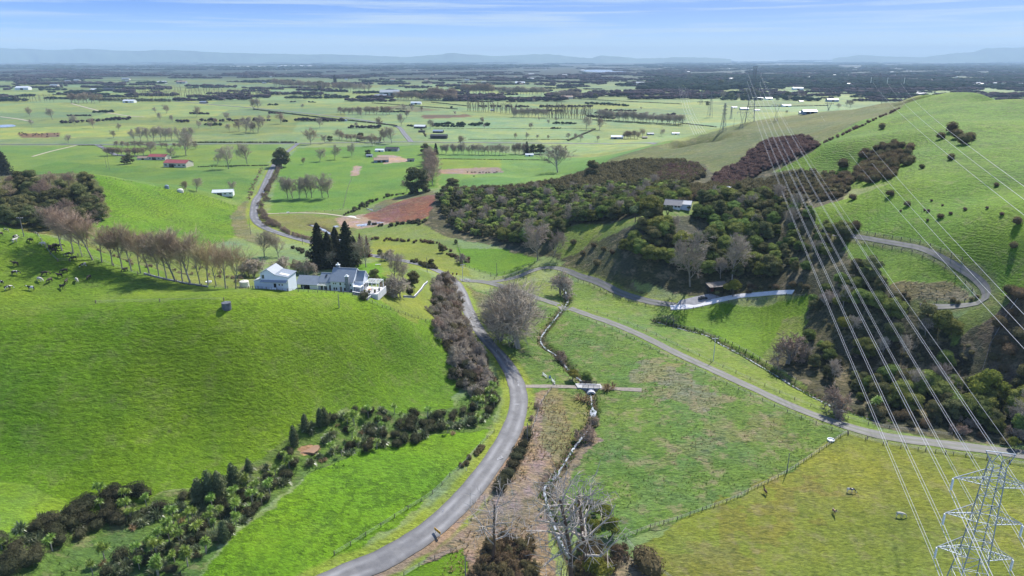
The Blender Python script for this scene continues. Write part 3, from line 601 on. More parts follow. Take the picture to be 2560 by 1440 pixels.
ribbon('track', path_px([(1312, 966), (1345, 966), (1385, 966), (1440, 968), (1500, 970), (1560, 973), (1604, 975)], 2.0), 2.6, mat('worn_gravel', (0.23, 0.20, 0.17), var=0.2, scale=0.8, coords='Object'), 0.12, label='grey gravel crossing track passing over the culvert bridge')
# ------------------------------------------------------------------ plants: one builder per kind, shared meshes for the copies
prng = np.random.default_rng(5)
M_BARK = mat('bark', (0.13, 0.105, 0.085), 0.9, var=0.3, scale=2, rand=0.2)
M_PALEBARK = mat('pale_bark', (0.30, 0.27, 0.235), 0.9, var=0.3, scale=2, rand=0.2)
M_TWIGGREY = leaf_mat('grey_twigs', (0.298, 0.246, 0.194), (0.525, 0.450, 0.349), 0.18, 0.01, trans=0)
M_TWIGPURP = leaf_mat('purple_twigs', (0.252, 0.185, 0.138), (0.462, 0.358, 0.251), 0.22, 0.015, trans=0)
M_TWIGGOLD = leaf_mat('golden_twigs', (0.345, 0.259, 0.149), (0.570, 0.457, 0.297), 0.2, 0.02, trans=0)
M_EVER = leaf_mat('evergreen_leaves', (0.079, 0.114, 0.031), (0.269, 0.314, 0.074), 0.38, 0.035)
M_EVERDK = leaf_mat('dark_leaves', (0.068, 0.085, 0.036), (0.205, 0.199, 0.076), 0.3, 0.03)
M_SCRUB = leaf_mat('brown_scrub_leaves', (0.092, 0.075, 0.039), (0.223, 0.180, 0.088), 0.3, 0.03)
M_SCRUBP = leaf_mat('purple_scrub_leaves', (0.114, 0.067, 0.059), (0.235, 0.152, 0.114), 0.25, 0.02)
M_YELG = leaf_mat('yellow_green_leaves', (0.123, 0.133, 0.019), (0.259, 0.265, 0.052), 0.2, 0.02)
M_GREYG = leaf_mat('grey_green_leaves', (0.080, 0.105, 0.049), (0.199, 0.246, 0.119), 0.22, 0.02)
M_FLAX = leaf_mat('flax_blades', (0.068, 0.098, 0.042), (0.195, 0.225, 0.112), 0.3, 0.03, rough=0.35, spec=0.5)
M_CABB = leaf_mat('cabbage_tree_blades', (0.119, 0.196, 0.031), (0.294, 0.420, 0.077), 0.25, 0.02, rough=0.4, spec=0.4)
M_TUSS = leaf_mat('straw_blades', (0.204, 0.141, 0.066), (0.408, 0.318, 0.172), 0.25, 0.02)
M_DARKSHRUB = leaf_mat('dark_shrub_leaves', (0.040, 0.046, 0.022), (0.110, 0.108, 0.058), 0.25, 0.03)
M_PINK = leaf_mat('pink_blossom', (0.55, 0.16, 0.22), (0.75, 0.35, 0.40), 0.1, 0.01)
M_RUSTY = leaf_mat('rusty_leaves', (0.10, 0.03, 0.018), (0.20, 0.065, 0.035), 0.15, 0.02)

def unit(v): return v / (np.linalg.norm(v, axis=-1, keepdims=True) + 1e-9)
def leaves(P, Nrm, size, g, jit=0.7):
    """quads at P facing roughly Nrm"""
    n = len(P); nn = unit(Nrm + g.normal(0, jit, (n, 3))); r = g.normal(0, 1, (n, 3)); u = unit(np.cross(nn, r)); w = np.cross(nn, u)
    s = size * g.uniform(0.6, 1.35, (n, 1)); a = u * s * 0.5; b = w * s * 0.5 * g.uniform(0.5, 0.9, (n, 1))
    V = np.stack([P - a - b * .6, P + a * .2 - b, P + a + b * .5, P - a * .3 + b], 1).reshape(-1, 3); return V
ICO = None
def ico():
    global ICO
    if ICO is None:
        b = bmesh.new(); bmesh.ops.create_icosphere(b, subdivisions=2, radius=1); b.verts.ensure_lookup_table()
        ICO = (np.array([v.co[:] for v in b.verts]), np.array([[v.index for v in f.verts] for f in b.faces])); b.free()
    return ICO
def ico1():
    b = bmesh.new(); bmesh.ops.create_icosphere(b, subdivisions=1, radius=1); r = (np.array([v.co[:] for v in b.verts]), np.array([[v.index for v in f.verts] for f in b.faces])); b.free(); return r
ICO1 = ico1()
class Geo:
    def __init__(s): s.v = []; s.q = []; s.t = []; s.tone = []; s.n = 0; s.qm = []; s.tm = []
    def add(s, V, q=None, t=None, tone=0.5, m=0):
        V = np.asarray(V, float).reshape(-1, 3)
        if q is not None and len(q): s.q.append(np.asarray(q) + s.n); s.qm += [m] * len(q)
        if t is not None and len(t): s.t.append(np.asarray(t) + s.n); s.tm += [m] * len(t)
        s.v.append(V); s.tone.append(np.broadcast_to(np.asarray(tone, float), (len(V),)).copy()); s.n += len(V); return s
    def mesh(s, name, mats, only=None):
        q = np.concatenate(s.q) if s.q else np.zeros((0, 4), int); t = np.concatenate(s.t) if s.t else np.zeros((0, 3), int); qm = np.array(s.qm, int); tm = np.array(s.tm, int)
        V = np.concatenate(s.v); T = np.concatenate(s.tone)
        if only is not None:
            q = q[qm == only]; t = t[tm == only]; used = np.unique(np.concatenate([q.ravel(), t.ravel()])); mp = np.zeros(len(V), int); mp[used] = np.arange(len(used)); V = V[used]; T = T[used]; q = mp[q]; t = mp[t]
            return mesh_np(name, V, q, t, [mats[only]], tone=T)
        return mesh_np(name, V, q, t, mats, mi=np.concatenate([qm, tm]), tone=T)
    def arrays(s):
        """everything as triangles, for merging"""
        q = np.concatenate(s.q) if s.q else np.zeros((0, 4), int); t = [np.concatenate(s.t)] if s.t else []
        t = np.concatenate([q[:, [0, 1, 2]], q[:, [0, 2, 3]]] + t); return np.concatenate(s.v), t, np.concatenate(s.tone), np.concatenate([s.qm, s.qm, s.tm]).astype(int)
def lobes_crown(geo, lobes, n, size, g, m=0, solid=0.86, lower=-0.35):
    lobes = np.asarray(lobes, float); c = lobes[:, :3]; r = lobes[:, 3:6]; w = (r.prod(1)) ** (2 / 3); w /= w.sum()
    lt = g.uniform(0.1, 0.9, len(lobes)); k = g.choice(len(lobes), int(n * 1.6), p=w); d = unit(g.normal(0, 1, (len(k), 3))); d[:, 2] = np.where(d[:, 2] < lower, -d[:, 2], d[:, 2])
    P = c[k] + d * r[k] * g.uniform(0.88, 1.1, (len(k), 1)); dd = (((P[:, None] - c) / r) ** 2).sum(-1); dd[np.arange(len(k)), k] = 9; ok = dd.min(1) > 0.75; P = P[ok][:n]; d = d[ok][:n]; k = k[ok][:n]
    V = leaves(P, d, size, g); q = np.arange(len(V)).reshape(-1, 4); geo.add(V, q=q, tone=np.repeat(np.clip(lt[k] * 0.6 + g.uniform(0, 0.45, len(k)), 0, 1), 4), m=m)
    if solid:
        iv, it = ICO1 if len(lobes) > 4 else ico()
        for i in range(len(lobes)): geo.add(c[i] + iv * r[i] * solid * g.uniform(0.85, 1.08, (len(iv), 1)), t=it, tone=lt[i] * 0.6 + g.uniform(0, 0.3, len(iv)), m=m)
    return geo
def tubes(geo, segs, m=1, tone=0.3, n=3):
    """tapered prisms: segs rows (ax,ay,az,bx,by,bz,ra,rb)"""
    S = np.asarray(segs, float); a = S[:, :3]; b = S[:, 3:6]; d = unit(b - a); ref = np.where(np.abs(d[:, 2:3]) > 0.9, np.array([[1., 0, 0]]), np.array([[0, 0, 1.]])); x = unit(np.cross(d, ref)); y = np.cross(d, x)
    th = np.arange(n) * 2 * math.pi / n; ring = x[:, None] * np.cos(th)[None, :, None] + y[:, None] * np.sin(th)[None, :, None]
    V = np.concatenate([a[:, None] + ring * S[:, 6, None, None], b[:, None] + ring * S[:, 7, None, None]], 1); k = np.arange(n); kn = (k + 1) % n
    q = np.stack([k, kn, kn + n, k + n], 1)[None] + (np.arange(len(S)) * 2 * n)[:, None, None]
    tn = np.repeat(np.broadcast_to(np.asarray(tone, float), (len(S),)), 2 * n); geo.add(V, q=q.reshape(-1, 4), tone=tn, m=m); return geo
def grow(g, height, trunk=0.35, spread=0.5, levels=4, kids=(5, 5, 5, 5), rad=0.22, up=0.25, lean=0.08, wig=0.25, trunks=1, first=0.35, twig=0.018, lenf=0.62):
    """branching skeleton: returns rows per level"""
    out = [[] for _ in range(levels + 1)]
    def seg(p, d, L, r0, r1, lvl):
        ns = 3 if lvl < levels - 1 else 1; pts = [p]; dd = d.copy()
        for i in range(ns):
            dd = unit(dd + g.normal(0, wig * (0.5 if lvl == 0 else 1), 3) * (1 / ns) ** 0.5 + np.array([0, 0, up * 0.3])); q = pts[-1] + dd * L / ns
            ra = r0 + (r1 - r0) * i / ns; rb = r0 + (r1 - r0) * (i + 1) / ns; out[lvl].append([*pts[-1], *q, ra, rb]); pts.append(q)
        if lvl >= levels: return
        nk = kids[lvl]
        for j in range(nk):
            f = first + (1 - first) * (j + g.uniform(0.2, 1)) / nk if lvl == 0 else 0.25 + 0.75 * (j + g.uniform(0, 1)) / nk
            f = min(f, 0.999); i = int(f * ns); base = pts[i] + (pts[i + 1] - pts[i]) * (f * ns - i); az = g.uniform(0, 2 * math.pi) if lvl else 2 * math.pi * (j * 0.382 + g.uniform(-.08, .08))
            t = unit(pts[i + 1] - pts[i]); s = unit(np.cross(t, g.normal(0, 1, 3) if lvl else np.array([math.cos(az), math.sin(az), 0.01]))); sp = spread * g.uniform(0.75, 1.25)
            nd = unit(t * math.cos(sp) + s * math.sin(sp) + np.array([0, 0, up])); rr = (r0 + (r1 - r0) * f) * 0.62
            seg(base, nd, L * lenf * g.uniform(0.75, 1.15) * (1.15 - 0.45 * f if lvl == 0 else 1), max(rr, twig), max(rr * 0.35, twig * 0.6), lvl + 1)
    for k in range(trunks):
        a = g.uniform(0, 6.28); seg(np.array([math.cos(a), math.sin(a), 0]) * (0.3 if trunks > 1 else 0) + np.array([0, 0, -0.25]), unit(np.array([g.normal(0, lean), g.normal(0, lean), 1]) + (np.array([math.cos(a), math.sin(a), 0]) * 0.22 if trunks > 1 else 0)), height * trunk + 0.25, rad, rad * 0.5, 0)
    return out
def bare_tree(seed, height=12, barkm=None, twigm=None, **k):
    g = np.random.default_rng(seed); geo = Geo(); o = grow(g, height, **k)
    for l, s in enumerate(o):
        if not s: continue
        if l <= 1: tubes(geo, s, 1, 0.3, 6 if l == 0 else 4)
        else: tubes(geo, s, 0, g.uniform(0, 1, len(s)), 3)
    V = np.concatenate(geo.v); zmax = V[:, 2].max(); f = height / zmax
    geo.v = [v * f for v in geo.v]; geo.mats = [twigm or M_TWIGGREY, barkm or M_PALEBARK]; return geo
def broadleaf(seed, height=8, width=4, n=1300, leafm=None, size=0.5, lob=12, trunkh=0.25, trunkr=0.16, solid=0.86, flat=0.75, low=0):
    g = np.random.default_rng(seed); geo = Geo(); L = []
    top = height; h0 = height * trunkh
    for i in range(lob):
        a = g.uniform(0, 6.28); rr = width * 0.62 * math.sqrt(g.uniform(0, 1)); zc = h0 + (top - h0) * (0.22 + 0.55 * (1 - (rr / width) ** 2) * g.uniform(0.6, 1.15)); s = width * g.uniform(0.32, 0.5)
        L.append((rr * math.cos(a), rr * math.sin(a), zc, s, s, s * flat))
    for i in range(low): a = i * 6.283 / low + g.uniform(-.3, .3); s = width * g.uniform(0.34, 0.46); L.append((width * .55 * math.cos(a), width * .55 * math.sin(a), height * g.uniform(.22, .34), s, s, s * .85))
    lobes_crown(geo, L, n, size, g, 0, solid); segs = [[0, 0, -0.3, 0.1, 0, h0 + 0.3 * (top - h0), trunkr * 1.3, trunkr * 0.7]]
    for l in L[:6]: segs.append([0, 0, h0 * 0.8, l[0] * 0.8, l[1] * 0.8, l[2], trunkr * 0.6, trunkr * 0.25])
    tubes(geo, segs, 1, 0.3, 6); geo.mats = [leafm or M_EVER, M_BARK]; return geo
def shrub(seed, r=1.6, h=1.8, n=420, leafm=None, size=0.28, lob=5, solid=0.85):
    g = np.random.default_rng(seed); geo = Geo(); L = []
    for i in range(lob): a = g.uniform(0, 6.28); q = r * 0.5 * math.sqrt(g.uniform(0, 1)); s = r * g.uniform(0.5, 0.72); L.append((q * math.cos(a), q * math.sin(a), h * g.uniform(0.35, 0.6), s, s, min(h * 0.55, s)))
    lobes_crown(geo, L, n, size, g, 0, solid, -0.6); tubes(geo, [[0, 0, -0.3, 0, 0, h * 0.5, 0.08, 0.05]], 1, 0.3, 4); geo.mats = [leafm or M_DARKSHRUB, M_BARK]; return geo
def column(seed, r=1.2, h=5.5, n=800, leafm=None, size=0.3):
    g = np.random.default_rng(seed); geo = Geo(); L = []
    for z, q in ((0.12, 0.85), (0.3, 1.0), (0.5, 0.92), (0.68, 0.75), (0.83, 0.52)): L.append((g.normal(0, .08), g.normal(0, .08), z * h, r * q, r * q, h * 0.17))
    lobes_crown(geo, L, n, size, g, 0, 0.88, -0.9); tubes(geo, [[0, 0, -0.3, 0, 0, h * 0.6, 0.1, 0.05]], 1, 0.3, 5); geo.mats = [leafm or M_GREYG, M_BARK]; return geo
def conifer(seed, h=16, r=4.0, n=2600, leafm=None, tiers=26, size=0.6, pw=0.8):
    g = np.random.default_rng(seed); geo = Geo(); u = g.uniform(0, 1, n) ** 1.25; z = h * (0.06 + 0.94 * u); a = g.uniform(0, 6.28, n); br = np.floor(u * tiers); lobe = 0.75 + 0.25 * np.sin(a * (3 + br % 4) + br * 2.1)
    R0 = r * (1 - u) ** pw * lobe; q = R0 * np.sqrt(g.uniform(0.35, 1.05, n)); P = np.stack([q * np.cos(a), q * np.sin(a), z - 0.25 * q + g.normal(0, .12, n)], 1)
    V = leaves(P, np.stack([np.cos(a), np.sin(a), np.full(n, .7)], 1), size, g, 0.45); geo.add(V, q=np.arange(len(V)).reshape(-1, 4), tone=np.repeat(g.uniform(0, 1, n), 4), m=0)
    for f in np.linspace(0.05, 0.9, 8): iv, it = ICO1; rr = r * (1 - f) ** pw * 0.62; geo.add(iv * (rr, rr, h * 0.08) + (0, 0, h * f + h * .04), t=it, tone=0.3, m=0)
    tubes(geo, [[0, 0, -0.3, 0, 0, h * 0.97, r * 0.09, 0.05]], 1, 0.3, 6); geo.mats = [leafm or M_EVERDK, M_BARK]; return geo
def blades(geo, c, n, L, w, g, up0=0.0, droop=0.5, m=0, sph=False):
    a = g.uniform(0, 6.28, n); e = g.uniform(up0, 1.35, n) if not sph else np.arcsin(g.uniform(-0.45, 1, n)); L = L * g.uniform(0.7, 1.15, n); d = np.stack([np.cos(a) * np.cos(e), np.sin(a) * np.cos(e), np.sin(e)], 1); s = np.stack([-np.sin(a), np.cos(a), np.zeros(n)], 1) * w / 2
    c = np.asarray(c); p0 = c + d * 0.05; p1 = c + d * (L * 0.6)[:, None]; p2 = c + d * L[:, None] - np.stack([np.zeros(n), np.zeros(n), L * droop * np.cos(e)], 1)
    V = np.stack([p0 - s * .6, p0 + s * .6, p1 + s, p1 - s, p2], 1).reshape(-1, 3); b = np.arange(n)[:, None] * 5; geo.add(V, q=b + [0, 1, 2, 3], t=b + [3, 2, 4], tone=np.repeat(g.uniform(0, 1, n), 5), m=m)
def flax(seed, L=2.1, n=110, leafm=None, w=0.17, clumps=3):
    g = np.random.default_rng(seed); geo = Geo()
    for i in range(clumps): blades(geo, (g.normal(0, .45), g.normal(0, .45), -0.05), n // clumps, L * g.uniform(.8, 1.1), w, g, 0.45, 0.45)
    geo.mats = [leafm or M_FLAX, M_BARK]; return geo
def cabbage(seed, h=3.6, heads=3):
    g = np.random.default_rng(seed); geo = Geo(); segs = [[0, 0, -0.3, 0.05, 0, h * 0.5, 0.14, 0.11]]
    for i in range(heads):
        a = i * 2.1 + g.uniform(0, 1); rr = 0 if heads == 1 else g.uniform(0.4, 0.85); z = h * g.uniform(0.72, 1.0); c = (rr * math.cos(a), rr * math.sin(a), z); segs.append([0.05, 0, h * 0.48, *c, 0.10, 0.07]); blades(geo, c, 95, 1.2, 0.12, g, 0, 0.18, 0, True)
    tubes(geo, segs, 1, 0.4, 5); geo.mats = [M_CABB, M_PALEBARK]; return geo
def tuft(seed, L=0.8, n=26, w=0.09, leafm=None):
    g = np.random.default_rng(seed); geo = Geo(); blades(geo, (0, 0, 0), n, L, w, g, 0.5, 0.3); geo.mats = [leafm or M_TUSS, M_BARK]; return geo

class Kind:
    """several shapes of one kind of plant, as a joined mesh and as crown + trunk"""
    def __init__(s, name, geos, crown='crown', trunk='trunk'):
        s.name = name; s.g = geos; s.crown = crown; s.trunk = trunk; s.j = {}; s.p = {}
    def joined(s, i):
        if i not in s.j: s.j[i] = s.g[i].mesh(s.name, s.g[i].mats)
        return s.j[i]
    def parts(s, i):
        if i not in s.p:
            g = s.g[i]; has = 1 in set(g.qm) | set(g.tm); s.p[i] = (g.mesh(s.crown, g.mats, 0), g.mesh(s.trunk, g.mats, 1) if has else None)
        return s.p[i]
PR = random.Random(99)
def plant(kind, x, y, scale=1.0, parts=False, label=None, cat='tree', group=None, v=None, zoff=0.0, rz=None, wide=1.0, name=None):
    v = PR.randrange(len(kind.g)) if v is None else v; rz = PR.uniform(0, 6.28) if rz is None else rz; loc = (float(x), float(y), float(tz(x, y)) + zoff)
    sc = (scale * wide, scale * wide, scale)
    if parts:
        o = empty(name or kind.name, loc, rz, label=label, cat=cat, group=group); o.scale = sc; c, t = kind.parts(v); link(kind.crown, c, o)
        if t is not None: link(kind.trunk, t, o)
    else:
        o = link(name or kind.name, kind.joined(v), None, loc, rz, label=label, cat=cat, group=group); o.scale = sc
    return o
def plant_px(kind, px, py, hpx=None, hm=None, **k):
    """plant whose foot is seen at (px,py); hpx = its height in the view, from which its real height follows"""
    p = at(px, py); depth = p.y * CP + (CAMZ - p.z) * SP
    if hpx is not None:
        dep_ = math.atan2(CAMZ - p.z, math.hypot(p.x, p.y)); hm = hpx / (F / depth) / max(math.cos(dep_), 0.6)
    s = hm / kind.h; return plant(kind, p.x, p.y, s, **k)
def scatter(poly, spacing, seed=0, jit=0.42, frac=1.0):
    P = at_many(poly)[:, :2]; g = np.random.default_rng(seed); x0, y0 = P.min(0); x1, y1 = P.max(0); X, Y = np.meshgrid(np.arange(x0, x1, spacing), np.arange(y0, y1, spacing * 0.87)); X[1::2] += spacing / 2
    X = (X + g.uniform(-jit, jit, X.shape) * spacing).ravel(); Y = (Y + g.uniform(-jit, jit, Y.shape) * spacing).ravel(); m = inside(P, X, Y) & (g.uniform(0, 1, X.shape) < frac); return np.stack([X[m], Y[m]], 1)
def merge(name, geos, pos, scale, material, label, seed=1, cat=None, wide=None, bark=None, zoff=0.0, kind='stuff', grp=None, tonevar=0.35):
    """many small plants joined into one mesh; a tone of its own for each"""
    g = np.random.default_rng(seed); A = [q.arrays() for q in geos]; V = []; T = []; TN = []; MI = []; n = 0; pos = np.asarray(pos); z = tz(pos[:, 0], pos[:, 1]); pick = g.integers(0, len(A), len(pos)); rot = g.uniform(0, 6.28, len(pos))
    for k in range(len(A)):
        ii = np.where(pick == k)[0]
        if not len(ii): continue
        v, t, tn, mi = A[k]; c, s = np.cos(rot[ii])[:, None], np.sin(rot[ii])[:, None]; sc = np.asarray(scale)[ii][:, None]; w = sc * (1 if wide is None else np.asarray(wide)[ii][:, None])
        X = (v[None, :, 0] * c - v[None, :, 1] * s) * w + pos[ii, 0][:, None]; Y = (v[None, :, 0] * s + v[None, :, 1] * c) * w + pos[ii, 1][:, None]; Z = v[None, :, 2] * sc + z[ii][:, None] + zoff
        V.append(np.stack([X, Y, Z], -1).reshape(-1, 3)); T.append((t[None] + (np.arange(len(ii)) * len(v))[:, None, None] + n).reshape(-1, 3)); n += len(ii) * len(v)
        TN.append(np.clip(tn[None] + g.uniform(-tonevar, tonevar, (len(ii), 1)), 0, 1).ravel()); MI.append(np.tile(mi, len(ii)))
    me = mesh_np(name, np.concatenate(V), tris=np.concatenate(T), mats=[material, bark or M_BARK], mi=np.concatenate(MI), tone=np.concatenate(TN))
    return link(name, me, label=label, cat=cat, kind=kind, group=grp)
M_FAREVER = leaf_mat('far_evergreen', (0.014, 0.022, 0.014), (0.035, 0.048, 0.028), 0.2, 0.02, trans=0, spec=0.0, rough=1.0)
M_FARBARE = leaf_mat('far_bare_wood', (0.038, 0.028, 0.032), (0.085, 0.062, 0.064), 0.2, 0.01, trans=0, spec=0.0, rough=1.0)
K_EVER = Kind('broadleaf_tree', [broadleaf(i, 8, 4.2, 2000, M_EVER, 0.40, 12 + i % 3, 0.02, low=6) for i in range(5)]); K_EVER.h = 8
K_DARK = Kind('evergreen_tree', [broadleaf(20 + i, 9, 4.0, 1900, M_EVERDK, 0.40, 12, 0.04, low=6) for i in range(3)]); K_DARK.h = 9
K_SCRUB = Kind('scrub_bush', [shrub(40 + i, 2.5, 3.2, 760, M_SCRUB, 0.30, 8) for i in range(4)]); K_SCRUB.h = 3.4
K_SCRUBP = Kind('scrub_bush', [shrub(50 + i, 2.4, 3.0, 640, M_SCRUBP, 0.28, 8) for i in range(3)]); K_SCRUBP.h = 3.2
K_BARE = Kind('bare_tree', [bare_tree(60 + i, 12, M_PALEBARK, M_TWIGGREY, kids=(13, 6, 6, 5), spread=0.72, up=0.16, rad=0.19, trunk=0.62, first=0.22, twig=0.026, lenf=0.56) for i in range(4)]); K_BARE.h = 12
K_BARP = Kind('bare_tree', [bare_tree(70 + i, 9, M_PALEBARK, M_TWIGPURP, kids=(13, 6, 6, 5), spread=0.75, up=0.14, rad=0.16, twig=0.024, trunk=0.6, first=0.2, lenf=0.56) for i in range(3)]); K_BARP.h = 9
K_POP = Kind('poplar_tree', [bare_tree(80 + i, 15, M_PALEBARK, M_TWIGGOLD, kids=(7, 6, 6, 6), spread=0.50, up=0.12, rad=0.19, trunk=0.5, first=0.42, twig=0.020, wig=0.18, lenf=0.68) for i in range(4)]); K_POP.h = 15
K_POPP = Kind('poplar_tree', [bare_tree(90 + i, 14, M_PALEBARK, M_TWIGPURP, kids=(8, 6, 6, 7), spread=0.52, up=0.12, rad=0.19, trunk=0.5, first=0.35, twig=0.021, wig=0.2, lenf=0.68) for i in range(3)]); K_POPP.h = 14
K_LOMB = Kind('poplar_tree', [bare_tree(100 + i, 12, M_BARK, M_TWIGPURP, kids=(12, 5, 4), levels=3, spread=0.24, up=0.35, rad=0.16, trunk=0.8, first=0.12, twig=0.045, lenf=0.32) for i in range(3)]); K_LOMB.h = 12
K_TANGLE = Kind('bare_shrub', [bare_tree(110 + i, 4.5, M_PALEBARK, M_TWIGGREY, kids=(5, 5, 6, 5), spread=0.75, up=0.05, rad=0.09, twig=0.02, trunks=3, first=0.2, wig=0.5) for i in range(4)]); K_TANGLE.h = 4.5
K_TANGP = Kind('bare_shrub', [bare_tree(120 + i, 4.0, M_PALEBARK, M_TWIGPURP, kids=(5, 5, 6, 5), spread=0.75, up=0.05, rad=0.08, twig=0.022, trunks=3, first=0.2, wig=0.5) for i in range(3)]); K_TANGP.h = 4.0
K_DSHRUB = Kind('dark_shrub', [shrub(130 + i, 1.9, 2.3, 1300, M_DARKSHRUB, 0.17, 6, 0.78) for i in range(4)]); K_DSHRUB.h = 2.3
K_COL = Kind('columnar_shrub', [column(140 + i) for i in range(3)]); K_COL.h = 5.5
K_FLAX = Kind('flax_bush', [flax(150 + i) for i in range(4)], crown='blades'); K_FLAX.h = 1.7
K_CAB = Kind('cabbage_tree', [cabbage(160 + i, 3.4 + 0.3 * i, (1, 2, 3, 3)[i]) for i in range(4)]); K_CAB.h = 3.6
K_TOE = Kind('brown_grass_clump', [flax(170 + i, 1.3, 120, M_TUSS, 0.08, 4) for i in range(2)], crown='blades'); K_TOE.h = 1.2
M_DKCON = leaf_mat('dark_conifer_needles', (0.022, 0.026, 0.014), (0.060, 0.062, 0.030), 0.3, 0.03)
K_CON = Kind('conifer_tree', [conifer(180 + i, 18, 5.2, 3200, M_DKCON, size=.7, pw=.62) for i in range(3)]); K_CON.h = 18
K_CONR = Kind('conifer_tree', [conifer(185, 14, 3.6, 1800, M_RUSTY)]); K_CONR.h = 14
K_YEL = Kind('yellow_green_bush', [broadleaf(190 + i, 6, 3.6, 1400, M_YELG, 0.36, 9, 0.1) for i in range(2)]); K_YEL.h = 6
K_GREY = Kind('grey_green_tree', [broadleaf(195 + i, 7, 3.0, 1000, M_GREYG, 0.38, 9, 0.3) for i in range(2)]); K_GREY.h = 7
ORD = 'first second third fourth fifth sixth seventh eighth ninth tenth eleventh twelfth thirteenth fourteenth fifteenth sixteenth seventeenth eighteenth nineteenth twentieth'.split() + ['twenty-' + q for q in 'first second third fourth fifth sixth seventh eighth ninth'.split()] + ['thirtieth'] + ['thirty-' + q for q in 'first second third fourth fifth sixth seventh eighth ninth'.split()] + ['fortieth']
# ------------------------------------------------------------------ the planted bush and scrub on the right-hand hill
def camd(P): return np.hypot(np.hypot(P[:, 0], P[:, 1]), CAMZ - tz(P[:, 0], P[:, 1]))
F1 = [(1095, 500), (1115, 482), (1250, 488), (1400, 478), (1560, 470), (1700, 470), (1720, 500), (1660, 515), (1600, 535), (1480, 555), (1415, 570), (1380, 605), (1320, 615), (1220, 596), (1130, 575)]
F2 = [(1112, 479), (1250, 470), (1400, 452), (1500, 418), (1600, 402), (1740, 410), (1765, 440), (1700, 470), (1560, 470), (1400, 478), (1250, 488)]
F3 = [(1780, 460), (1790, 436), (1850, 405), (1930, 350), (2020, 345), (2045, 368), (2000, 392), (1930, 420), (1880, 445), (1830, 470)]
F3B = [(1880, 480), (1890, 455), (1990, 432), (2080, 438), (2140, 452), (2110, 490), (2040, 505), (1960, 500)]
F4 = [(1600, 575), (1640, 545), (1700, 535), (1770, 500), (1850, 488), (1940, 500), (2010, 515), (2060, 540), (2105, 575), (2110, 620), (2075, 640), (2010, 700), (1930, 700), (1860, 705), (1740, 690), (1660, 665), (1560, 655), (1530, 640), (1570, 600)]
F6A = [(2010, 735), (2080, 700), (2150, 715), (2220, 745), (2270, 785), (2240, 800), (2120, 800), (2040, 790)]
F6B = [(2300, 806), (2400, 812), (2500, 815), (2440, 838), (2300, 828)]
F6C = [(2020, 840), (2090, 880), (2200, 950), (2330, 960), (2480, 950), (2620, 950), (2620, 1090), (2500, 1085), (2380, 1060), (2250, 1030), (2140, 1000), (2040, 950), (1990, 900)]
F6D = [(2060, 800), (2300, 820), (2440, 850), (2420, 940), (2200, 930), (2080, 870)]
F6E = [(2520, 730), (2640, 700), (2640, 940), (2480, 940), (2460, 840)]
ever = np.concatenate([scatter(F1, 6.6, 1), scatter(F4, 6.4, 2), scatter(F6A, 6.5, 3), scatter(F6B, 6.0, 4), scatter(F6C, 6.6, 5), scatter(F6D, 12, 6, frac=0.6)])
bare_in = np.concatenate([scatter(F1, 19, 11), scatter(F4, 24, 12), scatter(F6C, 22, 13), scatter(F6D, 14, 14, frac=0.7), scatter(F6A, 22, 15)])
scrub = np.concatenate([scatter(F2, 4.0, 21), scatter(F3B, 4.2, 23), scatter(F6E, 5, 24, frac=0.7), scatter([(1700, 470), (1780, 462), (1890, 455), (1850, 488), (1770, 500), (1700, 510)], 4.2, 25)])
scrubp = np.concatenate([scatter(F3, 4.0, 22), scatter([(1650, 420), (1740, 410), (1760, 430), (1720, 460), (1640, 455)], 4.2, 26)])
print('bush', len(ever), 'bare', len(bare_in), 'scrub', len(scrub), 'purple', len(scrubp))
MARKS = [('the top of the upper thicket', (2200, 380)), ('the left tip of the upper thicket', (2150, 405)), ('the bottom of the upper thicket', (2170, 458)), ('the right end of the upper thicket', (2270, 400)), ('the middle of the upper thicket', (2210, 422)), ('the muddy pond', (772, 1126)), ('the trio of columnar shrubs', (520, 1250)), ('the lone columnar shrub', (590, 1225)), ('the bottom left corner', (30, 1420)), ('the road bend', (1250, 1000)), ('the end of the flax line', (330, 1300)), ('the rounded pale columnar shrub', (565, 1350)), ('the pair of columnar shrubs', (805, 1062)), ('the far end of the flax', (680, 1165)), ('the paddock corner by the gully', (900, 1130)), ('the huge willow', (1200, 840)), ('the road junction', (1110, 700)), ('the garden thicket', (1090, 770)), ('the lower end of the roadside belt', (1190, 950)), ('the middle of the roadside belt', (1150, 860)), ('the bottom edge, left side', (300, 1430)), ('the gully centre', (1000, 1070)), ('the left edge of the left wood', (10, 520)), ('the dark pine of the left wood', (228, 480)), ('the first poplars of the crest row', (150, 570)), ('the carport at the end of the lane', (1800, 740)), ('the hillside house', (1697, 528)), ('the hairpin bend', (2440, 760)), ('the gravel driveway', (2200, 1060)), ('the concrete drive', (1950, 725)), ('the red cutting', (1110, 520)), ('the foot of the wooded spur', (1260, 600)), ('the tall purplish leafless tree', (1345, 640)),
         ('the right edge of the picture', (2540, 960)), ('the bright lower paddock', (2000, 860)), ('the crest of the wooded spur', (1500, 470)), ('the start of the hillside track', (2090, 590)), ('the tiny white shed', (1840, 490)), ('the open gully slope', (2250, 880)), ('the power lines on the spur', (1960, 620))]
MXY = at_many([m[1] for m in MARKS])[:, :2]
def by_mark(x, y, s, base):
    k = int(np.argmin(np.hypot(MXY[:, 0] - x, MXY[:, 1] - y))); size = 'small' if s < 0.85 else ('medium-sized' if s < 1.08 else 'large'); w = base.split(' of ')[0].split(' in ')[0]
    return '%s %s nearest to %s' % (size, w.replace('dense ', '').replace(' broadleaf', ' broadleaf bush'), MARKS[k][0])
_ca, _cb = np.array([84.6, 103.0]), np.array([288.0, 848.0])
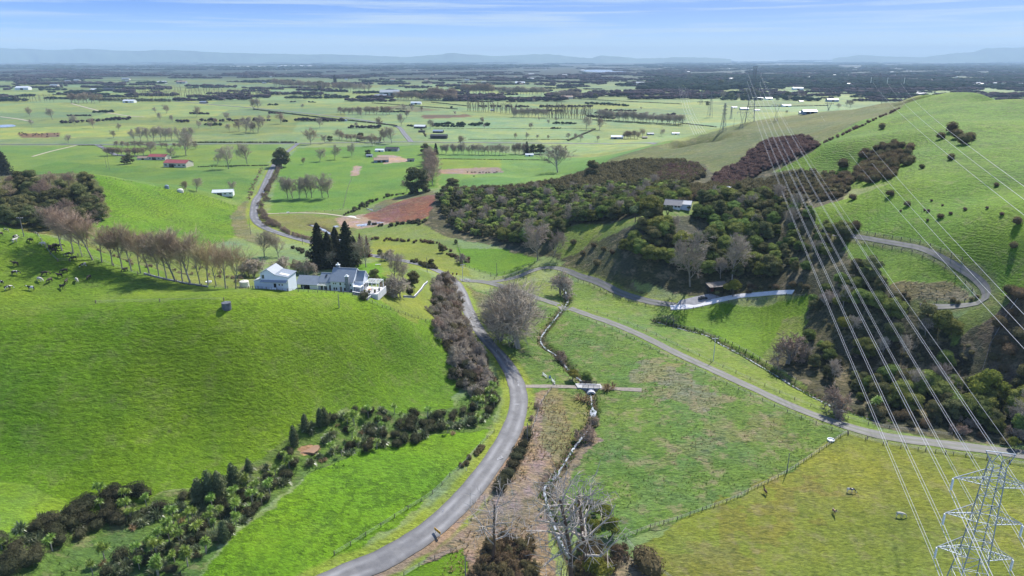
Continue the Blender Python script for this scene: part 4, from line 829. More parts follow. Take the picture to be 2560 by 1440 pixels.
def corridor(x, y):
    d = _cb - _ca; L = np.hypot(*d); t = ((x - _ca[0]) * d[0] + (y - _ca[1]) * d[1]) / L / L; q = abs((x - _ca[0]) * d[1] - (y - _ca[1]) * d[0]) / L
    return 0.6 if (q < 12 and 0.15 < t < 0.95) else 1.0
_h = at(1697, 528); _s2 = at(1820, 477); CLEAR = [(_h.x, _h.y + 4), (_h.x - 2, _h.y - 8), (_h.x + 3, _h.y - 16), (_s2.x, _s2.y), (_s2.x, _s2.y - 10)]
def individuals(P, kind, n, seed, smin, smax, label, cat, group, partsn=0, wide=(0.9, 1.2), darkkind=None, dshare=0.0, zoff=0.0):
    o = np.argsort(camd(P)); g = random.Random(seed)
    for i in o[:n]:
        if min(math.hypot(P[i, 0] - a, P[i, 1] - b) for a, b in CLEAR) < 11: continue
        k = darkkind if darkkind and g.random() < dshare else kind
        s_ = g.uniform(smin, smax) * corridor(P[i, 0], P[i, 1])
        plant(k, P[i, 0], P[i, 1], s_, parts=(list(o).index(i) < partsn) if partsn else False, label=by_mark(P[i, 0], P[i, 1], s_, label if k is kind else label.replace('green', 'dark green')), cat=cat, group=group if k is kind else 'dark evergreen trees of the bush', wide=g.uniform(*wide), zoff=zoff)
    return P[o[n:]]
rest = individuals(ever, K_EVER, 400, 31, 0.72, 1.25, 'dense green broadleaf tree of the native bush on the hillside', 'tree', 'broadleaf trees of the bush', 90, darkkind=K_DARK, dshare=0.38)
LOWE = [broadleaf(300 + i, 8, 4.2, 200, M_EVER, 0.85, 7, 0.0, low=3) for i in range(4)]
if len(rest):
    g = np.random.default_rng(41); sel = g.uniform(0, 1, len(rest)) < 0.55
    merge('bush_canopy', LOWE, rest[sel], g.uniform(0.65, 1.15, sel.sum()), M_EVER, 'unbroken dark green bush canopy farther up the wooded hill', 42, cat='woodland')
    merge('bush_canopy', LOWE, rest[~sel], g.uniform(0.65, 1.15, (~sel).sum()), M_EVERDK, 'darker evergreen canopy mixed through the upper wooded hill', 43, cat='woodland')
rest = individuals(scrub, K_SCRUB, 200, 32, 0.7, 1.3, 'rounded brown scrub bush in the thicket on the hill', 'bush', 'brown scrub bushes of the hill thickets')
LOWS = [shrub(310 + i, 2.6, 3.2, 110, M_SCRUB, 0.55, 5) for i in range(4)]
g = np.random.default_rng(44)
if len(rest): merge('scrub_thicket', LOWS, rest, g.uniform(0.7, 1.3, len(rest)), M_SCRUB, 'dense brown scrub thicket covering the long spur of the hill', 45, cat='scrub')
rest = scrubp
merge('scrub_thicket', LOWS, rest, g.uniform(0.7, 1.2, len(rest)), M_SCRUBP, 'purplish scrub thicket filling the hollow under the far ridge', 46, cat='scrub')
g = random.Random(5)
for i, (x, y) in enumerate(bare_in):
    plant(K_BARE, x, y, g.uniform(0.6, 1.0), parts=i < 40, label=by_mark(x, y, PR.uniform(.7, 1.2), 'leafless grey tree'), group='leafless trees among the bush')
merge('undergrowth', LOWS, scatter(F6D, 3.2, 16, frac=0.55), np.full(len(scatter(F6D, 3.2, 16, frac=0.55)), 0.45), M_SCRUB, 'low brown undergrowth on the shaded slope under the track', 47, cat='undergrowth')
# bushes dotted on the open hill (seen at)
for (px, py, h, lab) in [(2380, 330, 24, 'brown bush topping the small cluster high on the bright hill'), (2395, 345, 22, 'brown bush in the middle of the small cluster high on the hill'), (2410, 360, 26, 'largest brown bush at the foot of the small hilltop cluster'), (2425, 352, 20, 'brown bush at the right edge of the small hilltop cluster'),
        (2352, 347, 15, 'small brown bush just left of the hilltop cluster'), (2375, 399, 15, 'lone dark round bush below the hilltop cluster'), (2205, 322, 14, 'lone faded bush near the fence line of the upper hill'), (2305, 422, 11, 'tiny lone bush on the crest of the lower green spur'),
        (2108, 420, 22, 'dark bush standing alone left of the big thicket'), (2225, 490, 14, 'faded shrub alone on the bright spur'), (2268, 515, 12, 'small faded shrub under the spur crest'), (2130, 500, 14, 'faded shrub near the tip of the spur'), (2350, 545, 12, 'small grey shrub midway down the bright slope'),
        (2135, 575, 22, 'dark shrub just above the start of the hillside track'), (2272, 378, 20, 'round dark bush at the top right of the big thicket'), (2490, 465, 10, 'tiny shrub by the small hollow on the right slope'), (2545, 560, 18, 'dark shrub at the right edge of the slope'), (2530, 620, 16, 'dark shrub by the right edge above the fence'), (2525, 735, 22, 'dark round shrub right of the hairpin bend')]:
    plant_px(K_SCRUB, px, py, h, label=lab, cat='bush')
for i, (x, y) in enumerate(np.concatenate([scatter([(2145, 400), (2160, 378), (2190, 375), (2215, 362), (2250, 358), (2275, 395), (2280, 410), (2245, 425), (2190, 430), (2150, 415)], 4.4, 51, frac=.85), scatter([(2130, 450), (2150, 420), (2200, 425), (2240, 425), (2230, 445), (2200, 460), (2160, 462)], 4.4, 52)])):
    plant(K_SCRUB, x, y, PR.uniform(0.9, 1.4), label=by_mark(x, y, PR.uniform(.7, 1.2), 'dark brown bush'), cat='bush', group='bushes of the big thicket on the upper slope')
for i, (x, y) in enumerate(scatter([(2200, 500), (2300, 470), (2480, 500), (2520, 560), (2400, 540), (2280, 560)], 9, 53, frac=.5)):
    plant(K_SCRUBP, x, y, PR.uniform(0.25, 0.5), name='gorse_bush', label='low faded gorse clump on the bright green slope', cat='bush', group='low gorse clumps on the bright slope')
fl = at_many([(1990 + 258 * t, 390 - 118 * t) for t in np.linspace(0, 1, 60)] + [(1960 + 30 * t, 412 - 22 * t) for t in np.linspace(0, 1, 10)])
merge('hedge', LOWS, fl[:, :2] + prng.normal(0, 1.0, (70, 2)), prng.uniform(0.3, 0.75, 70), M_SCRUBP, 'ragged brown hedge along the fence line up the far ridge', 48, cat='hedge', kind='thing')
# trees with a place of their own on the right
NAMED = [(K_BARE, 1345, 650, 112, 'tall purplish leafless tree in front of the wooded hill'), (K_BARE, 1385, 640, 70, 'smaller leafless tree behind the tall purplish one'), (K_DARK, 1480, 442, 46, 'dark pointed evergreen rising above the scrub spur'),
         (K_EVER, 1625, 545, 60, 'tall loose evergreen standing on the lawn left of the hillside house'), (K_GREY, 1588, 556, 42, 'round grey-green tree left of the tall evergreen by the hillside house'), (K_GREY, 1668, 548, 36, 'olive round tree directly in front of the hillside house'),
         (K_BARE, 1725, 716, 150, 'large pale multi-stemmed leafless tree beside the carport'), (K_BARE, 1830, 700, 110, 'pale leafless tree right of the large one by the carport'), (K_TANGLE, 1405, 736, 66, 'round leafless willow by the stream beneath the lane'),
         (K_DARK, 2172, 700, 62, 'dark round-topped tree on the grassy shelf beneath the track'), (K_DARK, 2140, 695, 52, 'smaller dark tree left of the round-topped one on the shelf'), (K_YEL, 1832, 742, 40, 'small bright yellow-green tree right of the carport'), (K_GREY, 1790, 745, 18, 'small bare bush at the front of the carport'),
         (K_YEL, 2470, 1010, 78, 'big bright-topped evergreen in the lower right bush'), (K_TANGP, 2095, 1034, 72, 'wide reddish leafless willow above the gravel driveway'), (K_TANGP, 1965, 905, 84, 'pinkish brown leafless bush below the green paddock'), (K_YEL, 2535, 1120, 26, 'bright yellow-green bush beside the driveway at the right edge'),
         (K_BARE, 2548, 1070, 130, 'white dead tree at the right edge of the picture'), (K_CAB, 2185, 1035, 36, 'tree fern spreading its fronds beside the reddish willow'), (K_YEL, 2110, 830, 40, 'yellowish willow at the edge of the bush beside the concrete drive'), (K_TANGLE, 2060, 765, 40, 'pale leafless bush where the concrete drive meets the trees')]
for k, px, py, h, lab in NAMED: plant_px(k, px, py, h, parts=True, label=lab, cat='bush' if 'bush' in lab else 'tree')
for (x, y) in scatter([(2120, 1030), (2200, 1055), (2400, 1095), (2540, 1120), (2560, 1085), (2400, 1060), (2260, 1030), (2150, 1010)], 5.0, 61, frac=.8):
    plant(PR.choice([K_SCRUB, K_TANGP, K_DSHRUB]), x, y, PR.uniform(0.6, 1.1), label='low bush in the tangled belt above the gravel driveway', cat='bush', group='low bushes above the gravel driveway')
for (x, y) in scatter([(1850, 720), (1900, 715), (2000, 712), (2030, 725), (1900, 730), (1850, 735)], 3.0, 62): plant(K_SCRUB, x, y, PR.uniform(0.4, 0.7), name='hedge_bush', label='brown hedge bush on the bank above the concrete drive', cat='bush', group='hedge bushes above the concrete drive')
for (x, y) in scatter([(2240, 725), (2300, 745), (2400, 752), (2448, 735), (2440, 757), (2380, 763), (2290, 760), (2230, 745)], 3.0, 63): plant(K_SCRUB, x, y, PR.uniform(0.35, 0.6), name='bank_bush', label='brown scrub on the bank inside the hairpin bend', cat='bush', group='scrub on the bank inside the hairpin')
for (x, y) in scatter([(1430, 610), (1480, 590), (1560, 620), (1620, 720), (1560, 710), (1450, 660)], 9, 64, frac=.6): plant(K_SCRUB, x, y, PR.uniform(0.5, 1.0), label='scattered olive bush on the rough slope under the hillside house', cat='bush', group='scattered bushes on the rough slope')
for (x, y) in scatter([(1830, 478), (1860, 492), (1740, 540), (1700, 535), (1640, 545), (1600, 560), (1600, 545), (1700, 512)], 9, 65, frac=.35): plant(K_GREY, x, y, PR.uniform(0.4, 0.6), label='small garden tree around the hillside house', cat='tree', group='garden trees around the hillside house')

# ------------------------------------------------------------------ the row of leafless poplars along the crest
for i, (x, y) in enumerate([(463, 437), (545, 455), (613, 482), (692, 506), (757, 524), (836, 545), (910, 568), (980, 588), (1047, 603), (1115, 618), (1182, 635), (1242, 652), (1308, 668), (1360, 676), (1420, 684), (1490, 690), (1550, 694), (1610, 700), (1680, 718), (1755, 722)]):
    px, py = x / 2.977, 480 + y / 2.977; h = (88, 92, 70, 96, 80, 84, 88, 100, 84, 100, 84, 96, 104, 92, 110, 96, 106, 80, 98, 88)[i]
    plant_px(K_POPP if i in (0, 1, 3, 5, 6, 12, 14) else K_POP, px, py, h * 1.28, parts=True, label=ORD[i] + ' leafless poplar from the left in the long row along the crest', group='row of poplars along the crest', wide=1.22)
# young orchard-like shrubs behind the row
for (x, y) in scatter([(200, 618), (430, 655), (600, 690), (610, 712), (560, 700), (400, 680), (240, 640)], 6.5, 71, frac=.6): plant(K_TANGP, x, y, PR.uniform(0.3, 0.45), label='small brown sapling in the planted field behind the poplar row', cat='shrub', group='saplings behind the poplar row')
# dark wood on the left middle hill
for i, (x, y) in enumerate(scatter([(0, 470), (60, 462), (220, 462), (262, 500), (285, 540), (240, 560), (130, 575), (0, 560)], 9.5, 72)):
    plant(PR.choice([K_DARK, K_BARE, K_DARK, K_SCRUB]) if False else (K_DARK if PR.random() < 0.6 else K_BARP), x, y, PR.uniform(1.0, 1.5), parts=i < 20, label=by_mark(x, y, PR.uniform(.7, 1.2), 'dark wood tree'), group='trees of the dark wood on the left hill', wide=1.15)
plant_px(K_CON, 228, 475, 34, label='dark pine standing out at the right edge of the left wood', parts=True); plant_px(K_CON, 12, 438, 60, label='dark pine cut by the left edge of the picture', parts=True, wide=1.6)
plant_px(K_CON, -20, 440, 50, label='dark pine just outside the left edge of the picture', wide=1.6)
# ------------------------------------------------------------------ around the farmhouse
c6 = lambda x, y: (600 + x / 5.333, 520 + y / 5.333)
HOUSE_TREES = [(K_BARE, 325, 650, 350, 'tall leafless tree left of the two behind the white tank'), (K_BARE, 515, 655, 330, 'tall leafless tree nearer the road behind the outbuilding'), (K_CON, 1070, 800, 560, 'broad dark conifer on the left of the clump behind the farmhouse'), (K_CON, 1190, 790, 440, 'second dark conifer of the clump behind the farmhouse'), (K_CON, 1290, 700, 420, 'slim dark conifer in the middle of the clump'),
               (K_CON, 1440, 780, 560, 'tallest dark conifer of the clump behind the farmhouse'), (K_CON, 1530, 740, 340, 'short dark conifer at the right of the clump'), (K_CONR, 1610, 640, 280, 'rusty-topped conifer behind the pale leafless tree'), (K_CONR, 1700, 650, 260, 'rusty-topped conifer on the right of the clump'),
               (K_BARE, 1680, 790, 390, 'pale leafless tree on the lawn behind the farmhouse'), (K_BARE, 1230, 800, 240, 'pale leafless tree in front of the dark conifers'), (K_TANGLE, 240, 925, 260, 'round brown leafless tree beside the two-storey outbuilding'), (K_TANGLE, 100, 900, 200, 'leafless bush behind the white tank'),
               (K_TANGLE, 560, 850, 180, 'leafless bush behind the outbuilding roof'), (K_TANGLE, 900, 890, 220, 'leafless bush behind the carport roof'), (K_TANGP, 780, 840, 150, 'brown leafless bush between outbuilding and carport'), (K_DARK, 1795, 990, 180, 'small round dark tree beside the patio pergola'), (K_BARE, 2060, 960, 360, 'large bushy leafless tree right of the farmhouse'),
               (K_BARE, 2180, 1000, 300, 'second leafless tree right of the farmhouse'), (K_TANGLE, 2000, 1180, 260, 'grey leafless thicket in front of the garden'), (K_TANGLE, 2110, 1190, 240, 'right half of the grey leafless garden thicket'), (K_DARK, 2310, 1030, 190, 'dark evergreen bush inside the walled garden'), (K_DARK, 1870, 640, 90, 'dark shrub at the back of the lawn'),
               (K_TANGLE, 1980, 700, 130, 'leafless shrub at the back right of the lawn'), (K_RUST if False else K_CONR, 1880, 1110, 150, 'reddish shrub at the end of the patio'), (K_DSHRUB, 1650, 1210, 90, 'small conical shrub by the stone wall'), (K_DSHRUB, 2265, 1140, 75, 'small clipped round shrub in the walled garden'),
               (K_COL, 740, 1070, 40, 'green shrub beside the carport post')]
for k, x, y, h, lab in HOUSE_TREES: plant_px(k, *c6(x, y), h / 5.333 * 1.05, parts=True, label=lab, cat='shrub' if ('shrub' in lab or 'bush' in lab or 'thicket' in lab) else 'tree', wide=1.25 if k is K_TANGLE else (1.15 if k is K_CON else 1))
K_PINK = Kind('blossom_tree', [broadleaf(201, 3, 1.6, 500, M_PINK, 0.2, 6, 0.3, 0.05, solid=0)]); K_PINK.h = 3
plant_px(K_PINK, *c6(625, 1090), 20, parts=True, label='small pink blossom tree beside the outbuilding')
# hedges along the road behind the house
def hedge(P, n, s0, s1, label, material=None, geos=None, w=1.0, seed=3, name='hedge'):
    L = path_px(P, 1.0); g = np.random.default_rng(seed); t = g.integers(0, len(L), n); pos = L[t] + g.normal(0, w, (n, 2)); merge(name, geos or LOWT, pos, g.uniform(s0, s1, n), material or M_TWIGPURP, label, seed, cat='hedge', kind='thing')
LOWT = [bare_tree(400 + i, 4.5, M_BARK, M_TWIGPURP, kids=(4, 5, 5), levels=3, spread=0.8, up=0.05, rad=0.07, twig=0.035, trunks=3, first=0.15, wig=0.5) for i in range(3)]
hedge([(700, 408), (688, 440), (672, 470), (660, 500), (655, 530), (672, 560), (700, 570)], 150, 0.5, 0.95, 'thick brown leafless hedge following the right side of the far road', LOWT and M_TWIGPURP, w=1.5, seed=4)
hedge([(705, 575), (740, 590), (780, 600)], 50, 0.4, 0.7, 'brown hedge on the inside of the road bend', w=1.2, seed=5)
hedge([(655, 420), (645, 440), (632, 470), (622, 500)], 60, 0.25, 0.5, 'low brown hedge on the left verge of the far road', w=1.0, seed=6)
hedge([(735, 620), (780, 640), (790, 650)], 30, 0.4, 0.7, 'dark hedge below the road near the conifers', M_DARKSHRUB, LOWS, 1.5, 7)
hedge([(930, 598), (1000, 603), (1090, 610), (1130, 640), (1180, 655)], 70, 0.35, 0.6, 'dark winding hedge between the paddocks behind the house', M_SCRUB, LOWS, 1.3, 8)
hedge([(1032, 655), (1060, 665), (1085, 672)], 26, 0.5, 0.8, 'brown hedge near the road junction', M_SCRUB, LOWS, 1.0, 9)
hedge([(240, 560), (320, 585), (420, 610), (500, 630), (600, 650), (640, 660)], 60, 0.25, 0.5, 'low brown hedge across the field behind the poplars', w=1.5, seed=10)
hedge([(860, 540), (900, 520), (940, 500), (1000, 487), (1080, 478)], 60, 0.3, 0.9, 'straggling hedge above the red cutting', M_DARKSHRUB, LOWS, 2.0, 12)
hedge([(920, 560), (960, 566), (1010, 560), (1060, 556)], 40, 0.3, 0.8, 'low dark scrub along the foot of the red cutting', M_DARKSHRUB, LOWS, 2.0, 13)
for px, py, h, lab in [(1078, 668, 22, 'small dark pine at the road junction'), (1105, 632, 22, 'dark bush in the hedge corner behind the house'), (1160, 660, 26, 'round leafless bush beside the power pole'), (1140, 610, 12, 'small dark bush on the paddock edge')]:
    plant_px(K_DARK if 'dark' in lab else K_TANGLE, px, py, h, label=lab, cat='bush')
# ------------------------------------------------------------------ roadside tangle and the big trees by the stream
M_OLTW = leaf_mat('olive_brown_twigs', (0.13, 0.10, 0.05), (0.26, 0.205, 0.11), 0.2, 0.03, trans=0)
K_OLIVET = Kind('bare_shrub', [bare_tree(125 + i, 4.0, M_BARK, M_OLTW, kids=(5, 5, 6, 5), spread=0.75, up=0.05, rad=0.07, twig=0.026, trunks=3, first=0.2, wig=0.5) for i in range(3)]); K_OLIVET.h = 4.0
TG = scatter([(1082, 700), (1122, 692), (1148, 745), (1160, 800), (1190, 860), (1222, 930), (1238, 985), (1190, 990), (1140, 960), (1115, 880), (1085, 830), (1082, 760)], 3.6, 81)
for i, (x, y) in enumerate(TG): plant(PR.choice([K_TANGLE, K_TANGLE, K_TANGLE, K_TANGLE, K_TANGLE, K_TANGP, K_OLIVET, K_DSHRUB]), x, y, PR.uniform(0.75, 1.25), parts=i < 30, label=by_mark(x, y, PR.uniform(.7, 1.2), 'leafless tangled shrub'), cat='shrub', group='tangled shrubs left of the road')
for (x, y) in scatter([(1130, 900), (1180, 900), (1235, 985), (1250, 1010), (1180, 1020), (1130, 960)], 4.5, 82, frac=.6): plant(K_DSHRUB, x, y, PR.uniform(1.0, 1.6), label='dark shrub at the lower end of the roadside belt', cat='shrub', group='dark shrubs at the lower end of the roadside belt')
K_WILLOW = Kind('willow_tree', [bare_tree(500 + i, 20, M_PALEBARK, M_TWIGGREY, kids=(6, 6, 6, 7), spread=0.72, up=0.08, rad=0.4, trunk=0.22, first=0.3, twig=0.030, wig=0.3, lenf=0.78, trunks=2) for i in range(2)]); K_WILLOW.h = 20
for px, py, h, lab, v in [(1300, 868, 150, 'huge round leafless willow standing beside the stream', 0), (1275, 800, 110, 'leafless willow directly behind the huge one by the stream', 1), (1250, 850, 90, 'smaller leafless willow at the left of the huge one', 1)]: plant_px(K_WILLOW, px, py, h, parts=True, label=lab, v=v, wide=1.15)
for px, py, h, lab, k in [(1405, 900, 28, 'small leafless bush on the stream bank', K_TANGP), (1432, 950, 26, 'green bush just behind the culvert bridge on the left', K_YEL), (1468, 948, 26, 'green bush just behind the culvert bridge on the right', K_EVER), (1466, 1095, 34, 'brown bush overhanging the stream below the bridge', K_TANGP), (1482, 1060, 30, 'dry brown bush at the pool below the bridge', K_TANGP),
                       (1520, 975, 20, 'brown reed bush right of the culvert', K_TOE), (1460, 1000, 22, 'green reed clump left of the culvert outlet', K_TOE)]: plant_px(k, px, py, h, parts=True, label=lab, cat='bush')
# hedge bushes between road and stream
for i, (px, py) in enumerate([(1250, 1225), (1268, 1195), (1280, 1170), (1290, 1150), (1298, 1135), (1308, 1120), (1258, 1210), (1318, 1092), (1322, 1075), (1330, 1050), (1345, 1020)]):
    plant_px(K_DSHRUB if i < 8 else K_TANGP, px, py, 17 if i < 8 else 12, label='dark brown bush in the short hedge between road and stream', cat='bush', group='bushes of the hedge between road and stream', wide=1.2)
hedge([(1155, 1165), (1185, 1140), (1208, 1115)], 26, 0.25, 0.4, 'brown hedge remnant along the paddock fence left of the road', M_SCRUB, LOWS, 0.4, 14)
# ------------------------------------------------------------------ planted gully
c7 = lambda x, y: (x / 2.88, 940 + y / 2.88)
for n, (x, y, h) in enumerate([(1445, 925, 175), (1520, 905, 200), (1588, 895, 185), (1690, 815, 165), (1795, 705, 100), (2120, 500, 125), (2200, 395, 110), (2310, 360, 115), (2342, 350, 110), (1620, 1190, 130)]):
    plant_px(K_COL, *c7(x, y), h / 2.88 * 1.1, parts=True, label=['pale-tipped columnar shrub, first of the trio by the paddock', 'tallest columnar shrub in the middle of the trio', 'columnar shrub at the right of the trio', 'lone columnar shrub right of the trio', 'short columnar shrub among the flax', 'columnar shrub left of the muddy pond', 'columnar shrub up the slope from the muddy pond', 'left columnar shrub of the pair at the gully top', 'right columnar shrub of the pair at the gully top', 'rounded pale shrub on the lower side of the gully'][n], cat='shrub')
ZA = scatter([(0, 1350), (110, 1300), (220, 1245), (300, 1225), (395, 1240), (370, 1290), (240, 1330), (120, 1390), (60, 1440), (0, 1440)], 3.0, 91)
ZB = scatter([(300, 1300), (470, 1240), (660, 1160), (690, 1165), (500, 1262), (340, 1325)], 2.6, 92)
ZC = scatter([(210, 1440), (260, 1400), (330, 1385), (420, 1310), (540, 1270), (620, 1210), (735, 1175), (700, 1220), (640, 1290), (570, 1345), (470, 1425), (450, 1450)], 2.7, 93)
ZD = scatter([(690, 1150), (740, 1085), (800, 1045), (900, 1025), (1000, 1030), (1120, 1040), (1190, 1015), (1245, 960), (1248, 1035), (1150, 1080), (1000, 1120), (880, 1135), (780, 1160), (700, 1185)], 3.0, 94, frac=.85)
def mixp(P, w, seed, tagword):
    g = random.Random(seed); mud = at(772, 1124)
    for (x, y) in P:
        if math.hypot(x - mud.x, y - mud.y) < 4.5: continue
        r = g.random(); c = 0
        for kk, (k, ww, s0, s1, lab, cat, grp) in enumerate(w):
            c += ww
            if r < c: q_ = plant(k, x, y, g.uniform(s0, s1), parts=g.random() < 0.35, label=by_mark(x, y, (s0 + g.random() * (s1 - s0)), lab), cat=cat, group=grp); break
SH = lambda w, a=0.75, b=1.15: (K_DSHRUB, w, a, b, 'dark rounded shrub', 'shrub', 'dark rounded shrubs')
CA = lambda w: (K_CAB, w, 0.8, 1.25, 'spiky green cabbage tree', 'tree', 'cabbage trees')
FX = lambda w: (K_FLAX, w, 0.9, 1.5, 'dark clump of flax', 'plant', 'flax clumps')
TO = lambda w: (K_TOE, w, 0.8, 1.3, 'orange-brown grass clump', 'plant', 'orange-brown grass clumps')
mixp(ZA, [SH(0.55, 0.9, 1.5), CA(0.22), FX(0.23)], 1, ' at the lower left end of the planted gully')
mixp(ZB, [FX(0.78), SH(0.15), TO(0.07)], 2, ' along the upper edge of the planted gully')
mixp(ZC, [CA(0.40), FX(0.34), SH(0.18), TO(0.08)], 3, ' on the lower side of the planted gully')
mixp(ZD, [CA(0.20), FX(0.36), SH(0.34), TO(0.10)], 4, ' in the upper part of the planted gully')
# ------------------------------------------------------------------ foreground: dead trees and brush
def snag(seed, h, kids=(8, 3, 3), **k):
    g_ = np.random.default_rng(seed); geo = Geo(); o = grow(g_, h, trunk=0.78, levels=3, kids=kids, spread=1.0, up=0.12, wig=0.38, lean=0.04, first=0.28, twig=0.055, lenf=0.52, rad=k.get('rad', 0.38)); 
    for l, s in enumerate(o): tubes(geo, s, 1 if l == 0 else 0, 0.3, 7 if l == 0 else (5 if l == 1 else 4))
    V = np.concatenate(geo.v); f = h / V[:, 2].max(); geo.v = [v * f for v in geo.v]; geo.mats = [M_DEADW, M_DEADB]; return geo
M_DEADW = mat('weathered_dead_wood', (0.42, 0.37, 0.33), 0.85, var=0.35, scale=0.7)
M_DEADB = mat('dark_dead_bark', (0.13, 0.085, 0.06), 0.9, var=0.45, scale=0.9)
K_SNAG = Kind('dead_tree', [snag(600, 24, (13, 5, 3), rad=.45), snag(601, 26, (15, 5, 3), rad=0.6), snag(605, 25, (14, 5, 3), rad=0.55), snag(607, 14, (6, 3, 2), rad=0.2)], crown='branches'); K_SNAG.h = 25
for px, py, h, lab, v, rz in [(1232, 1405, 27, 'dead tree with bent pale branches left of the stream', 0, 0.4), (1428, 1452, 31, 'left trunk of the big pair of dead trees at the bottom', 1, 2.0), (1465, 1446, 32, 'right trunk of the big pair of dead trees at the bottom', 2, 4.1), (1400, 1470, 20, 'thin dead stem leaning in front of the big dead trees', 3, 1.0)]:
    p = at(px, py); plant(K_SNAG, p.x, p.y, h / 25, parts=True, label=lab, v=v, rz=rz)
FG = [(K_OLIVET, 4.0, 0.8, scatter([(1185, 1410), (1205, 1360), (1290, 1350), (1335, 1385), (1330, 1460), (1185, 1460)], 3.0, 95), 'brown leafless bush around the foot of the left dead tree', 'brown bushes at the left dead tree'),
      (K_OLIVET, 4.0, 0.9, scatter([(1430, 1410), (1450, 1360), (1530, 1350), (1560, 1385), (1530, 1440), (1440, 1470)], 3.4, 96), 'brown leafless bush around the foot of the big dead trees', 'brown bushes at the big dead trees'),
      (K_YEL, 6.0, 0.8, scatter([(1385, 1330), (1400, 1290), (1480, 1270), (1540, 1300), (1560, 1345), (1480, 1350)], 5.0, 97), 'yellow-green willow bush behind the big dead trees', 'yellow-green bushes behind the dead trees'),
      (K_SCRUB, 3.4, 0.7, scatter([(1190, 1440), (1220, 1350), (1330, 1340), (1380, 1440)], 4.0, 98, frac=.6), 'olive scrub bush low among the dead trees', 'olive scrub among the dead trees')]
for k, hh, s, P, lab, grp in FG:
    for i, (x, y) in enumerate(P): plant(k, x, y, PR.uniform(0.75, 1.1) * s, parts=i < 8, label=lab, cat='bush', group=grp)
plant_px(K_YEL, 1490, 1450, 50, parts=True, label='bright yellow-green bush at the bottom edge by the dead trees', cat='bush'); plant_px(K_SCRUB, 1617, 1425, 44, parts=True, label='round olive bush by the fence corner near the bottom', cat='bush', wide=1.1)
# rushes and tussock: nobody could count them
def tufts(name, poly, spacing, frac, s0, s1, m, label, seed):
    P = scatter(poly, spacing, seed, frac=frac); g = np.random.default_rng(seed)
    keep = vnoise(P[:, 0], P[:, 1], 9, seed) + 0.5 * vnoise(P[:, 0], P[:, 1], 3.5, seed + 1) > -0.1; P = P[keep]
    merge(name, [tuft(seed + i, 0.75, 9, 0.16, m) for i in range(3)], P, g.uniform(s0, s1, len(P)), m, label, seed, cat='tussock')
RP = [(1170, 720), (1300, 750), (1450, 790), (1610, 855), (1900, 990), (2100, 1078), (1980, 1165), (1660, 1315), (1560, 1345), (1420, 1300), (1480, 1090), (1380, 950), (1250, 860)]
M_RUSH = leaf_mat('rush_blades', (0.075, 0.12, 0.025), (0.17, 0.25, 0.055), 0.1, 0.02)
tufts('rushes', RP, 1.5, 0.75, 0.3, 0.75, M_RUSH, 'green rushes tufting the rough paddock between road and driveway', 101)
tufts('tussock_grass', [(1320, 990), (1390, 960), (1430, 1090), (1400, 1200), (1370, 1290), (1390, 1440), (1100, 1440), (1180, 1290), (1270, 1200), (1320, 1090)], 1.3, 0.8, 0.5, 1.2, M_TUSS, 'straw-coloured tussock grass between the road and the stream', 111)
tufts('tussock_grass', [(1580, 900), (1690, 920), (1880, 1030), (2050, 1080), (1900, 1150), (1700, 1200), (1620, 1050)], 2.0, 0.5, 0.4, 0.9, M_TUSS, 'dry tussock grass scattered over the rough paddock', 121)
tufts('rushes', [(700, 1180), (760, 1060), (1000, 1030), (1240, 960), (1240, 1060), (1000, 1130), (700, 1220), (450, 1440), (0, 1440), (0, 1380), (300, 1280)], 1.6, 0.5, 0.5, 1.0, M_RUSH, 'green rank growth between the plants of the gully', 131)
tufts('tussock_grass', [(2230, 712), (2400, 702), (2450, 745), (2300, 760)], 1.8, 0.8, 0.5, 1.1, M_TUSS, 'dry tussock grass on the knob inside the hairpin bend', 141)
for nm_, sd_ in (('stream', 151), ('brook', 161)):
    L_ = LINES[nm_]; g_ = np.random.default_rng(sd_); n_ = 900 if nm_ == 'stream' else 600; k_ = g_.integers(0, len(L_), n_); ps = L_[k_] + g_.normal(0, 1, (n_, 2)) * 1.1 + g_.uniform(-1, 1, (n_, 2)); merge('bank_growth', [tuft(sd_ + i, 0.75, 12, 0.2, M_RUSH) for i in range(3)], ps, g_.uniform(0.5, 1.3, n_), M_RUSH, 'rank grass hanging over the banks of the ' + nm_, sd_, cat='grass')
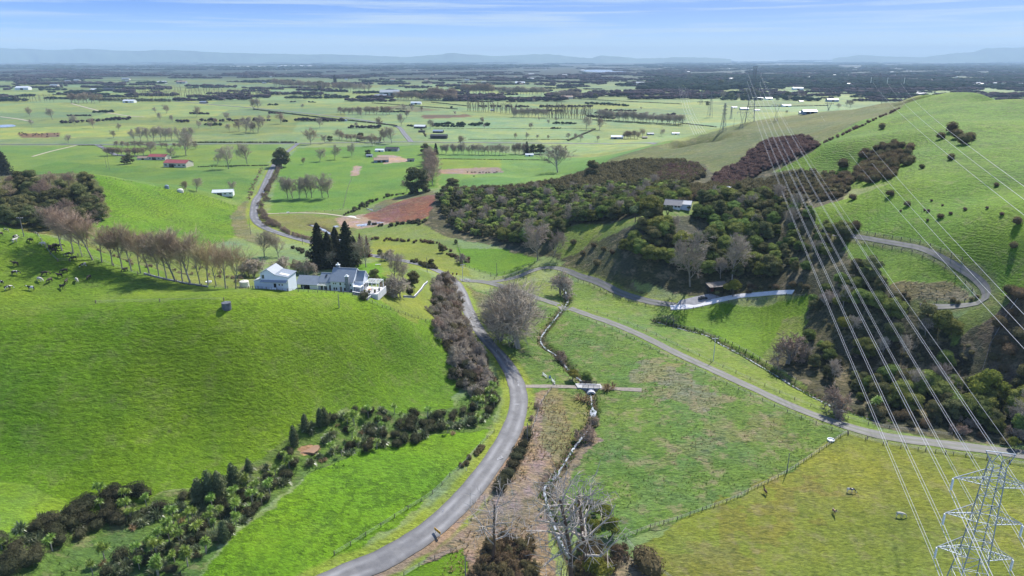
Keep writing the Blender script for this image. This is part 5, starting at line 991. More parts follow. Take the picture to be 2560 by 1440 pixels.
# ------------------------------------------------------------------ far hills and the haze
M_HILL = mat('far_hill', (0.085, 0.13, 0.07), 0.9, var=0.35, scale=0.0006, coords='Object')
def far_hills(name, prof, D, depth, label, seed):
    prof = np.array(prof, float); X0, X1 = prof[0, 0], prof[-1, 0]; pxs = np.arange(X0, X1 + 1, 3.0); py = np.interp(pxs, prof[:, 0], prof[:, 1]) ; g = np.random.default_rng(seed)
    py = py + 0.9 * vnoise(pxs, pxs * 0, 26, seed) + 0.5 * vnoise(pxs, pxs * 0, 9, seed + 1); az = np.arctan((pxs - 1280) / F); top = np.maximum((148 - py) / F * D + CAMZ, 5)
    rows = [(-1.0, 0.0), (-0.8, 0.22), (-0.55, 0.45), (-0.3, 0.70), (-0.12, 0.9), (0, 1.0), (0.3, 0.8), (1.0, 0.0)]; V = []
    for f, hh in rows:
        r = D + f * depth; w = 0.0 if hh in (0.0, 1.0) else 0.16; V.append(np.stack([np.tan(az) * r, np.full(len(az), r), np.where(hh > 0, top * (hh + w * vnoise(pxs + 40 * f, pxs * 0 + f * 30, 14, seed + 5)), -2)], 1))
    V = np.stack(V); n, m = V.shape[:2]; ii = np.arange(n * m).reshape(n, m); q = np.stack([ii[:-1, :-1], ii[:-1, 1:], ii[1:, 1:], ii[1:, :-1]], -1).reshape(-1, 4)
    link(name, mesh_np(name, V.reshape(-1, 3), quads=q, mats=[M_HILL], smooth=True), label=label, kind='structure')
far_hills('hills', [(-300, 122), (0, 124), (120, 124), (180, 127), (260, 125), (400, 130), (470, 127), (560, 131), (700, 136), (850, 137), (1000, 142), (1120, 147)], 26500, 1800, 'long teal ridge on the horizon at the left', 3)
far_hills('hills', [(960, 147), (1040, 142), (1100, 139), (1130, 135), (1170, 136), (1240, 141), (1300, 139), (1370, 136), (1440, 144), (1470, 146), (1492, 139), (1520, 141), (1570, 146), (1700, 143), (1800, 147)], 26500, 1800, 'low blue hills on the horizon in the middle', 13)
far_hills('hills', [(2040, 147), (2100, 139), (2160, 141), (2250, 144), (2330, 134), (2370, 132), (2400, 123), (2440, 122), (2490, 121), (2530, 126), (2620, 124), (2800, 130)], 26500, 1800, 'pale flat-topped mountains on the horizon at the right', 23)
hz = MB().box(-27000, 27000, -1500, 30500, -6, 560)
M_HAZE = bpy.data.materials.new('haze'); M_HAZE.use_nodes = True; nt = M_HAZE.node_tree; nt.nodes.clear(); o_ = nt.nodes.new('ShaderNodeOutputMaterial'); v_ = nt.nodes.new('ShaderNodeVolumePrincipled')
v_.inputs['Color'].default_value = (0.55, 0.78, 1.0, 1); v_.inputs['Density'].default_value = 5.5e-5; v_.inputs['Anisotropy'].default_value = 0.0; nt.links.new(v_.outputs[0], o_.inputs['Volume'])
hz.build('haze', M_HAZE, kind='stuff', label='thin blue haze over the distant plain')
# ------------------------------------------------------------------ trees of the plain
c1 = lambda x, y: (x / 2.977, 100 + y / 2.977)
c2 = lambda x, y: (850 + x / 2.977, 100 + y / 2.977)
c3 = lambda x, y: (1700 + x / 2.977, 100 + y / 2.977)
def plain_trees(L, conv, where, grp):
    for i, (x, y, h, *r) in enumerate(L):
        k = r[0] if r else (K_BARE if i % 3 else K_BARP); px, py = conv(x, y); p = on_level(px, py, 0); depth = p[1] * CP + CAMZ * SP; hm = (h / 2.977) / (F / depth)
        q = at(px, py); o = plant(k, q.x, q.y, hm / k.h, parts=h > 80, label=None, cat='tree', group=grp, wide=1.1, name='paddock_tree'); PLAIN.append((px, py, o, h, k, where))
PLAIN = []
plain_trees([(228, 570, 75), (390, 592, 85), (556, 632, 75), (697, 655, 80), (237, 640, 55), (510, 768, 75), (845, 730, 60), (880, 675, 60), (1160, 545, 50), (1240, 548, 70), (1192, 598, 60), (1283, 612, 55), (1463, 575, 85), (1480, 660, 65), (1573, 660, 60), (1600, 635, 55), (1688, 605, 70), (1708, 682, 60), (1780, 680, 95), (1830, 698, 140), (1865, 685, 90), (1885, 690, 80), (1920, 688, 140), (1996, 600, 50), (2091, 625, 90), (2085, 415, 35), (1675, 460, 35), (1885, 518, 85), (1920, 518, 85), (2255, 510, 35), (2315, 775, 125), (2380, 905, 110), (2490, 888, 115), (2255, 925, 55), (2380, 655, 80), (2420, 770, 75), (2525, 740, 80)], c1, 'left', 'scattered paddock trees of the left plain')
plain_trees([(300, 655, 85), (125, 655, 45), (855, 560, 35), (1060, 625, 55), (1076, 655, 35), (1295, 578, 60), (1340, 450, 25), (1437, 470, 35), (1485, 600, 30), (1420, 662, 50), (1550, 628, 40), (1610, 608, 40), (1303, 735, 45), (1385, 738, 55), (1465, 738, 35), (1547, 738, 32), (1915, 755, 45), (1832, 668, 100), (1930, 670, 95), (2243, 520, 25), (455, 640, 95), (495, 580, 60), (160, 575, 55), (540, 528, 48), (610, 535, 42), (475, 520, 48), (90, 865, 105), (2250, 720, 65), (2390, 715, 60), (1700, 740, 50), (1750, 740, 48), (1790, 752, 50)], c2, 'middle', 'scattered paddock trees of the middle plain')
plain_trees([(205, 490, 35, K_DARK), (325, 440, 60), (380, 440, 55, K_DARK), (435, 440, 45), (500, 425, 65, K_DARK), (545, 430, 75, K_DARK), (575, 430, 60, K_DARK), (725, 450, 35, K_DARK), (770, 440, 45, K_DARK), (800, 440, 65, K_DARK), (815, 455, 45), (880, 440, 55), (910, 440, 45), (1335, 445, 35), (1175, 515, 45), (1270, 500, 60), (1240, 495, 50), (795, 550, 28), (320, 370, 30, K_DARK), (300, 350, 60, K_DARK)], c3, 'right', 'scattered paddock trees of the right plain')
# label these by what they stand by, ordered from the left
for wh, lab in (('left', 'of the scattered trees on the left-hand plain'), ('middle', 'of the scattered trees on the middle plain'), ('right', 'of the scattered trees beyond the hill ridge')):
    q = sorted([t for t in PLAIN if t[5] == wh], key=lambda t: t[0])
    for i, (px, py, o, h, k, w) in enumerate(q):
        o['label'] = ('dark evergreen' if k is K_DARK else ('tall leafless tree' if h > 80 else 'small leafless tree')) + ', ' + ORD[i] + ' from the left ' + lab
big = [(K_BARE, c2(1620, 985), 66, 'big round leafless tree standing alone in the paddock before the spur'), (K_BARE, c1(1385, 860), 56, 'broad leafless oak behind the red roofed farmhouse'), (K_BARE, c1(1280, 885), 30, 'leafless tree rising between the red roofs'), (K_BARE, c1(1120, 855), 34, 'leafless tree at the left behind the red roofs'), (K_BARE, c1(1840, 925), 50, 'leafless tree at the end of the red roof garden near the road'), (K_BARE, c1(1700, 960), 56, 'wide purplish leafless tree left of the garden end tree'), (K_BARE, c1(1620, 925), 30, 'smaller leafless tree right of the red roofs'),
       (K_BARE, c1(1740, 1130), 30, 'thin leafless tree beside the white roadside house'), (K_BARE, c1(1465, 1130), 34, 'thin leafless tree on the hill beside the small tanks'), (K_BARP, c1(1385, 1125), 26, 'reddish leafless tree next to the small tanks'), (K_DARK, c1(2095, 945), 46, 'big round dark evergreen beside the bend of the far road'), (K_DARK, c1(2457, 757), 16, 'dark bush by the crossroad'), (K_DARK, c1(970, 920), 24, 'dark evergreen hedge tree left of the red roofs'), (K_DARK, c1(930, 925), 20, 'dark evergreen at the left end of the red roof garden'),
       (K_DARK, c2(575, 1140), 64, 'tall straggly evergreen with bare lower limbs above the cutting'), (K_BARE, c2(500, 1130), 36, 'leafless tree left of the straggly evergreen'), (K_BARP, c2(640, 1120), 50, 'leafless tree right of the straggly evergreen'), (K_DARK, c2(835, 1100), 26, 'lone umbrella-topped pine behind the cutting'), (K_CON, c2(1390, 850), 30, 'dark conifer at the left of the windbreak clump'), (K_DARK, c2(1440, 850), 24, 'dark evergreen in the middle of the windbreak clump'), (K_DARK, c2(1490, 848), 26, 'dark evergreen at the right of the windbreak clump'), (K_DARK, c2(160, 750), 22, 'dark conifer in the farm grove left of the road'),
       (K_BARE, c2(385, 770), 40, 'leafless tree at the right of the farm grove by the road'), (K_BARP, c2(330, 760), 34, 'leafless tree at the front of the farm grove'), (K_BARP, c2(240, 790), 30, 'purplish leafless tree at the grove house'), (K_DARK, c2(210, 860), 16, 'dark bush beside the small grey shed'), (K_DARK, c2(635, 850), 26, 'dark bush at the crossroad corner'), (K_CON, c2(715, 850), 26, 'small dark conifer at the crossroad corner'), (K_BARP, c2(900, 790), 26, 'brown leafless tree beside the crossroad farm'), (K_BARE, c2(670, 660), 22, 'leafless tree behind the dark farm sheds'), (K_DARK, c2(1900, 440), 14, 'dark evergreen beyond the middle fields'), (K_DARK, c1(2390, 370), 22, 'dark pine by the far left tree row'), (K_CON, c1(2495, 330), 22, 'pair of slim dark cypresses far off on the left plain')]
for k, (px, py), h, lab in big: plant_px(k, px, py, h * 1.05, parts=h > 28, label=lab, wide=1.6 if 'round leafless' in lab or 'umbrella' in lab else 1.15)
def short16(t):
    for w in ('slim ', 'thin ', 'leafless ', 'open ', 'rounded ', 'purplish ', 'bare ', 'front ', 'golden '):
        if len(t.split()) <= 16: break
        t = t.replace(w, '', 1)
    return t
def tree_row(A, B, n, h, k, label, group, jit=1.0, conv=c1, wide=0.9):
    wide *= 1.15; n = int(n * 0.85) if n > 8 else n
    a = at(*conv(*A)); b = at(*conv(*B)); depth = (a.y + b.y) / 2 * CP + CAMZ * SP; hm = (h / 2.977) / (F / depth)
    for i in range(n):
        t = (i + PR.uniform(-0.25, 0.25) * jit) / max(1, n - 1); x = a.x + (b.x - a.x) * t + PR.gauss(0, 1.0) * jit; y = a.y + (b.y - a.y) * t + PR.gauss(0, 1.5) * jit
        plant(k, x, y, hm / k.h * PR.uniform(0.88, 1.1), parts=False, label=short16(ORD[i] + (' from the back, ' if abs(b.x - a.x) < abs(b.y - a.y) else ' from left, ') + label), group=group, wide=wide, name=None if k is K_LOMB or k is K_DARK else 'windbreak_tree')
tree_row((1010, 432), (1640, 440), 42, 62, K_LOMB, 'slim leafless poplar in the front shelter belt of the left plain', 'poplars of the front shelter belt, left plain')
tree_row((1010, 385), (1650, 395), 30, 50, K_LOMB, 'slim leafless poplar in the rear shelter belt of the left plain', 'poplars of the rear shelter belt, left plain')
tree_row((1632, 432), (2010, 412), 30, 58, K_LOMB, 'slim leafless poplar in the belt right of the gap on the left plain', 'poplars right of the gap, left plain')
tree_row((105, 462), (395, 462), 18, 62, K_LOMB, 'thin bare poplar in the open row at the far left', 'poplars of the open row at the far left'); tree_row((530, 468), (740, 468), 10, 75, K_BARP, 'rounded leafless tree in the clump at the end of the earth track', 'trees at the end of the earth track', wide=1.2)
tree_row((2040, 345), (2560, 385), 26, 60, K_BARP, 'leafless tree in the long belt across the far left plain', 'trees of the long far belt', wide=1.1)
tree_row((1000, 755), (1425, 748), 12, 112, K_BARE, 'leafless tree in the row behind the red roofed farm', 'row of trees behind the red roofed farm', wide=0.85); tree_row((800, 860), (1060, 862), 14, 62, K_BARP, 'leafless garden tree along the curved driveway', 'garden trees along the curved driveway', wide=1.25); tree_row((860, 800), (1450, 810), 16, 50, K_BARP, 'leafless shrub by the main road behind the red roofs', 'shrubs by the main road behind the red roofs', wide=1.3)
tree_row((2130, 1180), (2440, 1172), 9, 190, K_BARE, 'leafless oak in the grove right of the far road', 'grove of leafless oaks right of the far road', wide=0.95)
tree_row((945, 528), (1170, 540), 18, 85, K_LOMB, 'golden bare poplar at the left end of the middle windbreak', 'poplars at the left end of the middle windbreak', conv=c2, wide=1.3); tree_row((1195, 545), (1310, 552), 10, 85, K_LOMB, 'golden bare poplar in the second block of the middle windbreak', 'poplars in the second block of the middle windbreak', conv=c2, wide=1.3)
tree_row((1290, 575), (1540, 578), 16, 75, K_BARE, 'round leafless tree in the centre of the middle windbreak', 'round trees in the centre of the middle windbreak', conv=c2); tree_row((1545, 580), (1640, 585), 8, 110, K_LOMB, 'tall bare poplar in the third block of the middle windbreak', 'tall poplars in the third block of the middle windbreak', conv=c2, wide=1.3)
tree_row((1655, 582), (1860, 590), 18, 100, K_LOMB, 'golden bare poplar in the right block of the middle windbreak', 'poplars in the right block of the middle windbreak', conv=c2, wide=1.3); tree_row((1930, 595), (2550, 635), 34, 80, K_BARE, 'leafless tree of the long low windbreak right of the poplars', 'trees of the long low windbreak', conv=c2, wide=1.1)
tree_row((750, 850), (1240, 855), 24, 80, K_BARE, 'leafless tree in the thin belt beside the main road', 'trees of the thin belt beside the main road', conv=c2, wide=0.9); tree_row((1290, 850), (1380, 850), 5, 80, K_BARP, 'leafless tree left of the dark windbreak clump', 'trees left of the dark windbreak clump', conv=c2)
tree_row((665, 905), (690, 1080), 14, 120, K_BARP, 'purplish bare tree in the row running towards the camera', 'row of purplish trees above the cutting', conv=c2, wide=1.2)
tree_row((0, 555), (370, 555), 16, 60, K_BARP, 'purplish leafless tree of the grove by the north-west road', 'grove by the north-west road', conv=c2, wide=1.25); tree_row((20, 745), (300, 770), 12, 55, K_BARP, 'leafless tree of the farm grove left of the junction', 'farm grove left of the junction', conv=c2, wide=1.25); tree_row((2110, 735), (2210, 735), 6, 60, K_BARP, 'leafless tree beside the white roofed house', 'trees beside the white roofed house', conv=c2, wide=1.2)
tree_row((430, 445), (850, 455), 24, 62, K_BARP, 'purplish tree around the barn on the middle plain', 'trees around the barn on the middle plain', conv=c2, wide=1.3); tree_row((660, 440), (850, 450), 8, 95, K_BARP, 'tall purplish tree right of the barn', 'tall trees right of the barn', conv=c2, wide=1.3); tree_row((480, 420), (650, 420), 8, 40, K_DARK, 'round dark evergreen beside the barn', 'round evergreens beside the barn', conv=c2)
tree_row((0, 385), (205, 390), 14, 70, K_BARE, 'leafless tree of the belt at the left of the middle plain', 'belt at the left of the middle plain', conv=c2); tree_row((920, 400), (1130, 402), 12, 80, K_BARP, 'leafless tree of the far clump in the middle', 'far clump in the middle', conv=c2, wide=1.2); tree_row((1180, 405), (1540, 410), 22, 60, K_BARE, 'leafless tree of the far windbreak in the middle', 'far windbreak in the middle', conv=c2, wide=1.2); tree_row((1600, 430), (1780, 432), 12, 55, K_BARE, 'leafless tree of the far windbreak beyond the lake', 'far windbreak beyond the lake', conv=c2, wide=1.2)
tree_row((740, 455), (1260, 462), 26, 26, K_DARK, 'dark hedge tree along the far left farm road', 'dark hedge trees along the far left farm road', wide=1.3)
# hedges drawn as long dark lines over the plain
HM = [(c2(0, 592), c2(420, 640), 2.6), (c2(680, 465), c2(940, 492), 2.4), (c2(240, 470), c2(870, 515), 2.2), (c1(1890, 518), c1(2540, 598), 2.8), (c1(1440, 765), c1(2200, 765), 2.4), (c2(1880, 595), c2(2540, 632), 1.8), (c2(1550, 430), c2(2540, 478), 2.2), (c3(0, 620), (1790, 318), 2.0), (c2(700, 660), c2(1900, 660), 0.8), (c2(960, 740), c2(1700, 742), 0.9), (c2(1700, 750), c2(1900, 665), 2.4),
      (c2(1780, 430), c2(2030, 420), 2.2), (c1(0, 412), c1(1200, 410), 1.4), (c1(40, 312), c1(1100, 302), 2.6), (c1(590, 785), c1(760, 785), 1.2), (c3(0, 300), c3(900, 305), 3.0), (c3(500, 500), c3(1100, 490), 2.4), (c1(1480, 945), c1(2000, 935), 1.3), (c2(740, 885), c2(1540, 893), 1.0), (c1(0, 160), c1(700, 165), 5.0), (c1(700, 330), c1(1000, 335), 3.0), (c3(550, 405), c3(1450, 400), 2.0), (c2(40, 520), c2(400, 515), 2.0), (c2(600, 655), c2(640, 720), 1.5)]
def spotwords(px, py):
    a = 'left' if px < 700 else ('middle' if px < 1500 else 'right'); return a
for i, (A, B, h) in enumerate(HM):
    a = at(*A); b = at(*B); L = (b - a).length; n = int(max(10, min(240, L / (h * 1.3)))); g = np.random.default_rng(700 + i); t = np.linspace(0, 1, n)[:, None] + g.uniform(-.3, .3, (n, 1)) / n
    pos = np.array([[a.x, a.y]]) * (1 - t) + np.array([[b.x, b.y]]) * t + g.normal(0, 0.4, (n, 2)); iv, it = ICO1; gb = [Geo().add(iv * (0.9, 0.9, 0.5) * g.uniform(.85, 1.15, (len(iv), 1)) + (0, 0, 0.45), t=it, tone=0.5)]
    merge('hedge', gb, pos, g.uniform(0.8, 1.15, n) * h, M_DARKSHRUB, ORD[i] + ' dark clipped hedge line across the plain, counting down the picture', 700 + i, cat='hedge', kind='thing', grp='dark hedge lines across the plain')
# ------------------------------------------------------------------ woods and scattered trees beyond counting
def blob(seed, sx=1.0, sz=1.0):
    g = np.random.default_rng(seed); geo = Geo(); iv, it = ICO1
    for i in range(3): geo.add(iv * (0.42 * sx, 0.42 * sx, 0.34 * sz) * g.uniform(0.8, 1.2, (len(iv), 1)) + (g.normal(0, .22), g.normal(0, .22), 0.36 * sz + g.uniform(-.08, .22)), t=it, tone=g.uniform(0, 1))
    return geo
BL = [blob(i) for i in range(4)]; BT = [blob(10 + i, 0.6, 1.5) for i in range(3)]
def far_woods(name, n, x0, x1, y0, y1, hmin, hmax, material, label, seed, lines=True, geos=None, power=1.0, per=(6, 26), widef=1.5, ymin=1150):
    g = np.random.default_rng(seed); P = []; H = []
    while sum(len(p) for p in P) < n:
        py = y0 + (y1 - y0) * g.uniform(0, 1) ** power; px = g.uniform(x0, x1); X, Y = on_level(px, py, 0); k = g.integers(*per); D = math.hypot(X, Y); h = g.uniform(hmin, hmax); sp = h * g.uniform(0.55, 0.9) * (1 + D / 9000); a = g.normal(0, 0.16) if g.uniform() < 0.8 else g.uniform(0, 3.1)
        t = (np.arange(k) - k / 2) * sp; q = np.stack([X + t * math.cos(a), Y + t * math.sin(a)], 1) + g.normal(0, 0.25 * sp if lines else sp, (k, 2)); q = q[q[:, 1] > ymin]; q = q[np.abs(q[:, 0]) < q[:, 1] * 0.84]; q = q[height(q[:, 0], q[:, 1]) < 3] if len(q) else q
        if len(q): P.append(q); H.append(h * g.uniform(0.6, 1.15, len(q)))
    P = np.concatenate(P); H = np.concatenate(H); D = P[:, 1]; merge(name, geos or BL, P, H * (1 + D / 30000), material, label, seed, cat='woodland', wide=np.full(len(P), widef) * (1 + D / 8000))
far_woods('woodland', 4200, -200, 2760, 151, 176, 15, 26, M_FAREVER, 'dark woods and shelter belts along the foot of the horizon', 801, per=(10, 40), power=0.8)
far_woods('woodland', 2800, -200, 2760, 155, 200, 11, 20, M_FARBARE, 'purplish bare woods of the far plain', 802, per=(8, 34), power=0.8)
far_woods('woodland', 2800, -200, 2700, 175, 255, 8, 16, M_FARBARE, 'bare tree rows of the distant farmland', 803, per=(6, 24), power=1.3)
far_woods('woodland', 1500, -200, 2700, 180, 255, 6, 15, M_FAREVER, 'dark evergreen belts of the distant farmland', 804, per=(5, 22), power=1.4)
far_woods('woodland', 4200, 1600, 2900, 156, 225, 12, 21, M_FAREVER, 'trees growing all through the distant town', 805, per=(6, 24), power=0.9)
far_woods('woodland', 1500, 1500, 2900, 175, 240, 8, 14, M_FARBARE, 'bare trees growing through the near side of the town', 806, per=(6, 24))
far_woods('hedgerow_trees', 420, 0, 1750, 222, 330, 3, 8, M_FARBARE, 'scattered bare hedgerow trees over the middle of the plain', 807, per=(3, 22), widef=1.1, ymin=900, power=1.1)
far_woods('hedgerow_trees', 260, 0, 2200, 215, 320, 2.5, 8, M_FAREVER, 'scattered dark hedgerow bushes over the middle of the plain', 808, per=(2, 18), widef=1.2, ymin=900, power=1.1)
far_woods('hedgerow_trees', 700, 0, 2500, 195, 250, 5, 11, M_FARBARE, 'bare hedgerow trees farther out on the plain', 809, per=(4, 22), widef=1.2)
# ------------------------------------------------------------------ buildings
M_WHITE = mat('white_paint', (0.68, 0.72, 0.80), 0.6, var=0.06, scale=0.6); M_TRIM = mat('white_trim', (0.78, 0.80, 0.80), 0.5); M_ROOFG = mat('grey_iron_roof', (0.24, 0.275, 0.32), 0.45, var=0.08, scale=0.5); M_GLASS = mat('window_glass', (0.025, 0.032, 0.04), 0.12, spec=0.8)
M_REDROOF = mat('red_roof', (0.30, 0.075, 0.075), 0.6, var=0.15, scale=0.4); M_BLACK = mat('black_iron', (0.035, 0.037, 0.045), 0.5, var=0.2, scale=0.3); M_BLUEG = mat('blue_grey_iron', (0.22, 0.28, 0.36), 0.5, var=0.1, scale=0.4); M_STONE = mat('blue_grey_stone', (0.20, 0.22, 0.26), 0.9, var=0.35, scale=2.5)
M_CONC = mat('pale_concrete', (0.60, 0.60, 0.62), 0.8, var=0.1, scale=0.6); M_RUST = mat('rusty_iron', (0.22, 0.13, 0.085), 0.8, var=0.35, scale=0.6); M_WOOD = mat('weathered_wood', (0.23, 0.20, 0.165), 0.9, var=0.25, scale=2); M_DWOOD = mat('dark_timber', (0.055, 0.047, 0.042), 0.8, var=0.2, scale=2)
M_SKYLT = mat('translucent_sheet', (0.75, 0.74, 0.66), 0.5); M_DARK = mat('dark_interior', (0.02, 0.02, 0.022), 0.9); M_PAVE = mat('patio_paving', (0.62, 0.60, 0.57), 0.8, var=0.1, scale=1); M_TANKW = mat('cream_tank', (0.66, 0.64, 0.58), 0.6, var=0.06, scale=0.7); M_CARBLUE = mat('blue_black_car_paint', (0.03, 0.04, 0.06), 0.25, spec=0.6); M_RUBBER = mat('tyre', (0.02, 0.02, 0.02), 0.9)
def window(par, x, z, w, h, y, nx=0, glass=None):
    """a window in a wall that faces -y at y: frame proud, pane recessed in it"""
    f = MB(); t = 0.07
    f.box(x - w / 2 - t, x + w / 2 + t, y - 0.06, y + 0.04, z - t, z).box(x - w / 2 - t, x + w / 2 + t, y - 0.06, y + 0.04, z + h, z + h + t).box(x - w / 2 - t, x - w / 2, y - 0.058, y + 0.04, z, z + h).box(x + w / 2, x + w / 2 + t, y - 0.058, y + 0.04, z, z + h)
    if w > 0.8: f.box(x - 0.025, x + 0.025, y - 0.055, y + 0.04, z, z + h)
    o = f.build('window', M_TRIM, par); MB().box(x - w / 2, x + w / 2, y - 0.02, y + 0.03, z, z + h).build('pane', glass or M_GLASS, o); return o
def door(par, x, w, h, y, m=None, z=0):
    o = MB().box(x - w / 2, x + w / 2, y - 0.05, y + 0.03, z, z + h).build('door', m or M_DARK, par); MB().box(x + w * .3, x + w * .36, y - 0.09, y - 0.05, z + h * .48, z + h * .53).build('handle', M_TRIM, o); return o
def gable(par, x0, x1, y0, y1, zw, zr, wall, roof, axis='x', ov=0.35, base=-1.2, nsheet=0, names=('wall', 'roof')):
    """gabled block; ridge along axis"""
    if axis == 'x':
        ym = (y0 + y1) / 2; w = MB(); n = len(w.v); P = [(y0, base), (y1, base), (y1, zw), (ym, zr), (y0, zw)]; w.v += [(x0, a, b) for a, b in P] + [(x1, a, b) for a, b in P]; k = 5; w.f += [tuple(range(k))[::-1], tuple(range(k, 2 * k))] + [(i, (i + 1) % k, k + (i + 1) % k, k + i) for i in range(k)]
        wo = w.build(names[0], wall, par); s = (zr - zw) / (ym - y0); r = MB(); e = ov; t = 0.12
        r.slab([(x0 - e, y0 - e, zw - s * e + t), (x1 + e, y0 - e, zw - s * e + t), (x1 + e, ym, zr + t), (x0 - e, ym, zr + t)], 0.1); r.slab([(x0 - e, ym, zr + t), (x1 + e, ym, zr + t), (x1 + e, y1 + e, zw - s * e + t), (x0 - e, y1 + e, zw - s * e + t)], 0.1); ro = r.build(names[1], roof, par)
        rc = MB().bar((x0 - e, ym, zr + t + .02), (x1 + e, ym, zr + t + .02), 0.3, 0.08).build('ridge_cap', roof, ro)
        rb = MB(); xs = x0 - e + 0.5
        while nsheet and xs < x1 + e: rb.bar((xs, y0 - e, zw - s * e + t + .02), (xs, ym, zr + t + .02), 0.05, 0.05); xs += nsheet
        if nsheet: link('roof_ribs', rb.mesh('roof_ribs', roof), ro, kind='stuff')
    else:
        xm = (x0 + x1) / 2; w = MB().prism([(x0, base), (x1, base), (x1, zw), (xm, zr), (x0, zw)], y0, y1); wo = w.build(names[0], wall, par); s = (zr - zw) / (xm - x0); r = MB(); e = ov; t = 0.12
        r.slab([(x0 - e, y0 - e, zw - s * e + t), (xm, y0 - e, zr + t), (xm, y1 + e, zr + t), (x0 - e, y1 + e, zw - s * e + t)], 0.1); r.slab([(xm, y0 - e, zr + t), (x1 + e, y0 - e, zw - s * e + t), (x1 + e, y1 + e, zw - s * e + t), (xm, y1 + e, zr + t)], 0.1); ro = r.build(names[1], roof, par)
        MB().bar((xm, y0 - e, zr + t + .02), (xm, y1 + e, zr + t + .02), 0.3, 0.08).build('ridge_cap', roof, ro)
    return wo, ro
def outbuilding():
    p = at(*c6(470, 1085)); z = p.z; h = empty('outbuilding', (p.x, p.y, z), R(-6), label='white two-storey outbuilding with a stepped grey roof left of the farmhouse', cat='outbuilding')
    D0, D1 = 0, 7.0; w = MB().prism([(-5.0, -1.5), (5.0, -1.5), (5.0, 4.6), (0.3, 5.4), (-2.2, 7.3), (-5.0, 5.8)], D0, D1); w.build('wall', M_WHITE, h)
    for q in ([(-5.35, 5.72), (-2.2, 7.45)], [(-2.2, 7.45), (0.45, 5.62)], [(0.1, 5.55), (5.35, 4.68)]):
        (a, za), (b, zb) = q; MB().slab([(a, D0 - .4, za + .08), (b, D0 - .4, zb + .08), (b, D1 + .4, zb + .08), (a, D1 + .4, za + .08)], 0.12).build('roof', M_ROOFG, h)
    MB().slab([(1.6, 1.0, 5.50), (4.8, 1.0, 4.94), (4.8, 2.6, 4.94), (1.6, 2.6, 5.50)], 0.05).build('skylight', M_SKYLT, h)
    MB().slab([(-4.9, -1.3, 3.0), (4.9, -1.3, 3.0), (4.9, -0.02, 3.5), (-4.9, -0.02, 3.5)], 0.1).build('awning', M_ROOFG, h)
    lw = MB().prism([(-8.0, -1.5), (-5.02, -1.5), (-5.02, 3.5), (-8.0, 2.6)], 0.8, 6.0); lw.build('lean_to', M_WHITE, h); MB().slab([(-8.3, .5, 2.66), (-5.02, .5, 3.66), (-5.02, 6.2, 3.66), (-8.3, 6.2, 2.66)], 0.1).build('lean_to_roof', M_ROOFG, h); MB().slab([(-7.6, 1.5, 2.93), (-5.4, 1.5, 3.59), (-5.4, 2.8, 3.59), (-7.6, 2.8, 2.93)], 0.04).build('skylight', M_SKYLT, h)
    window(h, -4.0, 3.9, 0.9, 1.4, -0.01); door(h, 0.1, 0.9, 2.2, -0.01); window(h, 1.7, 1.5, 0.5, 0.5, -0.01); window(h, 2.8, 1.5, 0.5, 0.5, -0.01); door(h, -4.2, 0.8, 2.0, -0.01, M_WHITE)
    MB().box(-1.6, 0.8, -1.2, -0.6, 0.35, 0.45).box(-1.6, 0.8, -0.62, -0.55, 0.45, 0.9).box(-1.5, -1.4, -1.15, -.7, -0.6, 0.35).box(0.6, 0.7, -1.15, -.7, -0.6, 0.35).build('porch_rail', M_TRIM, h)
outbuilding()
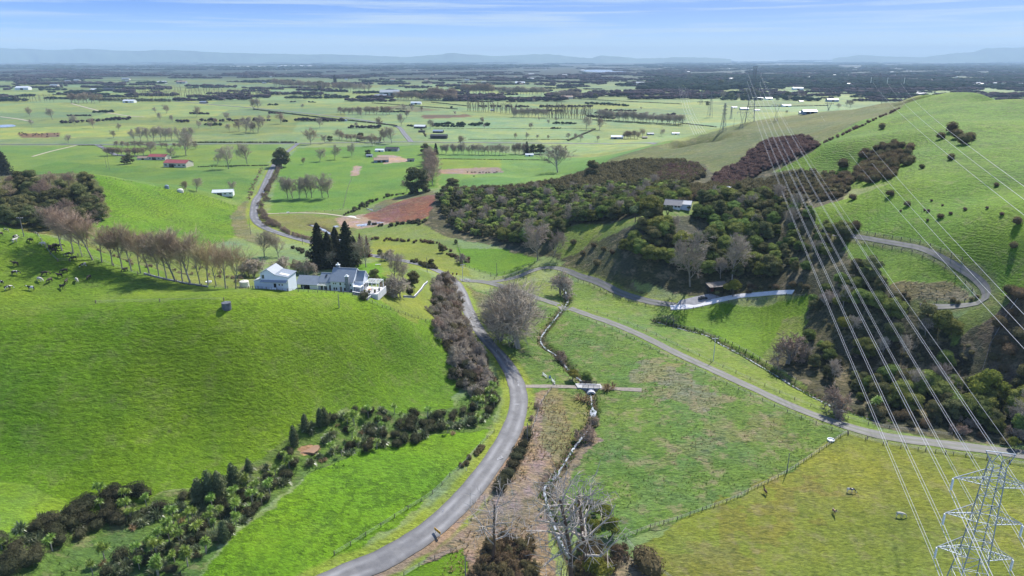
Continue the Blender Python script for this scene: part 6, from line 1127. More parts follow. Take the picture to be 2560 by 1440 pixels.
def farmhouse():
    p = at(*c6(1120, 1092)); h = empty('farmhouse', (p.x, p.y, p.z - 0.2), R(-9), label='long white farmhouse with grey roof, stone chimneys and attached carport', cat='house')
    U = 34.6
    # carport and garage wing
    g = MB(); g.box(-5.6, -2.0, -0.5, 6.5, -1.2, 2.35); g.build('garage_wall', M_WHITE, h); MB().box(-10.6, -5.6, 6.3, 6.5, -1.2, 2.35).box(-10.6, -10.45, 2, 6.3, -1.2, 2.35).build('carport_wall', M_WHITE, h)
    ym = 3.0; r = MB(); r.slab([(-11.2, -1.0, 2.3), (-1.7, -1.0, 2.3), (-1.7, ym, 4.9), (-11.2, ym, 4.9)], 0.12); r.slab([(-11.2, ym, 4.9), (-1.7, ym, 4.9), (-1.7, 7.0, 2.3), (-11.2, 7.0, 2.3)], 0.12); r.build('carport_roof', M_ROOFG, h)
    g = MB(); n = len(g.v); P = [(-.5, 2.3), (6.5, 2.3), (ym, 4.6)]; g.v += [(-10.9, a, b) for a, b in P] + [(-10.75, a, b) for a, b in P]; g.f += [(2, 1, 0), (3, 4, 5), (0, 1, 4, 3), (1, 2, 5, 4), (2, 0, 3, 5)]; g.build('gable_end', M_WHITE, h)
    for x in (-10.7, -8.2): MB().box(x - .1, x + .1, -0.7, -0.5, -1.2, 2.3).build('post', M_TRIM, h)
    MB().box(-5.3, -2.4, -0.56, -0.5, -0.6, 2.0).build('garage_door', M_WHITE, h)
    # link block with pergola
    gable(h, -2.0, 3.2, 0.4, 7.6, 3.2, 5.9, M_WHITE, M_ROOFG, 'x', 0.3, nsheet=0, names=('link_wall', 'link_roof'))
    for x in (-.2, 2.1): MB().slab([(x, 2.0, 4.65), (x + .8, 2.0, 4.65), (x + .8, 3.3, 5.55), (x, 3.3, 5.55)], 0.02).build('skylight', M_GLASS, h)
    pr = MB().bar((-1.9, -1.7, 2.55), (3.0, -1.7, 2.55), .12, .18).build('pergola', M_TRIM, h); b = MB()
    for i in range(9): MB().bar((-1.8 + i * .58, -1.9, 2.68), (-1.8 + i * .58, 0.36, 2.72), .1, .12).build('beam', M_TRIM, pr)
    for x in (-1.8, .6, 2.9): MB().box(x - .07, x + .07, -1.77, -1.63, -1.0, 2.5).build('pergola_post', M_TRIM, pr)
    for x in (-0.9, 0.6): window(h, x, 0.1, 1.1, 2.1, 0.39)
    door(h, 2.4, 0.9, 2.1, 0.39)
    # main block
    gable(h, 3.2, 12.2, -0.6, 9.0, 4.3, 8.2, M_WHITE, M_ROOFG, 'x', 0.4, nsheet=1.0, names=('main_wall', 'main_roof'))
    MB().slab([(4.2, 1.4, 5.72), (5.0, 1.4, 5.72), (5.0, 2.6, 6.70), (4.2, 2.6, 6.70)], 0.02).build('skylight', M_GLASS, h)
    y = -0.61
    for x, z, w, hh in ((4.5, 3.0, .5, .6), (5.3, 3.0, .5, .6), (7.2, 2.7, .7, 1.1), (9.2, 2.9, .6, .7), (4.6, 0.7, .6, 1.0), (5.5, 0.7, .6, 1.0), (8.95, 0.4, .8, 1.3), (11.4, 2.5, .6, .8), (11.5, 0.2, .7, 1.2)): window(h, x, z, w, hh, y)
    door(h, 7.3, 0.85, 2.1, y, M_WOOD)
    MB().box(9.65, 11.0, -1.75, -0.58, -1.5, 6.6).build('stone_chimney', M_STONE, h); MB().box(9.55, 11.1, -1.85, -0.5, 6.6, 6.75).box(9.95, 10.7, -1.5, -.85, 6.75, 7.2).build('chimney_cap', M_TRIM, h)
    MB().box(3.7, 5.0, 4.6, 5.7, 6.5, 9.1).build('brick_chimney', M_STONE, h); MB().box(3.6, 5.1, 4.5, 5.8, 9.1, 9.25).box(4.1, 4.6, 4.9, 5.4, 9.25, 9.9).build('chimney_cap', M_TRIM, h)
    # cross gable to the rear right, barge boards
    gable(h, 12.2, 15.2, 2.4, 8.0, 4.1, 7.0, M_WHITE, M_ROOFG, 'x', 0.3, names=('wing_wall', 'wing_roof'))
    bb = MB(); bb.bar((12.62, -1.05, 4.05), (12.62, 4.2, 8.25), .1, .28).bar((12.62, 9.45, 4.05), (12.62, 4.2, 8.25), .1, .28).bar((15.52, 2.1, 3.9), (15.52, 5.2, 7.1), .1, .25).bar((15.52, 8.3, 3.9), (15.52, 5.2, 7.1), .1, .25); bb.build('barge_boards', M_TRIM, h)
    for yy, z, w, hh in ((0.6, 0.2, 1.0, 1.5), (0.9, 3.2, .9, 1.1)):
        f = MB().box(12.2, 12.27, yy - w / 2 - .07, yy + w / 2 + .07, z - .07, z + hh + .07).build('window', M_TRIM, h); MB().box(12.27, 12.29, yy - w / 2, yy + w / 2, z, z + hh).build('pane', M_GLASS, f)
    for yy in (3.6, 5.2, 6.8):
        f = MB().box(15.2, 15.27, yy - .6, yy + .6, 0.1, 2.3).build('window', M_TRIM, h); MB().box(15.27, 15.29, yy - .5, yy + .5, 0.2, 2.2).build('pane', M_GLASS, f)
    # veranda canopy
    v = MB().slab([(12.3, -0.8, 2.5), (15.4, -0.8, 2.3), (15.4, 2.3, 2.3), (12.3, 2.3, 2.6)], 0.12).build('veranda_roof', M_TRIM, h)
    for x in (12.6, 15.2): MB().box(x - .08, x + .08, -.7, -.54, -1.2, 2.35).build('veranda_post', M_TRIM, v)
    pg = MB().bar((15.6, 8.2, 2.9), (21.4, 8.2, 2.9), .16, .2).bar((15.6, 3.4, 2.9), (21.4, 3.4, 2.9), .16, .2).build('patio_pergola', M_TRIM, h)
    for i in range(10): MB().bar((15.9 + i * .6, 3.0, 3.05), (15.9 + i * .6, 8.6, 3.05), .14, .12).build('beam', M_TRIM, pg)
    for x, yy in ((18.4, 3.4), (21.3, 3.4), (21.3, 8.2), (18.4, 8.2)): MB().box(x - .11, x + .11, yy - .11, yy + .11, -1.5, 2.9).build('pergola_post', M_TRIM, pg)
    def onh(x, y, z=0): return h.matrix_basis @ Vector((x, y, z))
    pt = empty('patio', h.location, R(-9), kind='structure', label='pale paved patio at the right end of the farmhouse'); pt.location.z -= .35
    for i in range(5):
        for j in range(5):
            MB().box(12.8 + i * 1.8, 14.57 + i * 1.8, -1.0 + j * 1.9, 0.87 + j * 1.9, -1.6, 0.0 + 0.006 * ((i + j) % 2)).build('paving_slab', M_PAVE, pt)
    rw = empty('retaining_wall', h.location, R(-9), label='pale retaining wall around the front edge of the patio', cat='wall')
    MB().box(12.8, 22.0, -1.45, -1.03, -2.4, 0.1).build('wall', M_CONC, rw); MB().box(21.9, 22.2, -1.0, 8.8, -2.8, 0.1).build('side_wall', M_CONC, rw); MB().box(9.0, 19.0, -5.2, -4.8, -4.0, -1.0).build('lower_wall', M_STONE, rw); MB().box(8.9, 19.1, -5.3, -4.7, -1.0, -0.85).build('coping', M_CONC, rw)
    for i, (x, y, lab) in enumerate([(16.2, 1.0, 'dark planter pot at the left front of the patio'), (18.3, 0.4, 'dark planter pot at the middle front of the patio'), (20.2, 1.4, 'dark planter pot at the right of the patio'), (21.2, 3.6, 'dark planter pot by the pergola post')]):
        q = onh(x, y, -.35); o = empty('planter_pot', q, label=lab, cat='pot'); MB().lathe([(.28, 0), (.42, .75), (.44, .8), (.36, .8)], 10).build('pot', M_BLACK, o); s = shrub(900 + i, .45, .8, 90, M_EVER, .14, 3); MBm = link('plant', s.mesh('plant', s.mats), o); MBm.location = (0, 0, .7)
    q = onh(17.6, 3.2, -.35); t = empty('patio_table', q, R(10), label='round outdoor table with orange-brown top on the patio', cat='table'); MB().lathe([(.75, .70), (.75, .75), (.05, .76)], 14).build('tabletop', mat('terracotta', (.45, .16, .07), .7), t)
    for a in range(3): MB().bar((.45 * math.cos(a * 2.1), .45 * math.sin(a * 2.1), 0), (.2 * math.cos(a * 2.1), .2 * math.sin(a * 2.1), .7), .06).build('leg', M_BLACK, t)
    return h
HOUSE = farmhouse()
def car(px, py, rz, paint, label, near_z=None):
    p = at(px, py); c = empty('parked_car', (p.x, p.y, p.z + .05), rz, label=label, cat='car')
    prof = [(-2.15, .35), (-2.2, .75), (-1.9, .95), (-1.25, 1.0), (-.75, 1.42), (.75, 1.45), (1.35, 1.02), (2.05, .92), (2.2, .7), (2.15, .35)]
    MB().prism(prof, -.86, .86).build('body', paint, c)
    MB().prism([(-1.12, 1.0), (-.72, 1.36), (.7, 1.39), (1.18, 1.02)], -.875, .875).build('side_window', M_GLASS, c); MB().quad([(1.36, -.75, 1.03), (1.36, .75, 1.03), (.80, .7, 1.44), (.80, -.7, 1.44)]).build('windscreen', M_GLASS, c)
    for x in (-1.35, 1.35):
        for y in (-.8, .8): w = MB(); w.tube([(x, y - .1, .33), (x, y + .1, .33)], .33, 12).build('wheel', M_RUBBER, c)
    return c
def lifted(o, base, dx, dy): return o
_q = HOUSE.matrix_basis @ Vector((-7.6, 2.6, 0)); cc = car(1280, 720, R(80), M_CARBLUE, 'dark car parked inside the farmhouse carport'); cc.location = (_q.x, _q.y, ground(_q.x, _q.y) + .05)
# white water tank and dark trough tank
p = at(*c6(62, 1052)); o = empty('water_tank', p, label='round cream water tank at the left of the outbuilding', cat='tank'); MB().lathe([(1.75, -.6), (1.75, 2.2), (1.6, 2.35), (.3, 2.75), (.3, 2.85)], 24).build('tank', M_TANKW, o, smooth=False)
rr = MB(); [rr.lathe([(1.78, z), (1.80, z + .05), (1.78, z + .1)], 24) for z in (.3, .9, 1.5)]; rr.build('rib', M_TANKW, o)
p = at(567, 770); o = empty('trough_tank', p, label='dark round concrete water tank standing alone on the green hill', cat='tank'); MB().lathe([(1.45, -.9), (1.45, 1.75), (1.5, 1.78), (1.5, 1.9), (1.3, 1.95), (.2, 2.0)], 22).build('tank', mat('dark_concrete', (.10, .11, .13), .9, var=.3, scale=1), o); MB().box(-.3, .3, -.3, .3, 1.98, 2.06).build('hatch', M_STONE, o)
p = at(*c1(1243, 1104)); o = empty('water_tank', p, label='small pale blue domed tank, left of the two on the middle hill', cat='tank'); MB().lathe([(1.6, -.5), (1.6, 1.8), (1.3, 2.4), (.3, 2.8)], 16).build('tank', M_BLUEG, o); p = at(*c1(1343, 1130)); o = empty('water_tank', p, label='larger pale domed tank, right of the two on the middle hill', cat='tank'); MB().lathe([(2.4, -.5), (2.4, 1.3), (1.9, 2.2), (.4, 2.7)], 16).build('tank', M_TANKW, o)
# garden walls and lawn furniture
def wall_run(P, h, t, m, label, name='stone_wall', cap=True):
    L = path_px(P, 2.0); o = empty(name, (0, 0, 0), label=label, cat='wall'); w = MB(); c = MB()
    for a, b in zip(L[:-1], L[1:]):
        za, zb = float(tz(*a)), float(tz(*b)); w.bar((a[0], a[1], za + h / 2 - .2), (b[0], b[1], zb + h / 2 - .2), t, h + .4); c.bar((a[0], a[1], za + h + .06), (b[0], b[1], zb + h + .06), t + .15, .1)
    w.build('wall', m, o); 
    if cap: c.build('coping', M_CONC, o)
wall_run([c6(2180, 1190), c6(2240, 1192), c6(2320, 1200)], .8, .35, M_STONE, 'low stone wall along the front of the walled garden'); wall_run([c6(2325, 1196), c6(2420, 1090), c6(2500, 995)], .8, .35, M_STONE, 'low stone wall along the right side of the walled garden'); wall_run([c6(1500, 1150), c6(1600, 1165), c6(1700, 1175)], 1.0, .4, M_STONE, 'stone wall below the farmhouse terrace'); wall_run([c6(1690, 1230), c6(1760, 1180), c6(1830, 1140)], .7, .35, M_STONE, 'short stone wall stepping up beside the terrace')
wall_run([(360, 685), (420, 700), (480, 712), (520, 718)], .5, .5, M_STONE, 'low dark bank of stones under the poplar row', cap=False)
p = at(*c6(1842, 765)); o = empty('garden_bench', p, R(5), label='long pale bench on the lawn behind the farmhouse', cat='bench'); MB().box(-1.6, 1.6, -.35, .35, .55, .7).build('seat', M_CONC, o); [MB().box(x - .1, x + .1, -.3, .3, -.2, .55).build('leg', M_CONC, o) for x in (-1.3, 1.3)]
# carport building beside the lane, hillside house
p = at(1800, 742); o = empty('carport', (p.x, p.y + 5, ground(p.x, p.y + 5)), R(4), label='rusty flat-roofed carport at the end of the lane under the trees', cat='carport')
MB().slab([(-5.2, -3.2, 2.5), (4.8, -3.2, 3.2), (4.8, 4.2, 3.4), (-5.2, 4.2, 2.7)], .18).build('roof', mat('weathered_roof', (.23, .20, .17), .8, var=.25, scale=.5), o); MB().box(-5, 4.6, 3.9, 4.1, -1.5, 2.7).box(-5.0, -4.8, -1, 3.9, -1.5, 2.4).build('wall', M_DWOOD, o)
for x in (-4.9, -1.6, 1.6, 4.5): MB().box(x - .1, x + .1, -3.0, -2.8, -1.5, 2.55 + .07 * (x + 5) - .05).build('post', M_DWOOD, o)
MB().box(-3.6, -2.2, -.5, 1.6, -1, 1.6).build('red_cabinet', mat('dark_red', (.16, .035, .03), .7), o)
car(1757, 748, R(8), M_CARBLUE, 'dark blue car parked on the gravel yard before the carport')
YARD = at_many([(1686, 768), (1700, 752), (1740, 742), (1775, 735), (1800, 742), (1780, 750), (1740, 763)]); yv = MB(); yy = YARD[:, 2].max() + .14
m_ = bmesh.new(); vs = [m_.verts.new((a, b, float(tz(a, b)) + .22)) for a, b, c in YARD]; f_ = m_.faces.new(vs); f_.normal_update()
if f_.normal.z < 0: bmesh.ops.reverse_faces(m_, faces=[f_])
bmesh.ops.triangulate(m_, faces=m_.faces[:]); bmesh.ops.subdivide_edges(m_, edges=m_.edges[:], cuts=3, use_grid_fill=True)
for v in m_.verts: v.co.z = max(v.co.z, float(tz(v.co.x, v.co.y)) + .16)
me = bpy.data.meshes.new('gravel_yard'); m_.to_mesh(me); me.materials.append(M_CONC if False else mat('yard_gravel', (.26, .26, .27), .85, var=.2, scale=.4)); link('gravel_yard', me, kind='structure', label='grey gravel yard in front of the carport')
ribbon('concrete_drive', LINES['concrete'][:-1], np.interp(np.arange(len(LINES['concrete']) - 1), [0, 0.45 * len(LINES['concrete']), len(LINES['concrete'])], [3.6, 3.0, 1.5]), M_CONC, 0.2, label='white concrete drive curving up to the trees', smoothz=5)
p = at(1697, 528); h = empty('hillside_house', (p.x, p.y + 6, ground(p.x, p.y + 6) + .4), R(-22), label='low grey-roofed house on the spur among the bush', cat='house'); h.scale = (.88, .88, .88); gable(h, -7, 3, -4, 4, 2.6, 5.0, M_TRIM, mat('slate_roof', (.20, .20, .21), .6, var=.1, scale=.5), 'x', 1.0); gable(h, 3.1, 9, -2, 6, 3.0, 4.6, M_WHITE, mat('pale_roof', (.36, .38, .41), .6), 'x', .7, names=('wing_wall', 'wing_roof'))
for x in (-5, -2.5, 0, 2): window(h, x, .7, 1.4, 1.4, -4.01)
p = at(1820, 477); h = empty('garden_shed', p, R(-15), label='tiny white shed on the grassy spur above the bush', cat='shed'); gable(h, -1.6, 1.6, -1.2, 1.2, 2.2, 2.8, M_TRIM, M_TRIM, 'x', .2); door(h, -.6, .7, 1.6, -1.21); window(h, .8, 1.0, .6, .6, -1.21)
# farm buildings of the plain
def farm(px, py, wpx, label, wall=None, roof=None, rz=0.0, dr=0.6, hr=0.28, name='farm_shed', cat='shed', doors=1, wins=0, axis='x', hip=0):
    p = at(px, py); depth = p.y * CP + CAMZ * SP; W_ = wpx / (F / depth) / 2; H = max(2.2, W_ * 2 * hr * 0.62); D = W_ * 2 * dr; h = empty(name, (p.x, p.y + D / 2, p.z), R(rz), label=label, cat=cat)
    gable(h, -W_, W_, -D / 2, D / 2, H, H + D * 0.20 if axis == 'x' else H + W_ * .3, wall or M_WHITE, roof or M_ROOFG, axis, .4, -1)
    for i in range(doors): w = W_ * 2 * .22; x = -W_ + W_ * 2 * (i + 1) / (doors + 1) - (W_ * .3 if wins else 0); MB().box(x - w / 2, x + w / 2, -D / 2 - .06, -D / 2 + .02, 0, H * .8).build('door', M_DARK, h)
    for i in range(wins): window(h, -W_ + W_ * 2 * (i + .5) / wins, H * .35, W_ * .18 + .3, H * .35, -D / 2 - .01)
    return h
M_PALER = mat('pale_iron_roof', (.62, .66, .70), .5, var=.06, scale=.3); M_GREYW = mat('grey_cladding', (.30, .33, .36), .6, var=.1, scale=.4); M_CREAM = mat('cream_wall', (.60, .56, .47), .7, var=.08, scale=.4); M_BRR = mat('brown_iron_roof', (.26, .19, .14), .7, var=.2, scale=.4)
for (cv, x, y, w, lab, wl, rf, rz, dr, nm, ct, dn, wn) in [
    (c1, 1170, 893, 46, 'upper red roofed wing of the farmhouse among trees', M_CREAM, M_REDROOF, -6, .55, 'farmhouse', 'house', 1, 4), (c1, 1310, 948, 62, 'long red roofed farmhouse in the garden by the left road', M_CREAM, M_REDROOF, -10, .5, 'farmhouse', 'house', 1, 5), (c1, 1060, 892, 26, 'small brown roofed garage left of the red roofs', M_CREAM, M_BRR, 5, .7, 'garage', 'garage', 1, 0),
    (c1, 1650, 1158, 48, 'white low roadside house with a flat pale roof', M_TRIM, M_PALER, 12, .5, 'roadside_house', 'house', 1, 4), (c1, 160, 372, 32, 'long white farm shed at the far left', M_TRIM, M_PALER, 4, .5, 'farm_shed', 'shed', 1, 0), (c1, 395, 348, 19, 'small grey roofed house near the far left shed', M_CREAM, M_ROOFG, 4, .7, 'farm_shed', 'shed', 1, 1),
    (c1, 700, 380, 20, 'pale shed beside the dark dairy building on the left plain', M_TRIM, M_PALER, 0, .6, 'farm_shed', 'shed', 1, 0), (c1, 800, 380, 26, 'dark dairy shed on the left plain', M_BLACK, M_BLACK, 0, .6, 'farm_shed', 'shed', 1, 0), (c1, 955, 468, 28, 'pale house behind the dark hedge on the left plain', M_TRIM, M_PALER, 0, .5, 'farm_shed', 'shed', 1, 2), (c1, 1510, 472, 17, 'small dark shed beside the slanting road', M_BLACK, M_ROOFG, -8, .7, 'farm_shed', 'shed', 1, 0),
    (c1, 1200, 324, 20, 'white shed in the bright far fields, left of its pair', M_TRIM, M_PALER, 0, .6, 'farm_shed', 'shed', 1, 0), (c1, 1345, 324, 22, 'brown shed in the bright far fields, right of its pair', M_GREYW, M_BRR, 0, .6, 'farm_shed', 'shed', 1, 0), (c2, 30, 605, 13, 'blue-grey hut beside the north-west road', M_BLUEG, M_BLUEG, 0, .7, 'farm_shed', 'shed', 1, 0),
    (c2, 365, 415, 48, 'large grey barn on the middle plain', M_GREYW, M_GREYW, 3, .6, 'barn', 'barn', 2, 0), (c2, 300, 432, 30, 'low grey barn in front of the large grey barn', M_GREYW, M_ROOFG, 3, .6, 'barn', 'barn', 2, 0), (c2, 565, 480, 26, 'pale long shed below the round evergreens', M_TRIM, M_PALER, -4, .4, 'farm_shed', 'shed', 1, 0), (c2, 595, 658, 28, 'black house with white trim at the crossroad farm', M_BLACK, M_PALER, -10, .6, 'farmhouse', 'house', 1, 3),
    (c2, 730, 692, 25, 'black barn with a blue-black roof at the crossroad farm', M_BLACK, M_BLUEG, -8, .6, 'barn', 'barn', 1, 0), (c2, 735, 735, 42, 'long low black shed at the crossroad farm', M_BLACK, M_BLACK, -5, .35, 'farm_shed', 'shed', 3, 0), (c2, 608, 688, 16, 'small black shed below the black house', M_BLACK, M_BLACK, -5, .5, 'farm_shed', 'shed', 1, 0), (c2, 300, 912, 36, 'grey farm shed with a brown roof by the bare yard', M_BLUEG, M_BRR, 14, .7, 'farm_shed', 'shed', 2, 0),
    (c2, 525, 905, 17, 'small dark shed right of the bare yard', M_GREYW, M_BLACK, 6, .7, 'farm_shed', 'shed', 1, 0), (c2, 218, 872, 15, 'little grey hut left of the brown roofed shed', M_GREYW, M_ROOFG, 0, .7, 'farm_shed', 'shed', 1, 0), (c2, 385, 828, 32, 'dark roofed house hidden in the farm grove', M_GREYW, M_BLACK, -6, .6, 'farmhouse', 'house', 1, 3), (c2, 295, 832, 22, 'white shed beside the house in the farm grove', M_TRIM, M_PALER, -6, .6, 'farm_shed', 'shed', 1, 0),
    (c2, 1410, 866, 20, 'tiny white hut in front of the dark windbreak clump', M_TRIM, M_PALER, 0, .5, 'farm_shed', 'shed', 1, 0), (c2, 2065, 738, 30, 'dark house with a white roof on the middle right plain', M_GREYW, M_PALER, -6, .6, 'farmhouse', 'house', 1, 2), (c2, 2312, 708, 16, 'blue-grey shed right of the white roofed house', M_BLUEG, M_GREYW, 4, .7, 'farm_shed', 'shed', 1, 0), (c2, 2270, 735, 12, 'small dark shed right of the white roofed house', M_BLACK, M_BLACK, 0, .7, 'farm_shed', 'shed', 1, 0), (c2, 2500, 704, 18, 'low white hut alone near the hill foot', M_TRIM, M_PALER, 0, .5, 'farm_shed', 'shed', 1, 0),
    (c2, 1340, 332, 24, 'white shed far out in the middle', M_TRIM, M_PALER, 0, .6, 'farm_shed', 'shed', 1, 0), (c2, 2445, 428, 10, 'white cube shed far off near the wires', M_TRIM, M_PALER, 0, .8, 'farm_shed', 'shed', 1, 0), (c2, 1690, 440, 30, 'brown roofed shed far out right of the windbreak', M_CREAM, M_BRR, 0, .5, 'farm_shed', 'shed', 1, 0),
    (c3, 405, 508, 14, 'white shed beyond the ridge, leftmost of its farm', M_TRIM, M_PALER, 0, .6, 'farm_shed', 'shed', 1, 0), (c3, 482, 522, 20, 'blue-grey shed beyond the ridge under the wires', M_BLUEG, M_PALER, 0, .6, 'farm_shed', 'shed', 1, 0), (c3, 575, 528, 13, 'small white shed beyond the ridge under the wires', M_TRIM, M_PALER, 0, .6, 'farm_shed', 'shed', 1, 0), (c3, 590, 445, 20, 'white house behind the dark evergreens beyond the ridge', M_TRIM, M_PALER, 0, .6, 'farm_shed', 'shed', 1, 1),
    (c3, 665, 445, 17, 'bright white barn beyond the ridge', M_TRIM, M_PALER, 0, .9, 'barn', 'barn', 1, 0), (c3, 795, 498, 22, 'long white shed between the wires and pylons', M_TRIM, M_PALER, 0, .5, 'farm_shed', 'shed', 1, 0), (c3, 1140, 460, 28, 'blue-white shed right of the near flat pylon', M_BLUEG, M_PALER, 0, .5, 'farm_shed', 'shed', 1, 0), (c3, 1600, 413, 24, 'white shed beside the pale straight road', M_TRIM, M_PALER, 0, .5, 'farm_shed', 'shed', 1, 0), (c3, 905, 462, 10, 'tiny grey hut beyond the ridge', M_GREYW, M_ROOFG, 0, .8, 'farm_shed', 'shed', 1, 0),
    (c3, 970, 550, 34, 'blue-grey yard buildings just behind the ridge', M_BLUEG, M_PALER, 0, .5, 'farm_shed', 'shed', 2, 0), (c3, 905, 552, 10, 'cream hut at the left of the yard buildings', M_CREAM, M_PALER, 0, .8, 'farm_shed', 'shed', 1, 0), (c3, 880, 372, 26, 'pale long sheds beyond the second paddocks on the right', M_TRIM, M_PALER, 0, .4, 'farm_shed', 'shed', 1, 0), (c2, 1135, 1028 - 500, 10, 'tiny trough shed in the middle field', M_GREYW, M_ROOFG, 0, .8, 'farm_shed', 'shed', 1, 0)]:
    if cv is c1 and (x, y) == (1650, 1158): rz = 12
    farm(*cv(x, y), w, lab, wl, rf, rz, dr, name=nm, cat=ct, doors=dn, wins=wn)
for (x0, x1, y, lab) in ((1700, 2000, 206, 'long white glasshouse at the foot of the horizon, left of its pair'), (2065, 2305, 200, 'long white glasshouse at the foot of the horizon, right of its pair')):
    a = on_level(*c1(x0, y), 0); b = on_level(*c1(x1, y), 0); g = empty('glasshouse', ((a[0] + b[0]) / 2, a[1], 0), label=lab, cat='glasshouse'); W_ = (b[0] - a[0]) / 2; 
    MB().box(-W_, W_, 0, 160, 0, 14).build('wall', M_TRIM, g); n = 8; m_ = MB()
    for i in range(n): m_.v += []; m_.prism([(-W_ + i * 2 * W_ / n, 14), (-W_ + (i + 1) * 2 * W_ / n, 14), (-W_ + (i + .5) * 2 * W_ / n, 20)], 0, 160)
    m_.build('roof', M_TRIM, g)
# the town
def town():
    g = random.Random(4); base = []
    for k, (w, d, hh, wl, rf) in enumerate([(14, 9, 4, M_TRIM, M_ROOFG), (16, 10, 4, M_CREAM, M_BRR), (26, 14, 5, M_CREAM, M_ROOFG), (13, 9, 4, M_CREAM, M_BRR), (18, 10, 4, M_BLUEG, M_ROOFG)]):
        a = MB().prism([(-w / 2, -1), (w / 2, -1), (w / 2, hh), (-w / 2, hh)], -d / 2, d / 2); e = .8; n = len(a.f)
        a.slab([(-w / 2 - e, -d / 2 - e, hh), (w / 2 + e, -d / 2 - e, hh), (w / 2 + e, 0, hh + d * .2), (-w / 2 - e, 0, hh + d * .2)], .3); a.slab([(-w / 2 - e, 0, hh + d * .2), (w / 2 + e, 0, hh + d * .2), (w / 2 + e, d / 2 + e, hh), (-w / 2 - e, d / 2 + e, hh)], .3)
        me = a.mesh('town_building', [wl, rf]); me.polygons.foreach_set('material_index', [0] * n + [1] * (len(me.polygons) - n)); base.append((me, a, n))
    P = []
    for i in range(300):
        px = 1640 + 1000 * g.random() ** 0.75; py = 158 + 62 * g.random() ** 0.9
        if py > 200 and px < 2050: continue
        X, Y = on_level(px, py, 0); P.append((Y, X, px, py))
    P.sort(); 
    for Y, X, px, py in P[:120]:
        o = link('town_building', base[g.randrange(5)][0], None, (X, Y, 0), g.uniform(-.5, .5), label='small pale building among the trees on the near side of the town', cat='building', group='buildings on the near side of the town'); s = g.uniform(.8, 1.3); o.scale = (s, s, s)
    m = MB(); 
    for Y, X, px, py in P[120:]:
        k = g.randrange(5); s = g.uniform(.8, 1.3); c, sn = math.cos(g.uniform(-.4, .4)), 0.2; a = base[k][1]; n = len(m.v); m.v += [((x * c - y * sn) * s + X, (x * sn + y * c) * s + Y, z * s) for x, y, z in a.v]; m.f += [tuple(n + i for i in f) for f in a.f]
    m.build('town_buildings', M_PALER, label='mass of pale roofs of the far town under the horizon', kind='stuff')
    for i in range(60):
        px = g.uniform(0, 1700); py = g.uniform(160, 215); X, Y = on_level(px, py, 0); o = link('farm_building', base[g.randrange(5)][0], None, (X, Y, 0), g.uniform(-.4, .4), label='tiny pale farm building far out on the plain', cat='building', group='tiny farm buildings far out on the plain'); s = g.uniform(.9, 1.8); o.scale = (s, s, s)
town()
# water
M_WATER = bpy.data.materials.new('water'); M_WATER.use_nodes = True; b_ = M_WATER.node_tree.nodes['Principled BSDF']; b_.inputs['Base Color'].default_value = (.035, .05, .05, 1); b_.inputs['Roughness'].default_value = .12; b_.inputs['Specular IOR Level'].default_value = 1.0; b_.inputs['Coat Weight'].default_value = 1.0; b_.inputs['Coat Roughness'].default_value = .05; b_.inputs['Coat IOR'].default_value = 1.9
M_SKYGLINT = mat('bright_water', (.03, .035, .03), .15, spec=1.0, col2=(.60, .63, .67), scale=.22)  # pale noise patches paint the sky's reflection into the water colour
for nm, w, lab in (('stream', 0.7, 'narrow shining stream winding down beside the willows'), ('brook', 0.8, 'small brook along the foot of the bright paddock'), ('farstream', 2.2, 'short stream in the paddock behind the conifers')): ribbon('stream', LINES[nm], w, M_SKYGLINT, .22 if nm != 'farstream' else .3, 3, wvar=.55, label=lab, level='mean')
def pool(P, label, m=None, z=.12, name='pond'):
    V = at_many(P); C_ = V.mean(0); zz = max(float(tz(a, b)) for a, b, c in V) * .5 + min(float(tz(a, b)) for a, b, c in V) * .5 + z; q = MB().slab([(a, b, zz) for a, b, c in catmull(np.concatenate([V, V[:1]]), 1.5)[:-1]], .4); q.build(name, m or M_SKYGLINT, kind='structure', label=label)
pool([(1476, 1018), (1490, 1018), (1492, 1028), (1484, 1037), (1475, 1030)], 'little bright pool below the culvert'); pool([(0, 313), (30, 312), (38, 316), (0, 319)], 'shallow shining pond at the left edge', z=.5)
a = [(1450, 176), (1490, 174), (1530, 175), (1575, 177), (1560, 181), (1500, 181), (1460, 179)]; V = [(float(on_level(x, y, 1.5)[0]), float(on_level(x, y, 1.5)[1]), 2.0) for x, y in a]; MB().slab(V[::-1], 1).build('lake', M_SKYGLINT, kind='structure', label='bright lake at the foot of the horizon')
for P, lab in (([(868, 541), (878, 540), (892, 543), (880, 545)], 'white sheet of plastic on the bare ground below the cutting'), ([(832, 566), (842, 564), (847, 567), (838, 569)], 'small white puddle in the paddock below the cutting'), ([(888, 562), (905, 560), (930, 558), (960, 556), (930, 562), (900, 567)], 'string of white puddles at the edge of the bare ground'), ([(915, 523), (932, 526), (944, 529), (930, 524)], 'white puddle at the top of the cutting')): pool(P, lab, M_SKYGLINT if 'puddle' in lab else M_TRIM, .12, 'puddle')
MUDP = [(742, 1122), (757, 1113), (785, 1112), (800, 1117), (796, 1130), (782, 1140), (768, 1132), (748, 1134)]; pool(MUDP, 'flat pink-brown muddy pond among the gully plants', mat('muddy_water', (.30, .19, .13), .25, var=.06, scale=.8, spec=.5), .1)
